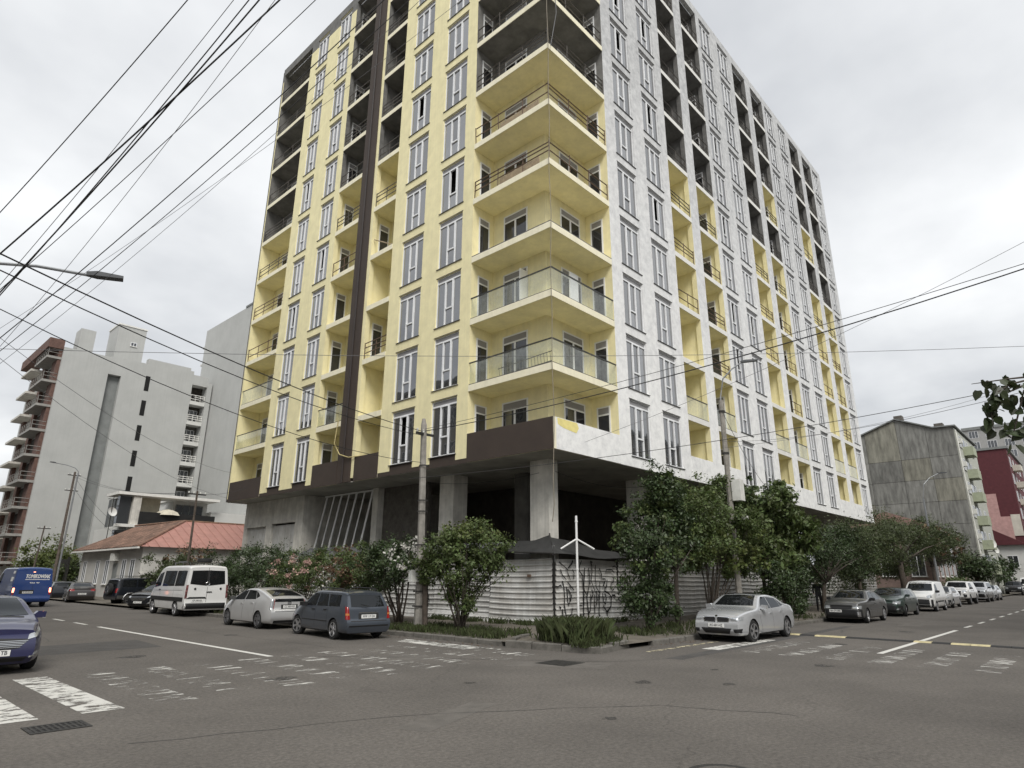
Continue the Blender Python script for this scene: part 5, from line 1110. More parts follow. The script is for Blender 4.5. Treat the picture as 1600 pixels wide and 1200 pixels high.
# blue delivery van driving off with brake lights lit
bvan = variant(van, paint='p_vanblue', rim=('rim_grey', 5, 'thin'), W=2.05, plates=[('rear', .2, .86, 'B-WD250-M')], handles=[])
bvan['panels'] = [p for p in van['panels'] if p[0] not in ('rear_door_window', 'rear_glass_centre', 'taillight', 'side_moulding', 'number_board', 'side_window', 'crease', 'rear_bumper')]+[
    ('side_window', 'side', [(.85, 1.36), (1.85, 1.26)], [(.85, 2.02), (1.35, 1.92)], 'car_glass', dict(off=.01)),
    ('brake_light', 'rear', [(.88, .86), (.98, .86)], [(.87, 1.12), (.97, 1.12)], 'brake_lit', dict(pair=1, k=.5, off=.012)),
    ('taillight', 'rear', [(.88, .72), (.98, .72)], [(.87, .86), (.97, .86)], 'lamp_red', dict(pair=1, k=.5, off=.012)),
    ('high_brake_light', 'rear', [(-.02, 2.02), (.08, 2.02)], [(-.02, 2.06), (.08, 2.06)], 'brake_lit', dict(off=.01)),
    ('plate_recess', 'rear', [(-.1, .78), (.62, .78)], [(-.1, 1.0), (.62, 1.0)], 'seam', dict(off=.004)),
    ('rear_bumper', 'rear', [(-.97, .36), (0, .36), (.97, .36)], [(-.97, .60), (0, .60), (.97, .60)], 'p_vanblue', dict(off=.03, nu=18)),
    ('sticker', 'side', [(-2.3, 1.5), (-1.7, 1.5)], [(-2.3, 1.75), (-1.7, 1.75)], 'plate', dict(off=.004)), ('sticker', 'side', [(-2.3, 1.95), (-1.8, 1.95)], [(-2.3, 2.1), (-1.8, 2.1)], 'plate', dict(off=.004))]
t, pan, cast = make_car('delivery_van', 'blue delivery van with white lettering and lit brake lights', 'van', (-8.35, 38.0), 90, bvan)
t.scale = (1.03, 1.03, 1.03)
rot = Matrix.Rotation(R(-90), 4, 'Z') @ Matrix.Rotation(R(90), 4, 'X')
h, n_ = cast('rear', -.2, 1.76); lettering('TOMIKOWIAK', .30, 'plate', t, Matrix.Translation((h.x-.02, -.18, 1.78)) @ rot, width=1.25, shear=.15, bold=.012)
lettering('700 75', .20, 'plate', t, Matrix.Translation((h.x-.035, -.05, 1.36)) @ rot, width=.52, shear=.15, bold=.006)
M = MB(); M.box(h.x-.022, h.x-.016, -.80, .44, 1.585, 1.62); M.build('underline', 'plate', t)

# dark blue hatchback facing the camera at the left edge
focus = dict(W=1.82, zb=.18, r=.32, wheels=(-1.30, 1.35), paint='p_blue', rim=('rim_silver', 5, 'std'), ww=.21, steer=0,
    front=[(.18, 2.14), (.32, 2.27), (.55, 2.26), (.70, 2.2), (.82, 2.02), (1.0, 1.7)], rear=[(.2, -2.0), (.45, -2.12), (.8, -2.08), (1.1, -1.98), (1.4, -1.7)],
    top=[(-1.75, 1.34), (-1.6, 1.40), (-.9, 1.46), (-.2, 1.47), (.25, 1.44), (1.15, 1.06), (1.28, 1.02), (1.7, .96), (2.0, .86), (2.17, .74)],
    sect=[(.18, .94), (.3, .985), (.5, 1.0), (.8, .99), (.97, .95), (1.47, .70)], nose=(.24, .95), tail=(.12, .6),
    panels=[('windshield', 'front', [(-.70, 1.07), (0, 1.07), (.70, 1.07)], [(-.56, 1.40), (0, 1.42), (.56, 1.40)], 'car_glass', dict(nu=12)),
     ('side_window', 'side', [(-.0, 1.0), (.98, .97)], [(0, 1.36), (.42, 1.36)], 'car_glass'), ('side_window', 'side', [(-.98, 1.03), (-.06, 1.0)], [(-.85, 1.33), (-.06, 1.36)], 'car_glass'),
     ('rear_window', 'rear', [(-.55, 1.08), (.55, 1.08)], [(-.5, 1.34), (.5, 1.34)], 'car_glass'),
     ('headlight', 'front', [(.50, .655), (.68, .70), (.86, .80)], [(.52, .735), (.66, .82), (.80, .93)], 'lamp_clear', dict(pair=1, k=.30, off=.008)),
     ('grille', 'front', [(-.38, .50), (0, .46), (.38, .50)], [(-.55, .66), (0, .69), (.55, .66)], 'car_black', dict(off=.007, nu=12)),
     ('lower_intake', 'front', [(-.5, .25), (.5, .25)], [(-.55, .34), (.55, .34)], 'car_black'),
     ('fog_lamp', 'front', [(.62, .36), (.80, .37)], [(.64, .42), (.80, .44)], 'lamp_clear', dict(pair=1, k=.3)),
     ('fog_trim', 'front', [(.56, .32), (.82, .36)], [(.56, .345), (.82, .375)], 'chrome', dict(pair=1, k=.3, off=.012, nv=1)),
     ('cowl', 'top', [(1.16, -.6), (1.16, .6)], [(1.27, -.58), (1.27, .58)], 'car_black', dict(off=.004))]+[
     ('grille_bar', 'front', [(-.52+i*.02, .505+i*.027), (.52-i*.02, .505+i*.027)] if False else [(-.40-.03*i, .515+i*.028), (.40+.03*i, .515+i*.028)], [(-.41-.03*i, .525+i*.028), (.41+.03*i, .525+i*.028)], 'chrome', dict(off=.012, nv=1)) for i in range(5)]+seams([(1.0, 1.05), (-.03, -.03), (-1.0, -1.0)], .32, .96),
    mirror=(.88, 1.05), handles=[(.1, .86), (-.8, .88)], plates=[('front', 0, .42, 'TD 480 TB')])
make_car('hatchback_car', 'dark blue hatchback with silver mesh grille facing the crossing', 'car', (-15.66, 3.9), 270, focus)

# dark cars parked up the left street
sedan = variant(volvo, paint='p_brown', plates=[('rear', 0, .62, 'RR 712 KA')], rim=('rim_grey', 5, 'std'))
sedan['panels'] = [p for p in bmw['panels'] if p[0] not in ('grille_surround', 'sunroof')]
make_car('saloon_car', 'dark brown saloon with red tail lights parked beyond the spare-wheel jeep', 'car', (-3.6, 43.6), 80, sedan)
suv = dict(W=1.82, zb=.38, r=.37, wheels=(-1.3, 1.35), paint='p_navy', rim=('rim_grey', 6, 'thin'), ww=.25, rad=.08,
    front=[(.4, 2.1), (.6, 2.2), (.9, 2.18), (1.1, 2.1)], rear=[(.4, -2.15), (.6, -2.2), (1.0, -2.18), (1.7, -2.05)],
    top=[(-2.05, 1.66), (-1.95, 1.74), (-1.0, 1.79), (0, 1.79), (.35, 1.74), (.85, 1.28), (.95, 1.2), (1.6, 1.15), (2.05, 1.06), (2.12, .98)],
    sect=[(.38, .95), (.5, 1.0), (.95, .99), (1.15, .95), (1.8, .78)], nose=(.15, .6), tail=(.08, .4),
    panels=[('windshield', 'front', [(-.66, 1.28), (.66, 1.28)], [(-.58, 1.68), (.58, 1.68)], 'car_glass'), ('rear_window', 'rear', [(-.6, 1.2), (.6, 1.2)], [(-.55, 1.62), (.55, 1.62)], 'car_glass'),
     ('side_window', 'side', [(.02, 1.18), (.72, 1.18)], [(.02, 1.64), (.40, 1.64)], 'car_glass'), ('side_window', 'side', [(-.85, 1.18), (-.06, 1.18)], [(-.85, 1.64), (-.06, 1.64)], 'car_glass'), ('side_window', 'side', [(-1.85, 1.2), (-.95, 1.18)], [(-1.78, 1.62), (-.95, 1.64)], 'car_glass'),
     ('lower_trim', 'side', [(-2.1, .46), (2.0, .46)], [(-2.1, .66), (2.0, .66)], 'p_grey', dict(off=.01, nu=20)),
     ('taillight', 'rear', [(.70, .82), (.86, .82)], [(.70, 1.1), (.86, 1.1)], 'lamp_red', dict(pair=1, k=.3)), ('headlight', 'front', [(.5, .82), (.8, .82)], [(.5, 1.0), (.8, 1.0)], 'lamp_clear', dict(pair=1, k=.2)),
     ('grille', 'front', [(-.42, .82), (.42, .82)], [(-.42, 1.0), (.42, 1.0)], 'car_black'), ('bumper', 'front', [(-.85, .45), (.85, .45)], [(-.85, .72), (.85, .72)], 'car_black', dict(off=.03))]+seams([(.78, .8), (-.02, -.02), (-.9, -.9)], .5, 1.15), mirror=(.62, 1.22), mirror_mat='car_black', handles=[(.12, 1.05), (-.75, 1.05)])
t, pan, cast = make_car('jeep', 'dark jeep with spare wheel on its tailgate parked nose to the wall', 'car', (-2.0, 34.9), 8, suv)
tm, rm = wheel_meshes(.37, .25, 6, 'rim_grey', 'thin'); w = link('spare_wheel', tm, t, (-2.32, -.1, 1.05)); w.rotation_euler = (0, 0, R(90)); link('rim', rm, w)
M = MB()
for x in (-1.4, -.6, .1): M.box(x-.03, x+.03, -.62, .62, 1.86, 1.89); M.box(x-.02, x+.02, -.6, -.57, 1.75, 1.86); M.box(x-.02, x+.02, .57, .6, 1.75, 1.86)
M.box(-1.7, .4, -.66, -.61, 1.86, 1.9); M.box(-1.7, .4, .61, .66, 1.86, 1.9); M.build('roof_rack', 'chrome', t)
for s_ in (1, -1):
    M = MB(); rr0 = .43
    pts = [(-1.3+rr0*math.cos(a), s_*.915, .38+rr0*math.sin(a)) for a in np.linspace(.1, math.pi-.1, 12)]; M.tube(pts, .035, 6); M.build('wheel_flare', 'rim_silver', t)
black = variant(focus, paint='p_black', plates=[('front', 0, .42, 'OO 517 VV')])
make_car('hatchback_car', 'black car with bright headlamps backed in beside the white van', 'car', (-2.75, 29.0), 215, black)
make_car('hatchback_car', 'dark car half hidden behind the dark brown saloon', 'car', (-3.0, 51.5), 84, variant(focus, paint='p_navy', plates=[]))
wv = variant(van, paint='p_white', plates=[]); wv['panels'] = van['panels']
make_car('panel_van', 'white van oncoming beyond the blue delivery van', 'van', (-12.2, 44.0), 270, wv)
# right street row
golf = variant(focus, paint='p_green', plates=[], rim=('rim_grey', 5, 'thin'), r=.3, steer=12); golf['panels'] = [p for p in focus['panels'] if p[0] not in ('grille_bar', 'headlight', 'fog_trim')]+[('headlight', 'front', [(.46, .64), (.84, .64)], [(.46, .78), (.84, .78)], 'lamp_clear', dict(pair=1, k=.25)), ('bumper', 'front', [(-.85, .26), (.85, .26)], [(-.85, .55), (.85, .55)], 'car_black', dict(off=.01, nu=14))]
make_car('hatchback_car', 'dark green hatchback parked between grey saloon and white van', 'car', (23.85, -5.3), 180, golf)
combo = dict(W=1.77, zb=.24, r=.305, wheels=(-1.4, 1.36), paint='p_white', rim=('rim_silver', 5, 'std'), ww=.195, crown=.05, rad=.09,
    front=[(.24, 2.1), (.4, 2.2), (.7, 2.16), (.95, 2.0), (1.2, 1.7)], rear=[(.24, -2.1), (.5, -2.18), (1.6, -2.08), (1.9, -2.0)],
    top=[(-2.0, 1.78), (-1.85, 1.84), (-.6, 1.86), (.25, 1.84), (.55, 1.76), (1.25, 1.22), (1.4, 1.15), (1.85, 1.02), (2.06, .88)],
    sect=[(.24, .94), (.4, .99), (.7, 1.0), (1.1, .97), (1.85, .80)], nose=(.22, .8), tail=(.05, .3),
    panels=[('windshield', 'front', [(-.72, 1.24), (0, 1.22), (.72, 1.24)], [(-.62, 1.74), (0, 1.76), (.62, 1.74)], 'car_glass', dict(nu=12)), ('side_window', 'side', [(.18, 1.1), (1.2, 1.08)], [(.18, 1.64), (.62, 1.62)], 'car_glass'),
     ('bumper', 'front', [(-.84, .28), (0, .28), (.84, .28)], [(-.84, .72), (0, .74), (.84, .72)], 'car_black', dict(off=.012, nu=16, k=.15)), ('headlight', 'front', [(.52, .80), (.82, .84)], [(.48, .93), (.74, 1.02)], 'lamp_clear', dict(pair=1, k=.3)),
     ('side_strip', 'side', [(-1.0, .56), (1.0, .56)], [(-1.0, .64), (1.0, .64)], 'car_black', dict(off=.01))]+seams([(1.1, 1.1), (.12, .12), (-.9, -.9)], .36, 1.1), mirror=(1.05, 1.18), mirror_mat='car_black', handles=[(.28, .98)], handle_mat='car_black')
make_car('compact_van', 'white compact van with black bumper parked between green and silver cars', 'van', (31.6, -5.4), 180, combo)
small = variant(golf, paint='p_silver2', rim=('rim_silver', 5, 'std'))
make_car('hatchback_car', 'small silver hatchback squeezed between the white van and the pickup', 'car', (38.9, -5.1), 180, small)
hil = dict(W=1.86, zb=.45, r=.385, wheels=(-1.55, 1.53), paint='p_white', rim=('rim_grey', 6, 'std'), ww=.26, rad=.08,
    front=[(.45, 2.45), (.6, 2.6), (.95, 2.58), (1.15, 2.45)], rear=[(.5, -2.55), (.7, -2.65), (1.1, -2.62), (1.7, -2.4)],
    top=[(-2.42, 1.72), (-2.3, 1.78), (-1.0, 1.82), (-.4, 1.83), (.2, 1.82), (.5, 1.76), (1.2, 1.3), (1.32, 1.24), (2.1, 1.18), (2.45, 1.08), (2.55, 1.0)],
    sect=[(.45, .95), (.55, 1.0), (1.0, .99), (1.2, .95), (1.85, .76)], nose=(.18, .7), tail=(.06, .4),
    panels=[('windshield', 'front', [(-.7, 1.3), (.7, 1.3)], [(-.6, 1.72), (.6, 1.72)], 'car_glass'), ('side_window', 'side', [(.28, 1.2), (1.12, 1.2)], [(.28, 1.66), (.66, 1.66)], 'car_glass'), ('side_window', 'side', [(-.5, 1.2), (.2, 1.2)], [(-.42, 1.66), (.2, 1.66)], 'car_glass'),
     ('headlight', 'front', [(.55, .95), (.88, .97)], [(.5, 1.08), (.82, 1.12)], 'lamp_clear', dict(pair=1, k=.3)), ('grille', 'front', [(-.42, .72), (.42, .72)], [(-.48, 1.06), (.48, 1.06)], 'car_black'), ('bumper_vent', 'front', [(.62, .6), (.85, .6)], [(.6, .82), (.88, .78)], 'car_black', dict(pair=1, k=.3)),
     ('bed_seam', 'side', [(-.66, .6), (-.63, .6)], [(-.66, 1.7), (-.63, 1.7)], 'seam', dict(nu=1))]+seams([(1.2, 1.2), (.24, .24), (-.56, -.56)], .55, 1.16), mirror=(1.02, 1.25), mirror_mat='car_black', handles=[(.36, 1.08), (-.42, 1.08)], handle_mat='car_black')
make_car('pickup_truck', 'white double cab pickup with hard canopy in the parked row', 'pickup', (47.6, -4.95), 180, hil)
make_car('hatchback_car', 'silver grey crossover parked just past the white pickup', 'car', (56.2, -5.1), 180, variant(suv, paint='p_silver', zb=.3, r=.34))
make_car('hatchback_car', 'pale silver car at the end of the parked row', 'car', (62.8, -5.05), 180, variant(golf, paint='p_silver', r=.31))
make_car('jeep', 'black jeep standing alone beyond the end of the parked row', 'car', (91.6, -4.45), 182, variant(suv, paint='p_black', W=1.95, plates=[('front', 0, .62, 'SS 404 LL')]))
make_car('panel_van', 'white van close behind the lone black jeep', 'van', (99, -5.6), 180, variant(van, plates=[]))
# ---------------------------------------------------------------- vegetation
def leaf_mesh(name, blobs, n, size, m, seed, clumps=60, sig=.16, aspect=.5, hollow=2.4, parent=None, droop=0.0):
    g_ = np.random.default_rng(seed); w = np.array([b[3]*b[4]*b[5] for b in blobs])**.75; w = w/w.sum(); cs = []
    for b, ww in zip(blobs, w):
        k = max(6, int(clumps*ww)); d = g_.normal(size=(k, 3)); d /= np.linalg.norm(d, axis=1)[:, None]
        rad = g_.random(k)**(1/hollow)*(1+g_.normal(0, .17, k)); cs.append(np.array(b[:3])+d*rad[:, None]*np.array(b[3:6]))
    cs = np.concatenate(cs); cs[:, 2] = np.maximum(cs[:, 2], .25)
    cw = g_.gamma(2.0, 1, len(cs)); cw /= cw.sum()
    ci = g_.choice(len(cs), n, p=cw); sg = sig*(0.6+.8*g_.random(len(cs)))[ci]
    c = cs[ci]+g_.normal(size=(n, 3))*sg[:, None]*np.array([1, 1, .8]); c[:, 2] = np.maximum(c[:, 2], .16)
    cen = np.array([np.average([b[i] for b in blobs], weights=w) for i in range(3)])
    nrm = (c-cen); nrm /= np.linalg.norm(nrm, axis=1)[:, None]+1e-6; nrm = nrm*.6+g_.normal(size=(n, 3))*.75+np.array([0, 0, .55]); nrm /= np.linalg.norm(nrm, axis=1)[:, None]
    a = g_.normal(size=(n, 3)); a[:, 2] -= droop; a -= (a*nrm).sum(1)[:, None]*nrm; a /= np.linalg.norm(a, axis=1)[:, None]; b_ = np.cross(nrm, a)
    s_ = size*(.45+1.1*g_.random(n))[:, None]
    v = np.stack([c-a*s_*.5, c-a*s_*.02+b_*s_*aspect*.5+nrm*s_*.06, c+a*s_*.5, c-a*s_*.02-b_*s_*aspect*.5+nrm*s_*.06], 1).reshape(-1, 3)
    me = bpy.data.meshes.new(name); me.vertices.add(4*n); me.loops.add(4*n); me.polygons.add(n)
    me.vertices.foreach_set('co', v.ravel().astype(np.float32)); me.loops.foreach_set('vertex_index', np.arange(4*n, dtype=np.int32))
    me.polygons.foreach_set('loop_start', np.arange(0, 4*n, 4, dtype=np.int32)); me.materials.append(MATS[m]); me.update(calc_edges=True)
    o = link(name, me, parent); stuff(o); return o, cs
def plant(name, label, cat, base, blobs, n, size, m, seed, stems=7, r=.035, trunk=None, extra=(), group=None, **kw):
    t = thing(name, label, cat, base, 0, group); rr = random.Random(seed); bl = [(b[0]-base[0], b[1]-base[1], b[2]-base[2], *b[3:]) for b in blobs]
    o, cs = leaf_mesh('crown', bl, n, size, m, seed, parent=t, **kw)
    T = MB(); org = Vector((0, 0, 0)); z0 = 0
    if trunk: T.tube([(0, 0, -.05), (trunk[2]*.4, trunk[3]*.4, trunk[0]*.5), (trunk[2], trunk[3], trunk[0])], [trunk[1], trunk[1]*.85, trunk[1]*.7], 8); org = Vector((trunk[2], trunk[3], trunk[0]))
    for i in range(stems):
        q = Vector(cs[rr.randrange(len(cs))]); s_ = org+Vector((rr.uniform(-.12, .12), rr.uniform(-.12, .12), 0 if not trunk else -.1))
        md = s_.lerp(q, .5)+Vector((rr.uniform(-.2, .2), rr.uniform(-.2, .2), .25)); T.tube([s_, s_.lerp(md, .5)+Vector((rr.uniform(-.06, .06), rr.uniform(-.06, .06), .05)), md, q], [r, r*.8, r*.55, r*.2], 5)
    T.build('trunk', 'bark', t, smooth=True)
    for (nm, nn, sz, mm, bb) in extra:
        b2 = [(b[0]-base[0], b[1]-base[1], b[2]-base[2], *b[3:]) for b in (bb or blobs)]; leaf_mesh(nm, b2, nn, sz, mm, seed+5, clumps=kw.get('clumps', 60)//2, sig=.09, aspect=.8, parent=t, hollow=5)
    return t
P_ = plant
P_('shrub', 'big vase-shaped green shrub with many stems in front of the hoarding', 'shrub', (-3.0, 1.75, .15), [(-2.9, 1.7, 2.75, 1.55, 1.55, .95), (-2.2, 1.0, 2.3, .9, .9, .7), (-3.4, 2.7, 2.4, .9, .9, .75), (-2.95, 1.75, 1.5, .75, .75, .8)], 15000, .11, 'leaf_mid', 3, 22, .03, clumps=150, sig=.13, extra=[('young_shoots', 1500, .09, 'leaf_light', [(-2.8, 1.7, 3.35, 1.1, 1.1, .45)])])
P_('shrub', 'white flowering shrub between the pole and the estate car', 'shrub', (-2.3, 6.0, .15), [(-2.3, 6.1, 2.55, 1.5, 1.5, .9), (-2.1, 7.4, 2.4, 1.1, 1.1, .9)], 11000, .11, 'leaf_dark', 4, 9, .045, clumps=110, sig=.14, extra=[('blossoms', 500, .10, 'flower_white', [(-2.5, 5.2, 2.6, .9, .9, .7)])])
P_('shrub', 'rusty tinged oleander shrub behind the estate car', 'shrub', (-1.9, 9.6, .15), [(-1.9, 9.4, 2.2, 1.5, 1.5, 1.2), (-1.6, 10.8, 2.1, 1.2, 1.2, 1.1)], 12000, .12, 'leaf_mid', 5, 8, .03, clumps=110, sig=.15, aspect=.32, extra=[('rusty_leaves', 1800, .1, 'leaf_rust', [(-2.5, 9.4, 2.3, 1.1, 1.1, .9)]), ('blossoms', 350, .08, 'flower_white', [(-2.6, 10.2, 1.9, .8, .8, .7)])])
P_('shrub', 'pink blossoming oleander shrub behind the silver hatchback', 'shrub', (-2.2, 13.4, .15), [(-2.1, 13.4, 2.1, 1.5, 1.8, 1.3)], 11000, .11, 'leaf_mid', 6, 7, .03, clumps=80, sig=.15, aspect=.34, extra=[('blossoms', 1300, .08, 'flower_pink', [(-2.5, 13.4, 2.1, 1.3, 1.4, 1.0)])])
P_('shrub', 'tall dark green oleander shrub next to the white van', 'shrub', (-1.8, 17.3, .15), [(-1.8, 16.4, 2.2, 1.6, 1.5, 1.4), (-1.6, 18.4, 2.3, 1.6, 1.5, 1.4)], 13000, .13, 'leaf_dark', 7, 9, .03, clumps=120, sig=.16, aspect=.32)
P_('shrub', 'dark green oleander shrub at the far end of the hoarding', 'shrub', (-1.6, 21.6, .15), [(-1.6, 21.0, 2.2, 1.6, 1.8, 1.5), (-1.6, 23.6, 2.1, 1.4, 1.6, 1.4)], 12000, .13, 'leaf_dark', 8, 9, .03, clumps=120, sig=.16, aspect=.32)
P_('shrub', 'straggling reddish bush below the red tin roof', 'shrub', (-1.8, 30.5, .15), [(-1.8, 29.5, 2.2, 1.4, 2.2, 1.4), (-1.5, 33, 2.2, 1.4, 1.8, 1.2)], 7000, .15, 'leaf_olive', 9, 7, .03, clumps=70, sig=.2, extra=[('red_shoots', 600, .12, 'leaf_rust', [(-1.6, 28.5, 3.2, 1.2, 2.2, .6)])])
# right-hand trees
P_('shrub', 'dense tall evergreen shrub standing beside the graffiti', 'shrub', (1.75, -2.75, .15), [(1.75, -2.75, 1.25, .95, .95, 1.15), (2.0, -2.8, 3.0, 1.25, 1.25, 1.2), (2.5, -2.9, 4.7, .85, .85, 1.25), (3.2, -2.8, 3.9, 1.1, 1.0, 1.1), (2.9, -2.9, 5.7, .35, .35, .5)], 23000, .115, 'leaf_dark', 11, 10, .05, clumps=190, sig=.15, extra=[('paler_leaves', 3500, .10, 'leaf_mid', [(1.8, -2.9, 3.2, 1.3, 1.3, 1.5), (2.5, -2.9, 4.9, .8, .8, .9)])])  # second leaf set in a paler green on the upper crown
P_('tree', 'slender tree with bare trunk beside the silver saloon bonnet', 'tree', (4.25, -2.45, .15), [(4.6, -2.4, 3.6, 1.6, 1.3, 1.4), (5.3, -2.4, 4.8, 1.4, 1.1, 1.2), (6.2, -2.6, 3.4, 1.2, 1.1, 1.2)], 16000, .12, 'leaf_mid', 12, 9, .05, trunk=(2.2, .11, .1, 0), clumps=110, sig=.16, extra=[('yellowing_leaves', 700, .11, 'leaf_light', None)])
P_('tree', 'many-stemmed tree behind the silver saloon, wrapped round the lamp post', 'tree', (7.6, -2.2, .15), [(7.2, -2.3, 3.7, 1.9, 1.5, 1.5), (9.0, -2.3, 4.7, 1.8, 1.5, 1.6), (10.6, -2.4, 3.5, 1.6, 1.3, 1.5), (6.9, -2.4, 5.3, .6, .6, 1.0), (8.6, -2.4, 6.0, .5, .5, .7)], 23000, .125, 'leaf_mid', 13, 20, .034, clumps=150, sig=.17, extra=[('yellowing_leaves', 2200, .12, 'leaf_light', [(9.5, -2.8, 3.2, 1.4, 1.0, 1.2)])])
P_('tree', 'broad leafy tree with drooping big leaves beside white facade', 'tree', (13.2, -2.3, .15), [(12.8, -2.3, 4.8, 1.9, 1.5, 1.6), (15.0, -2.4, 5.2, 1.7, 1.5, 1.5), (14, -2.6, 3.0, 2.2, 1.4, 1.1), (17.2, -2.6, 4.2, 1.6, 1.4, 1.4)], 16000, .22, 'leaf_mid', 14, 12, .06, trunk=(2.0, .12, 0, 0), clumps=120, sig=.22, droop=.6, extra=[('top_shoots', 900, .16, 'leaf_dark', [(11.5, -2.3, 5.9, 1.4, 1.0, .6), (15.5, -2.5, 6.0, 1.2, 1.0, .6)])])
P_('shrub', 'almost black evergreen bush filling the gap behind the saloon boot', 'shrub', (13.4, -3.2, .15), [(13.8, -3.1, 1.5, 1.7, 1.0, 1.4), (12.2, -3.0, 1.6, 1.2, .9, 1.1), (16.2, -2.7, 1.9, 1.6, .9, 1.5)], 16000, .12, 'leaf_dark', 15, 8, .04, clumps=100, sig=.16)
P_('tree', 'dark feathery tree overhanging the dark grey saloon', 'tree', (20.5, -2.6, .15), [(20.0, -2.6, 3.7, 2.6, 1.7, 1.5), (23.5, -2.7, 3.7, 2.4, 1.7, 1.4), (22, -2.0, 2.2, 3.2, 1.0, 1.0)], 22000, .14, 'leaf_dark', 16, 14, .07, trunk=(1.7, .14, .3, -.1), clumps=130, sig=.24, aspect=.3)
P_('tree', 'feathery olive tree above the green hatchback', 'tree', (28.0, -2.6, .15), [(27.5, -2.6, 3.9, 2.8, 1.8, 1.7), (31, -2.7, 3.5, 2.4, 1.7, 1.6), (29, -2.0, 2.2, 3.6, 1.0, 1.1)], 21000, .16, 'leaf_olive', 17, 14, .07, trunk=(1.8, .14, 0, 0), clumps=120, sig=.26, aspect=.3)
P_('tree', 'wide spreading olive tree with dark trunk above the white compact van', 'tree', (39.0, -2.8, .15), [(38.0, -2.8, 5.3, 3.4, 2.2, 1.4), (43.5, -3.2, 5.0, 3.2, 2.2, 1.3), (34.5, -2.6, 5.2, 2.4, 1.8, 1.3), (41, -2.2, 3.4, 3.5, 1.2, 1.2)], 23000, .18, 'leaf_olive', 18, 16, .10, trunk=(3.0, .26, -.3, 0), clumps=140, sig=.3, aspect=.3)
P_('tree', 'thin-trunked olive tree farther along the parked row', 'tree', (49.5, -3.0, .15), [(49.0, -3.2, 5.3, 3.0, 2.0, 1.6), (54.0, -3.6, 4.6, 2.8, 1.8, 1.5)], 14000, .2, 'leaf_olive', 19, 10, .09, trunk=(3.0, .16, 0, 0), clumps=90, sig=.32, aspect=.32, extra=[('rusty_leaves', 1200, .2, 'leaf_rust', None)])
P_('tree', 'round dark green tree in front of the panel block', 'tree', (70, -3.4, .15), [(70, -3.4, 3.4, 2.3, 2.0, 1.5)], 7000, .24, 'leaf_dark', 20, 8, .08, trunk=(1.6, .14, 0, 0), clumps=60, sig=.35)
P_('tree', 'bushy tree by the white wall past the panel block', 'tree', (88, -2.6, .15), [(88, -2.6, 3.2, 3.0, 1.4, 2.0), (98, -2.4, 3.6, 3.0, 1.6, 2.0)], 8000, .3, 'leaf_dark', 21, 8, .08, clumps=70, sig=.4)
P_('shrub', 'low green hedge bush under the salmon house', 'shrub', (60, -3.0, .15), [(60, -3.0, 1.2, 4.0, .9, .9)], 6000, .2, 'leaf_mid', 22, 6, .03, clumps=60, sig=.25)
P_('tree', 'yellow green tree in front of the blank grey wall', 'tree', (-1.2, 66, .15), [(-1.2, 66, 3.6, 2.4, 2.4, 1.8)], 6000, .26, 'leaf_light', 23, 7, .08, trunk=(1.6, .12, 0, 0), clumps=60, sig=.35)
P_('shrub', 'green bush beside the dark gate', 'shrub', (-.8, 60, .15), [(-.8, 60, 1.9, 1.5, 1.5, 1.5)], 4000, .22, 'leaf_mid', 24, 5, .04, clumps=40, sig=.3)
# heart-leaved branch reaching in from a roadside tree
t = thing('tree', 'roadside tree with heart shaped leaves on its hanging branches', 'tree', (-9.2, -17.2, .14))
M = MB(); M.tube([(0, 0, 0), (.05, .1, 1.6), (.0, .3, 3.2), (-.1, .5, 4.6)], [.13, .11, .09, .06], 8); M.build('trunk', 'bark', t, smooth=True)
base = Vector((-9.2, -17.2, .14)); tips = [at_dist(1518, 600, 7.4), at_dist(1552, 668, 7.4), at_dist(1580, 690, 7.6), at_dist(1600, 640, 7.8)]
root = Vector((-9.2, -16.8, 3.4)); M = MB(); lv = []
fork = at_dist(1640, 585, 7.8)
M.tube([root, root.lerp(fork, .5)+Vector((0, 0, .15)), fork], [.035, .028, .02], 6)
brs = [[fork, at_dist(1575, 592, 7.6), tips[0]], [fork, at_dist(1570, 615, 7.6), at_dist(1548, 640, 7.5), tips[1]], [fork, at_dist(1600, 610, 7.7), at_dist(1588, 660, 7.6), tips[2]], [fork, at_dist(1625, 620, 7.9), tips[3]], [fork, at_dist(1580, 600, 7.5), at_dist(1560, 612, 7.4), at_dist(1540, 632, 7.4)]]
g5 = random.Random(5)
for br in brs:
    M.tube(br, [.014]+[.008]*(len(br)-2)+[.003], 5)
    for i in range(len(br)-1):
        for s_ in range(9):
            p = br[i].lerp(br[i+1], (s_+g5.random())/9); lv.append(p+Vector((g5.uniform(-.07, .07), g5.uniform(-.07, .07), g5.uniform(-.09, .04))))
for v in M.v: pass
M.v = [(a-base.x, b_-base.y, c_-base.z) for a, b_, c_ in M.v]; M.build('branch', 'bark', t, smooth=True)
L5 = MB()
for p in lv:
    d = Vector((g5.gauss(0, 1), g5.gauss(0, 1), -1.2)).normalized(); sd_ = d.cross(Vector((g5.gauss(0, 1), g5.gauss(0, 1), g5.gauss(0, .4)))).normalized(); nn = d.cross(sd_); s_ = g5.uniform(.07, .12); q = p-base
    L5.add([tuple(q+d*s_*a+sd_*s_*b_+nn*s_*c_) for a, b_, c_ in ((0, 0, 0), (-.06, .28, .06), (.2, .46, .1), (.55, .36, .08), (1, 0, 0), (.55, -.36, .08), (.2, -.46, .1), (-.06, -.28, .06))], [(0, 1, 2, 3, 4), (0, 4, 5, 6, 7)])
o = L5.build('crown', 'leaf_branch', t); stuff(o)
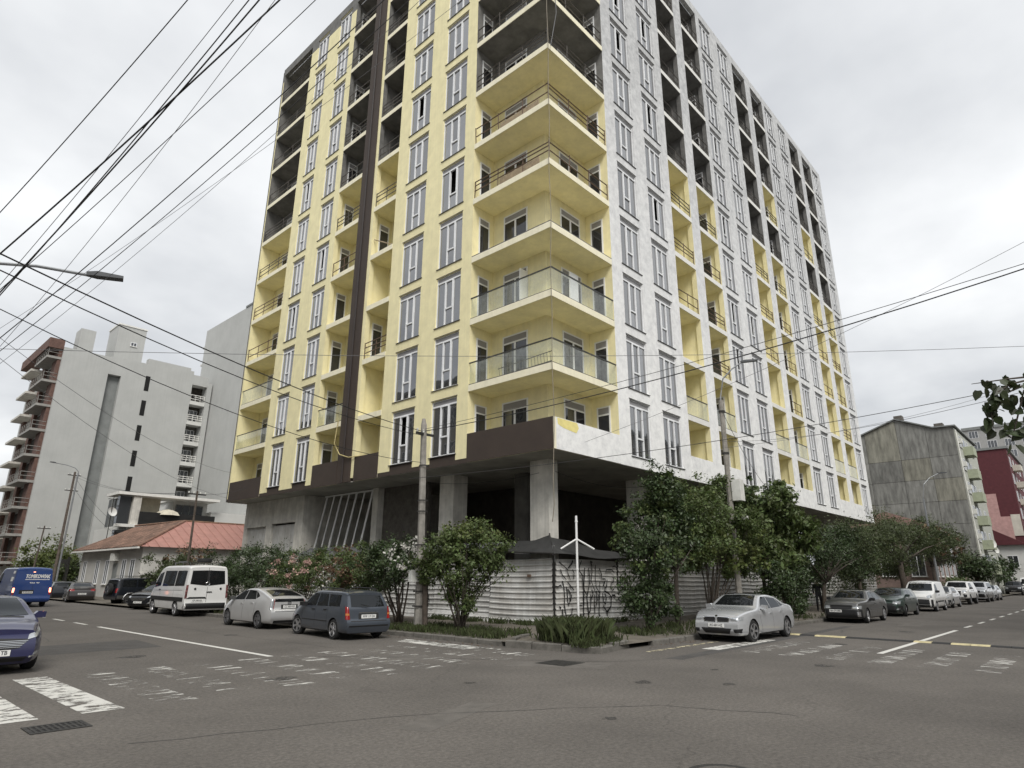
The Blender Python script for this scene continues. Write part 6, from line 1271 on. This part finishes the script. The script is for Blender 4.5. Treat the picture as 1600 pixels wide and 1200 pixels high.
leaf_mesh('upper_crown', [(.2, -.5, 4.6, 1.1, 1.0, 1.0), (.9, -.8, 4.0, 1.0, .9, .9), (-.5, -.7, 4.1, .9, .9, .9)], 7000, .12, 'leaf_branch', 77, clumps=70, sig=.2, parent=t, droop=.5)
# grass and weeds
def tufts(name, areas, n, h, m, seed, label, width=.016):
    g_ = np.random.default_rng(seed); vs = []; k = 0
    pts = []
    for (x0, x1, y0, y1, z, w) in areas: c = int(n*w); pts.append(np.stack([g_.uniform(x0, x1, c), g_.uniform(y0, y1, c), np.full(c, z)], 1))
    p = np.concatenate(pts); cl = p[g_.integers(0, len(p), max(12, len(p)//60))]; ix = g_.integers(0, len(cl), len(p)); mk = g_.random(len(p)) < .75; p[mk, :2] = cl[ix][mk, :2]+g_.normal(0, .13, (int(mk.sum()), 2)); c = len(p); hh = h*(.35+g_.random(c)); a = g_.uniform(0, 6.28, c); ln = hh*g_.uniform(.1, .7, c); ax = np.stack([np.cos(a), np.sin(a), 0*a], 1); sx = np.stack([-np.sin(a), np.cos(a), 0*a], 1)*(width*(.6+g_.random(c)))[:, None]
    m1 = p+ax*(ln*.35)[:, None]+np.array([0, 0, 1])*(hh*.62)[:, None]; tp = p+ax*ln[:, None]+np.array([0, 0, 1])*(hh*.95)[:, None]
    v = np.stack([p-sx, p+sx, m1+sx*.8, tp, m1-sx*.8], 1).reshape(-1, 3); me = bpy.data.meshes.new(name)
    me.from_pydata(v.tolist(), [], [(5*i, 5*i+1, 5*i+2, 5*i+3, 5*i+4) for i in range(c)]); me.materials.append(MATS[m]); o = link(name, me); stuff(o); tag(o, label, 'grass'); return o
tufts('weeds', [(-3.95, -2.3, -3.9, -2.5, .2, .55), (-3.6, -2.6, -3.6, -2.6, .25, .45)], 4800, .50, 'grass', 31, 'tall iris-like weed clump growing in the corner kerb planter', .010)
tufts('grass', [(-4.1, -2.3, -.8, 4.5, .14, .28), (-4.15, -3.6, -.6, 26, .14, .2), (.2, .8, .9, 8, .2, .12), (.9, 5.5, .1, .7, .2, .06), (.2, 6.5, -4.2, -1.9, .15, .2), (6, 30, -4.2, -3.4, .14, .1), (-4.1, -1.9, -4.3, -3.9, .16, .04)], 9000, .19, 'grass', 32, 'scruffy grass and weeds covering the verge along kerb and hoarding', .012)
g6 = np.random.default_rng(9)
def litter():
    M = MB()
    for i in range(420):
        if i % 2: x, y = g6.uniform(-4.9, -4.45), g6.uniform(-1.5, 9)
        else: x, y = g6.uniform(-2, 9), g6.uniform(-4.9, -4.5)
        if i % 5 == 0: x, y = g6.uniform(-3.6, .5), g6.uniform(-3.4, 1)
        z = .006 if (x < -4.4 or y < -4.48) else .2; a = g6.uniform(0, 6.28); s_ = g6.uniform(.02, .055); M.quad((x, y, z), (x+s_*math.cos(a), y+s_*math.sin(a), z+.012), (x+s_*1.3*math.cos(a+.7), y+s_*1.3*math.sin(a+.7), z+.004), (x+s_*math.cos(a+1.5), y+s_*math.sin(a+1.5), z+.01))
    o = M.build('leaf_litter', 'leaf_rust'); stuff(o); tag(o, 'dry fallen leaves gathered along the kerb', 'leaf litter')
litter()

# ---------------------------------------------------------------- neighbouring buildings
def win_rect(M, T, u0, u1, z0, z1, d=0.0, fm=0, gm=1, mul=1, dep=.12):
    f = .06
    M.box(u0, u1, d-.03, d-.002, z0, z0+f, fm) if False else None
def bwindow(parent, T, u0, u1, z0, z1, mul=2, fm='pvc_white', gm='far_glass', name='window', sill=True):
    """frame proud of the wall plane d=0, pane set just behind its face"""
    M = MB(T); f = .07; d0, d1 = -.05, -.003
    M.box(u0, u0+f, d0, d1, z0, z1); M.box(u1-f, u1, d0, d1, z0, z1); M.box(u0+f, u1-f, d0, d1, z0, z0+f); M.box(u0+f, u1-f, d0, d1, z1-f, z1)
    for i in range(1, mul): u = u0+(u1-u0)*i/mul; M.box(u-f/2, u+f/2, d0, d1, z0+f, z1-f)
    w = M.build(name, fm, parent); P = MB(T); P.quad((u0+f, -.02, z0+f), (u1-f, -.02, z0+f), (u1-f, -.02, z1-f), (u0+f, -.02, z1-f)); P.build('pane', gm, w)
    if sill: Q = MB(T); Q.box(u0-.08, u1+.08, -.12, -.051, z0-.05, z0); Q.build('sill', 'white_trim', w)
    return w
# grey-white block with a blank flank wall
YB = 82.0
g1 = thing('apartment_building', 'grey white apartment block with blank flank wall, dark slot and brown balconies', 'building', (0, 0, 0))
def bp(parent, name, m, *boxes):
    M = MB(); [M.box(*q) for q in boxes]; return M.build(name, m, parent)
bp(g1, 'wall', 'plaster_grey', (-.9, 4.6, YB, YB+1, 0, 30.9), (6.2, 9.3, YB, YB+1, 0, 31.1), (4.6, 6.2, YB, YB+1, 28.5, 31.0), (9.3, 15.2, YB, YB+1, 0, 31.9), (15.2, 15.7, YB, YB+1, 0, 31.5), (17.9, 18.6, YB, YB+1, 0, 30.2), (-.9, 15.69, YB+1, 100, 0, 29.5), (15.69, 18.6, YB+2.01, 100, 0, 29.5), (17.91, 18.6, YB+1, YB+2.01, 0, 29.5))
bp(g1, 'recessed_slot', 'slot_grey', (4.6, 6.2, YB+.7, YB+.98, 0, 28.5))
bp(g1, 'stair_tower', 'plaster_grey', (5.2, 8.8, YB+1.5, YB+6, 29.5, 36.4), (.8, 2.6, YB+1.5, YB+4, 29.5, 34.5))
bp(g1, 'tower_parapet', 'white_trim', (5.1, 8.9, YB+1.4, YB+6.1, 36.4, 36.6))
M = MB(TR); w = bwindow(g1, lambda u, d, z: (u, YB+1.5+d, z), 7.0, 7.8, 33.6, 34.2, 2)
for k in range(8):
    z = 29.3-k*3.6
    if z < 4: break
    bp(g1, 'slit_window', 'open_dark', (9.31, 9.9, YB-.02, YB-.002, z-2.2, z))
for k in range(8):
    z0 = 27.0-k*3.05
    if z0 < 2: break
    bp(g1, 'loggia_slab', 'plaster_white', (15.72, 17.88, YB+.02, YB+2, z0+2.5, z0+3.05))
    bp(g1, 'loggia_back', 'interior_dark' if k < 2 else 'concrete_dark', (15.7, 17.9, YB+1.7, YB+1.9, z0, z0+2.5))
    if k: bwindow(g1, lambda u, d, z: (u, YB+1.7+d, z), 16.0, 17.6, z0+.1, z0+2.0, 3)
    M = MB(); [M.box(15.72, 17.88, YB+.1, YB+.14, z0+h_, z0+h_+.08) for h_ in (.3, .6, .9)]; [M.box(x-.03, x+.03, YB+.09, YB+.15, z0, z0+.95) for x in (15.8, 16.5, 17.2, 17.8)]; M.build('loggia_rail', 'white_trim', g1)
bp(g1, 'loggia_back', 'plaster_grey', (15.7, 17.9, YB, YB+1, 29.6, 31.0))
# brown brick balconies on its street front
bp(g1, 'brick_front', 'brick_brown', (-1.3, -.9, YB+.5, YB+3, 3, 30.9), (-1.3, -.9, YB+7, YB+8.5, 3, 30.9), (-1.3, -.9, YB+13, YB+14.5, 3, 30.9))
bp(g1, 'attic_slab', 'brick_brown', (-2.6, -.9, YB+.3, YB+16, 30.6, 31.9))
for k in range(9):
    z = 3.2+k*3.25
    bp(g1, 'balcony_slab', 'rail_dull', (-2.5, -.9, YB+.4, YB+7, z, z+.3)); bp(g1, 'balcony_slab', 'concrete', (-2.5, -.9, YB+9, YB+15, z, z+.3))
    M = MB(); [M.tube([(-2.4, YB+.5, z+h_), (-2.4, YB+6.9, z+h_)], .035, 4) for h_ in (.6, .95, 1.3)]; [M.tube([(-2.4, YB+.5+j*1.06, z+.3), (-2.4, YB+.5+j*1.06, z+1.3)], .03, 4) for j in range(7)]; M.tube([(-2.4, YB+.5, z+1.3), (-1.0, YB+.5, z+1.3)], .035, 4); M.tube([(-2.4, YB+.5, z+.8), (-1.0, YB+.5, z+.8)], .035, 4); M.build('balcony_rail', 'rail_dull', g1)
    bp(g1, 'recess_shade', 'interior_dark', (-.93, -.9-.002, YB+3, YB+7, z+.3, z+3.0))  # flat dark sheet on the wall, painted in as the shade of a recess
# tall grey block behind
g2 = thing('apartment_building', 'tall plain grey block rising behind the white flank wall', 'building')
bp(g2, 'wall', 'plaster_grey', (18.8, 45, 62, 88, 0, 40.6)); bp(g2, 'parapet', 'slot_grey', (18.7, 45.1, 62, 74, 40.6, 40.9))
for z in (32, 35, 38): bp(g2, 'side_balcony', 'plaster_white', (18.9, 20.5, 88, 89, z-.3, z))
# terrace house
th = thing('terrace_house', 'white terrace house with glazed corner, dark roof terrace and parasol', 'house')
bp(th, 'wall', 'plaster_white', (13.41, 19, 63.2, 72, 0, 9.2), (5.2, 13.4, 62.6, 72, 0, 7.4), (9.5, 13.4, 64.5, 72, 7.4, 10.3), (4.0, 5.2, 63.5, 72, 0, 7.0))
bp(th, 'roof_slab', 'white_trim', (3.0, 13.8, 62.0, 66.0, 10.3, 10.6)); bp(th, 'roof_slab', 'white_trim', (9.3, 13.8, 66.002, 72.4, 10.3, 10.6))
bp(th, 'pillar', 'concrete', (4.6, 5.4, 62.2, 63.0, 0, 10.3)); bp(th, 'terrace_floor', 'white_trim', (3.2, 13.5, 61.8, 62.6, 6.9, 7.2))
bp(th, 'terrace_screen', 'umbrella_cream', (5.5, 8.0, 64.2, 64.3, 7.4, 10.3)); bp(th, 'terrace_parapet', 'rail_black', (5.3, 13.4, 61.9, 62.0, 7.2, 8.6))
for i in range(4): bwindow(th, lambda u, d, z: (4.0+d, u, z), 63.7+i*1.2, 64.8+i*1.2, 7.1, 10.2, 1, fm='slot_grey', sill=False, name='glazing_bay')
bp(th, 'glazed_corner', 'far_glass', (3.4, 4.55, 62.7, 63.4, 3.6, 6.6)); bp(th, 'glazed_corner', 'far_glass', (3.4, 4.55, 62.7, 63.4, 7.2, 10.2))
bwindow(th, lambda u, d, z: (u, 64.5+d, z), 9.8, 12.9, 7.5, 9.9, 4, fm='slot_grey', sill=False); bwindow(th, lambda u, d, z: (u, 62.6+d, z), 7, 9, 3.6, 5.4, 2)
pr = thing('parasol', 'cream parasol opened on the roof terrace', 'parasol', (8.4, 62.6, 7.4))
M = MB(); M.lathe([(1.35, 1.0), (1.1, 1.35), (.5, 1.6), (0, 1.7)], n=8); M.build('canopy', 'umbrella_cream', pr); M = MB(); M.tube([(0, 0, -.1), (0, 0, 1.65)], .03, 5); M.build('pole', 'white_paint', pr)
# low house: tiles toward the street, red tin hip
lh = thing('low_house', 'low white house with brown tiled roof and red tin side', 'house')
bp(lh, 'wall', 'wall_cream2', (-.5, 11, 41, 57, 0, 4.15))
M = MB(); M.poly([(-1.0, 40.6, 4.05), (4.2, 46, 6.55), (4.2, 59, 6.75), (-1.0, 58.2, 4.15)]); M.poly([(11, 40.6, 4.05), (11, 58, 4.1), (4.2, 59, 6.75), (4.2, 46, 6.55)]); M.poly([(-1, 58.2, 4.15), (4.2, 59, 6.75), (11, 58, 4.1)]); rf = M.build('roof', 'tile_roof', lh)
for i in range(11):
    for j in range(26):
        t0 = i/11; t1 = (i+1)/11+.012; y0 = 40.7+j*.68; x0, x1 = -1.05+5.2*t0, -1.05+5.2*t1; z0, z1 = 4.1+2.5*t0, 4.1+2.5*t1
        ys = 40.6+5.4*t0+.1
        if y0 < ys or y0 > 58.2: continue
        if i*26+j > 10**9: pass
        q = MB(); q.add([(x0, y0, z0+.07), (x0, y0+.62, z0+.07), (x1, y0+.62, z1+.05), (x1, y0, z1+.05), (x0, y0, z0+.02), (x0, y0+.62, z0+.02), (x0, y0+.31, z0+.12), (x1, y0+.31, z1+.1)], [(0, 6, 7, 3), (6, 1, 2, 7), (4, 5, 1, 6, 0)]); q.build('roof_tile', 'tile_roof_o', rf)
for j in range(16):
    x0 = -1+j*.75; q = MB(); f = lambda x: (x, 40.55, 4.08)
    tp = lambda x: max(4.2, min(11, x))
    a, b_ = x0, x0+.75
    za = 46 if a >= 4.2 else 40.55+5.45*(a+1)/5.2; zb2 = 46 if b_ >= 4.2 else 40.55+5.45*(b_+1)/5.2
    ha = 4.08+(za-40.55)/5.45*2.5; hb = 4.08+(zb2-40.55)/5.45*2.5
    q.poly([(a, 40.5, 4.1), (b_, 40.5, 4.1), (b_, zb2, hb+.04), (a, za, ha+.04)]); q.tube([(a, 40.5, 4.13), (a, za, ha+.07)], .035, 4); q.build('tin_sheet', 'red_metal', rf)
M = MB(); M.tube([(-1.0, 40.5, 4.15), (4.2, 46, 6.66)], .1, 6); M.tube([(4.2, 46, 6.66), (4.2, 59, 6.86)], .1, 6); M.tube([(4.2, 46, 6.66), (11, 46, 6.66)], .08, 6); M.build('ridge', 'tile_roof', rf)
M = MB(); M.box(-1.15, -.98, 40.4, 58.3, 3.95, 4.08); M.build('gutter', 'white_trim', lh)
for yy in (42.3, 44.3, 48.6, 51.2, 55): bwindow(lh, lambda u, d, z: (-.5+d, u, z), yy, yy+1.0, 1.2, 3.2, 2)
bp(lh, 'door', 'slot_grey', (-.56, -.5-.002, 46.3, 47.3, .1, 2.9)); bp(lh, 'air_conditioner', 'box_white', (-.95, -.502, 46.3, 47.2, 3.1, 3.7))
gt = thing('metal_gate', 'dark grey sheet metal gate at the end of the low house', 'gate'); bp(gt, 'panel', 'iron', (-1.2, -1.1, 58.6, 62.5, .1, 3.4)); bp(gt, 'panel', 'slot_grey', (-1.2, -1.1, 62.6, 66.5, .1, 3.0)); bp(gt, 'post', 'iron', (-1.25, -1.05, 58.45, 58.6, .1, 3.6))
yw = thing('yard_wall', 'low concrete yard wall between hedge and the low house', 'wall'); bp(yw, 'wall', 'concrete', (-.4, -.2, 28.6, 40.8, .1, 2.0)); bp(yw, 'coping', 'white_trim', (-.5, -.1, 28.5, 40.9, 2.0, 2.1))
dm = thing('satellite_dish', 'white satellite dish on a mast above the tiled roof', 'satellite dish', (2.2, 60.5, 6.2))
M = MB(); M.lathe([(0, 0), (.25, .03), (.42, .1), (.5, .16)], n=20); o = M.build('dish', 'plaster_white', dm); o.location = (0, 0, 2.0); o.rotation_euler = (R(70), 0, R(20)); M = MB(); M.tube([(0, 0, -.8), (0, 0, 3.6)], .04, 5); M.box(-.5, .5, -.02, .02, 3.3, 3.36); M.build('mast', 'iron', dm)
fl = thing('apartment_building', 'pale distant block beyond the oncoming white van', 'building'); bp(fl, 'wall', 'plaster_white', (-40, -20, 110, 130, 0, 19))
for k in range(5):
    for j in range(4): bwindow(fl, lambda u, d, z: (u, 110+d, z), -38+j*4.5, -36+j*4.5, 3+k*3.2, 4.8+k*3.2, 2)
# --- right side: panel block with bare gable
XP = 78.0
pb = thing('panel_block', 'weathered concrete panel block with bare gable and green balconies', 'building')
bp(pb, 'wall', 'panel_joint', (XP+.12, XP+17, -2.9, 16, 0, 19.6))
M = MB(); M.prism([(0, 0), (1, 0), (1, 1), (0, 1)], 0, 0) if False else None
yc = [-3.05, .1, 3.4, 7.3, 11.2, 15.2]; zr = [0, 2.9, 5.75, 8.6, 11.45, 14.3, 17.1, 19.9]
def ztop(y): return float(np.interp(y, [-3.05, -.8, 3.3, 8.0, 15.2], [20.75, 20.85, 22.6, 20.9, 18.0]))
for i in range(5):
    for j in range(7):
        a, b_ = yc[i]+.02, yc[i+1]-.02; z0, z1 = zr[j]+.02, zr[j+1]-.02
        if j == 6: pts = [(a, z0), (b_, z0), (b_, ztop(b_)), ((a+b_)/2, ztop((a+b_)/2)), (a, ztop(a))]
        else: pts = [(a, z0), (b_, z0), (b_, z1), (a, z1)]
        n = len(pts); q = MB(); q.add([(XP, p[0], p[1]) for p in pts]+[(XP+.12, p[0], p[1]) for p in pts], [tuple(range(n))]+[(k, (k+1) % n, n+(k+1) % n, n+k) for k in range(n)]); q.build('wall_panel', 'panel_grey' if (i*3+j*5) % 4 else 'panel_yellowish', pb)
M = MB(); ry = [-3.3, -.8, 3.3, 8.0, 15.4]
for a, b_ in zip(ry[:-1], ry[1:]): M.add([(XP-.25, a, ztop(a)+.03), (XP-.25, b_, ztop(b_)+.03), (XP+17, b_, ztop(b_)+.03), (XP+17, a, ztop(a)+.03), (XP-.25, a, ztop(a)+.2), (XP-.25, b_, ztop(b_)+.2), (XP+17, b_, ztop(b_)+.2), (XP+17, a, ztop(a)+.2)], [(0, 1, 5, 4), (4, 5, 6, 7), (0, 3, 2, 1), (1, 2, 6, 5), (3, 0, 4, 7)])
M.build('roof', 'slot_grey', pb)
for yy in (3.3, -1.2): bp(pb, 'chimney', 'brick_dark', (XP+2, XP+3.2, yy-.5, yy+.5, 20.5, ztop(yy)+1.0))
bp(pb, 'street_wall', 'plaster_green', (XP+.2, XP+17, -3.05, -2.9-.002, 0, 20.6))
for k in range(6):
    z = 2.6+k*3.0
    for j in range(1):
        x = XP+2.5+j*9
        bwindow(pb, lambda u, d, z_: (u, -3.05+d, z_), x+9.5, x+11.1, z+.9, z+2.4, 2)
        bwindow(pb, lambda u, d, z_: (u, -3.05+d, z_), x, x+1.6, z+.9, z+2.4, 2); bwindow(pb, lambda u, d, z_: (u, -3.05+d, z_), x+5.2, x+6.8, z+.9, z+2.4, 2)
        M = MB(); M.box(x+2.0, x+4.8, -4.15, -3.06, z, z+.18); M.box(x+2.0, x+4.8, -4.15, -4.08, z+.18, z+1.15); M.box(x+2.0, x+2.07, -4.08, -3.06, z+.18, z+1.15); M.box(x+4.73, x+4.8, -4.08, -3.06, z+.18, z+1.15); bb = M.build('balcony', 'green_balcony', pb)
        M = MB(); M.box(x+2.4, x+4.4, -3.1, -3.053, z+.2, z+2.3); M.build('balcony_door', 'far_glass', bb)
    for x in (XP+1.3,): M = MB(); M.box(x, x+.8, -3.5, -3.06, z+1.2, z+1.8); M.build('air_conditioner', 'box_white', pb)
M = MB(); M.tube([(XP+.5, -3.15, .1), (XP+.5, -3.15, 20.4)], .07, 6); M.build('downpipe', 'white_trim', pb)
for i, (x, z) in enumerate(((83, 6.3), (85.5, 5.6))):
    d_ = thing('satellite_dish', ['large white satellite dish on the panel block front', 'smaller white satellite dish beside the large one'][i], 'satellite dish', (x, -3.9, z)); M = MB(); M.lathe([(0, 0), (.28, .03), (.48, .11), (.58-.12*i, .17)], n=20); o = M.build('dish', 'plaster_white', d_); o.rotation_euler = (R(75), 0, R(-40)); M = MB(); M.tube([(0, 0, -.1), (0, .85, -.2)], .04, 5); M.build('bracket', 'iron', d_)
rb = thing('apartment_building', 'dark red apartment building with pink panels past the panel block', 'building'); XR = 122
bp(rb, 'wall', 'red_wall', (XR, XR+25, -4.6, 14, 0, 24.3)); bp(rb, 'side_panel', 'pink_wall', (XR-.1, XR-.002, -3.2, 8, 6, 12.5), (XR-.1, XR-.002, -1.8, 6, 12.5, 16.5)); bp(rb, 'side_panel', 'wall_cream', (XR-.1, XR-.002, -4.5, -3.2, 9.2, 12.8)); bp(rb, 'cornice', 'slot_grey', (XR-.2, XR+25.2, -4.9, 14.2, 24.3, 24.7))
for k in range(7):
    for j in range(4): bwindow(rb, lambda u, d, z_: (u, -4.6+d, z_), XR+2+j*5, XR+4+j*5, 3+k*3.05, 4.8+k*3.05, 2)
    bp(rb, 'balcony', 'wall_cream', (XR+5, XR+8, -5.8, -4.602, 2.6+k*3.05, 3.6+k*3.05))
fb = thing('apartment_building', 'far grey apartment block with rows of windows above red building', 'building'); XF = 200
bp(fb, 'wall', 'plaster_greydk', (XF, XF+40, -10, 10, 0, 42.8)); bp(fb, 'parapet', 'slot_grey', (XF-.3, XF+40, -10.3, 10.3, 42.8, 43.6))
for k in range(13):
    for j in range(5): bwindow(fb, lambda u, d, z_: (XF+d, u, z_), -9+j*3.9, -6.8+j*3.9, 3.2+k*3.1, 5.2+k*3.1, 3, sill=False)
    bp(fb, 'balcony', 'concrete', (XF-1.3, XF-.002, -9.6, -5.8, 2.2+k*3.1, 3.2+k*3.1))
pk = thing('corner_house', 'low salmon house with tall white framed windows behind the trees', 'house'); bp(pk, 'wall', 'salmon_wall', (56, 74, -1.9, 6, 0, 6.8)); bp(pk, 'cornice', 'white_trim', (55.7, 74.3, -2.2, 6.3, 6.8, 7.1))
M = MB(); M.add([(55.5, -2.4, 7.1), (74.5, -2.4, 7.1), (74.5, 6.4, 7.1), (55.5, 6.4, 7.1), (58.5, 2, 8.8), (71.5, 2, 8.8)], [(0, 1, 5, 4), (1, 2, 5), (2, 3, 4, 5), (3, 0, 4)]); M.build('roof', 'brick_brown', pk)
for j in range(7): bwindow(pk, lambda u, d, z_: (u, -1.9+d, z_), 57+j*2.4, 58.2+j*2.4, 2.2, 5.4, 2)
for j in range(2): bwindow(pk, lambda u, d, z_: (56+d, u, z_), -1.3+j*2.6, 0+j*2.6, 2.2, 5.4, 2)
wh = thing('low_house', 'small white house with red roof beyond the panel block', 'house'); bp(wh, 'wall', 'plaster_white', (110, 119, -5, 4, 0, 7.2)); M = MB(); M.add([(109.4, -5.6, 7.2), (119.4, -5.6, 7.2), (119.4, 4.5, 7.2), (109.4, 4.5, 7.2), (109.4, -.5, 10.2), (119.4, -.5, 10.2)], [(0, 1, 5, 4), (2, 3, 4, 5), (0, 4, 3), (1, 2, 5)]); M.build('roof', 'red_wall', wh)
for j in range(3): bwindow(wh, lambda u, d, z_: (110+d, u, z_), -4+j*2.6, -2.7+j*2.6, 3.8, 5.6, 2)
# blocks across the crossing, outside the view: they show up in the glass and car paint
for i, (x0, x1, y0, y1, h_, lb) in enumerate(((-50, -23, 4, 110, 21, 'cream apartment block opposite the yellow facade, mirrored in its lower windows'), (4, 120, -52, -24, 18, 'cream apartment block opposite the white facade, mirrored in its lower windows'))):
    ob = thing('apartment_building', lb, 'building'); bp(ob, 'wall', 'wall_cream_dark', (x0, x1, y0, y1, 0, h_)); bp(ob, 'cornice', 'slot_grey', (x0-.3, x1+.3, y0-.3, y1+.3, h_, h_+.5))
    for k in range(5):
        for j in range(28):
            u = (y0 if i == 0 else x0)+2+j*3.6
            if i == 0: bwindow(ob, lambda uu, d, z_: (x1-d, uu, z_), u, u+1.6, 2+k*3.6, 4.2+k*3.6, 2, sill=False)
            else: bwindow(ob, lambda uu, d, z_: (uu, y1-d, z_), u, u+1.6, 2+k*3.6, 4.2+k*3.6, 2, sill=False)

# ---------------------------------------------------------------- passer-by in the shade of the trees
pe = thing('person', 'person in dark clothes walking on the pavement behind the grey saloon', 'person', (20.9, -2.25, .15), R(200))
pm = bpy.data.meshes.new('body'); J = {'pel': (0, 0, .95), 'spi': (.01, 0, 1.2), 'che': (.02, 0, 1.38), 'nec': (.03, 0, 1.5), 'hea': (.05, 0, 1.62), 'top': (.04, 0, 1.74), 'shl': (.02, .19, 1.42), 'ell': (-.05, .25, 1.15), 'hal': (.05, .24, .92), 'shr': (.02, -.19, 1.42), 'elr': (.0, -.25, 1.14), 'har': (.14, -.22, .94), 'hil': (0, .09, .92), 'knl': (.16, .1, .52), 'anl': (.12, .1, .09), 'tol': (.27, .11, .04), 'hir': (0, -.09, .92), 'knr': (.0, -.1, .50), 'anr': (-.22, -.1, .11), 'tor': (-.08, -.11, .04)}
K = list(J); E_ = [('pel', 'spi'), ('spi', 'che'), ('che', 'nec'), ('nec', 'hea'), ('hea', 'top'), ('che', 'shl'), ('shl', 'ell'), ('ell', 'hal'), ('che', 'shr'), ('shr', 'elr'), ('elr', 'har'), ('pel', 'hil'), ('hil', 'knl'), ('knl', 'anl'), ('anl', 'tol'), ('pel', 'hir'), ('hir', 'knr'), ('knr', 'anr'), ('anr', 'tor')]
pm.from_pydata([J[k] for k in K], [(K.index(a), K.index(b_)) for a, b_ in E_], []); po = link('body', pm, None)
RD = dict(pel=(.15, .13), spi=(.14, .12), che=(.16, .13), nec=(.055, .055), hea=(.085, .095), top=(.06, .07), shl=(.07, .07), ell=(.05, .05), hal=(.035, .045), hil=(.095, .095), knl=(.065, .065), anl=(.045, .045), tol=(.04, .035))
sm = po.modifiers.new('s', 'SKIN'); po.modifiers.new('u', 'SUBSURF').levels = 2
for i, k in enumerate(K): pm.skin_vertices[0].data[i].radius = RD.get(k) or RD[k[:-1]+'l']; pm.skin_vertices[0].data[i].use_root = (k == 'pel')
dg = bpy.context.evaluated_depsgraph_get(); bm2 = bpy.data.meshes.new_from_object(po.evaluated_get(dg)); po.modifiers.clear(); po.data = bm2; po.parent = pe
bm2.materials.clear(); [bm2.materials.append(MATS[q]) for q in ('cloth_dark', 'skin', 'hair')]
for p in bm2.polygons: p.use_smooth = True; c = p.center; p.material_index = 2 if (c.z > 1.66 or (c.z > 1.56 and c.x < .02)) else 1 if (c.z > 1.49 or (c.z < .99 and c.z > .86 and abs(c.y) > .17)) else 0
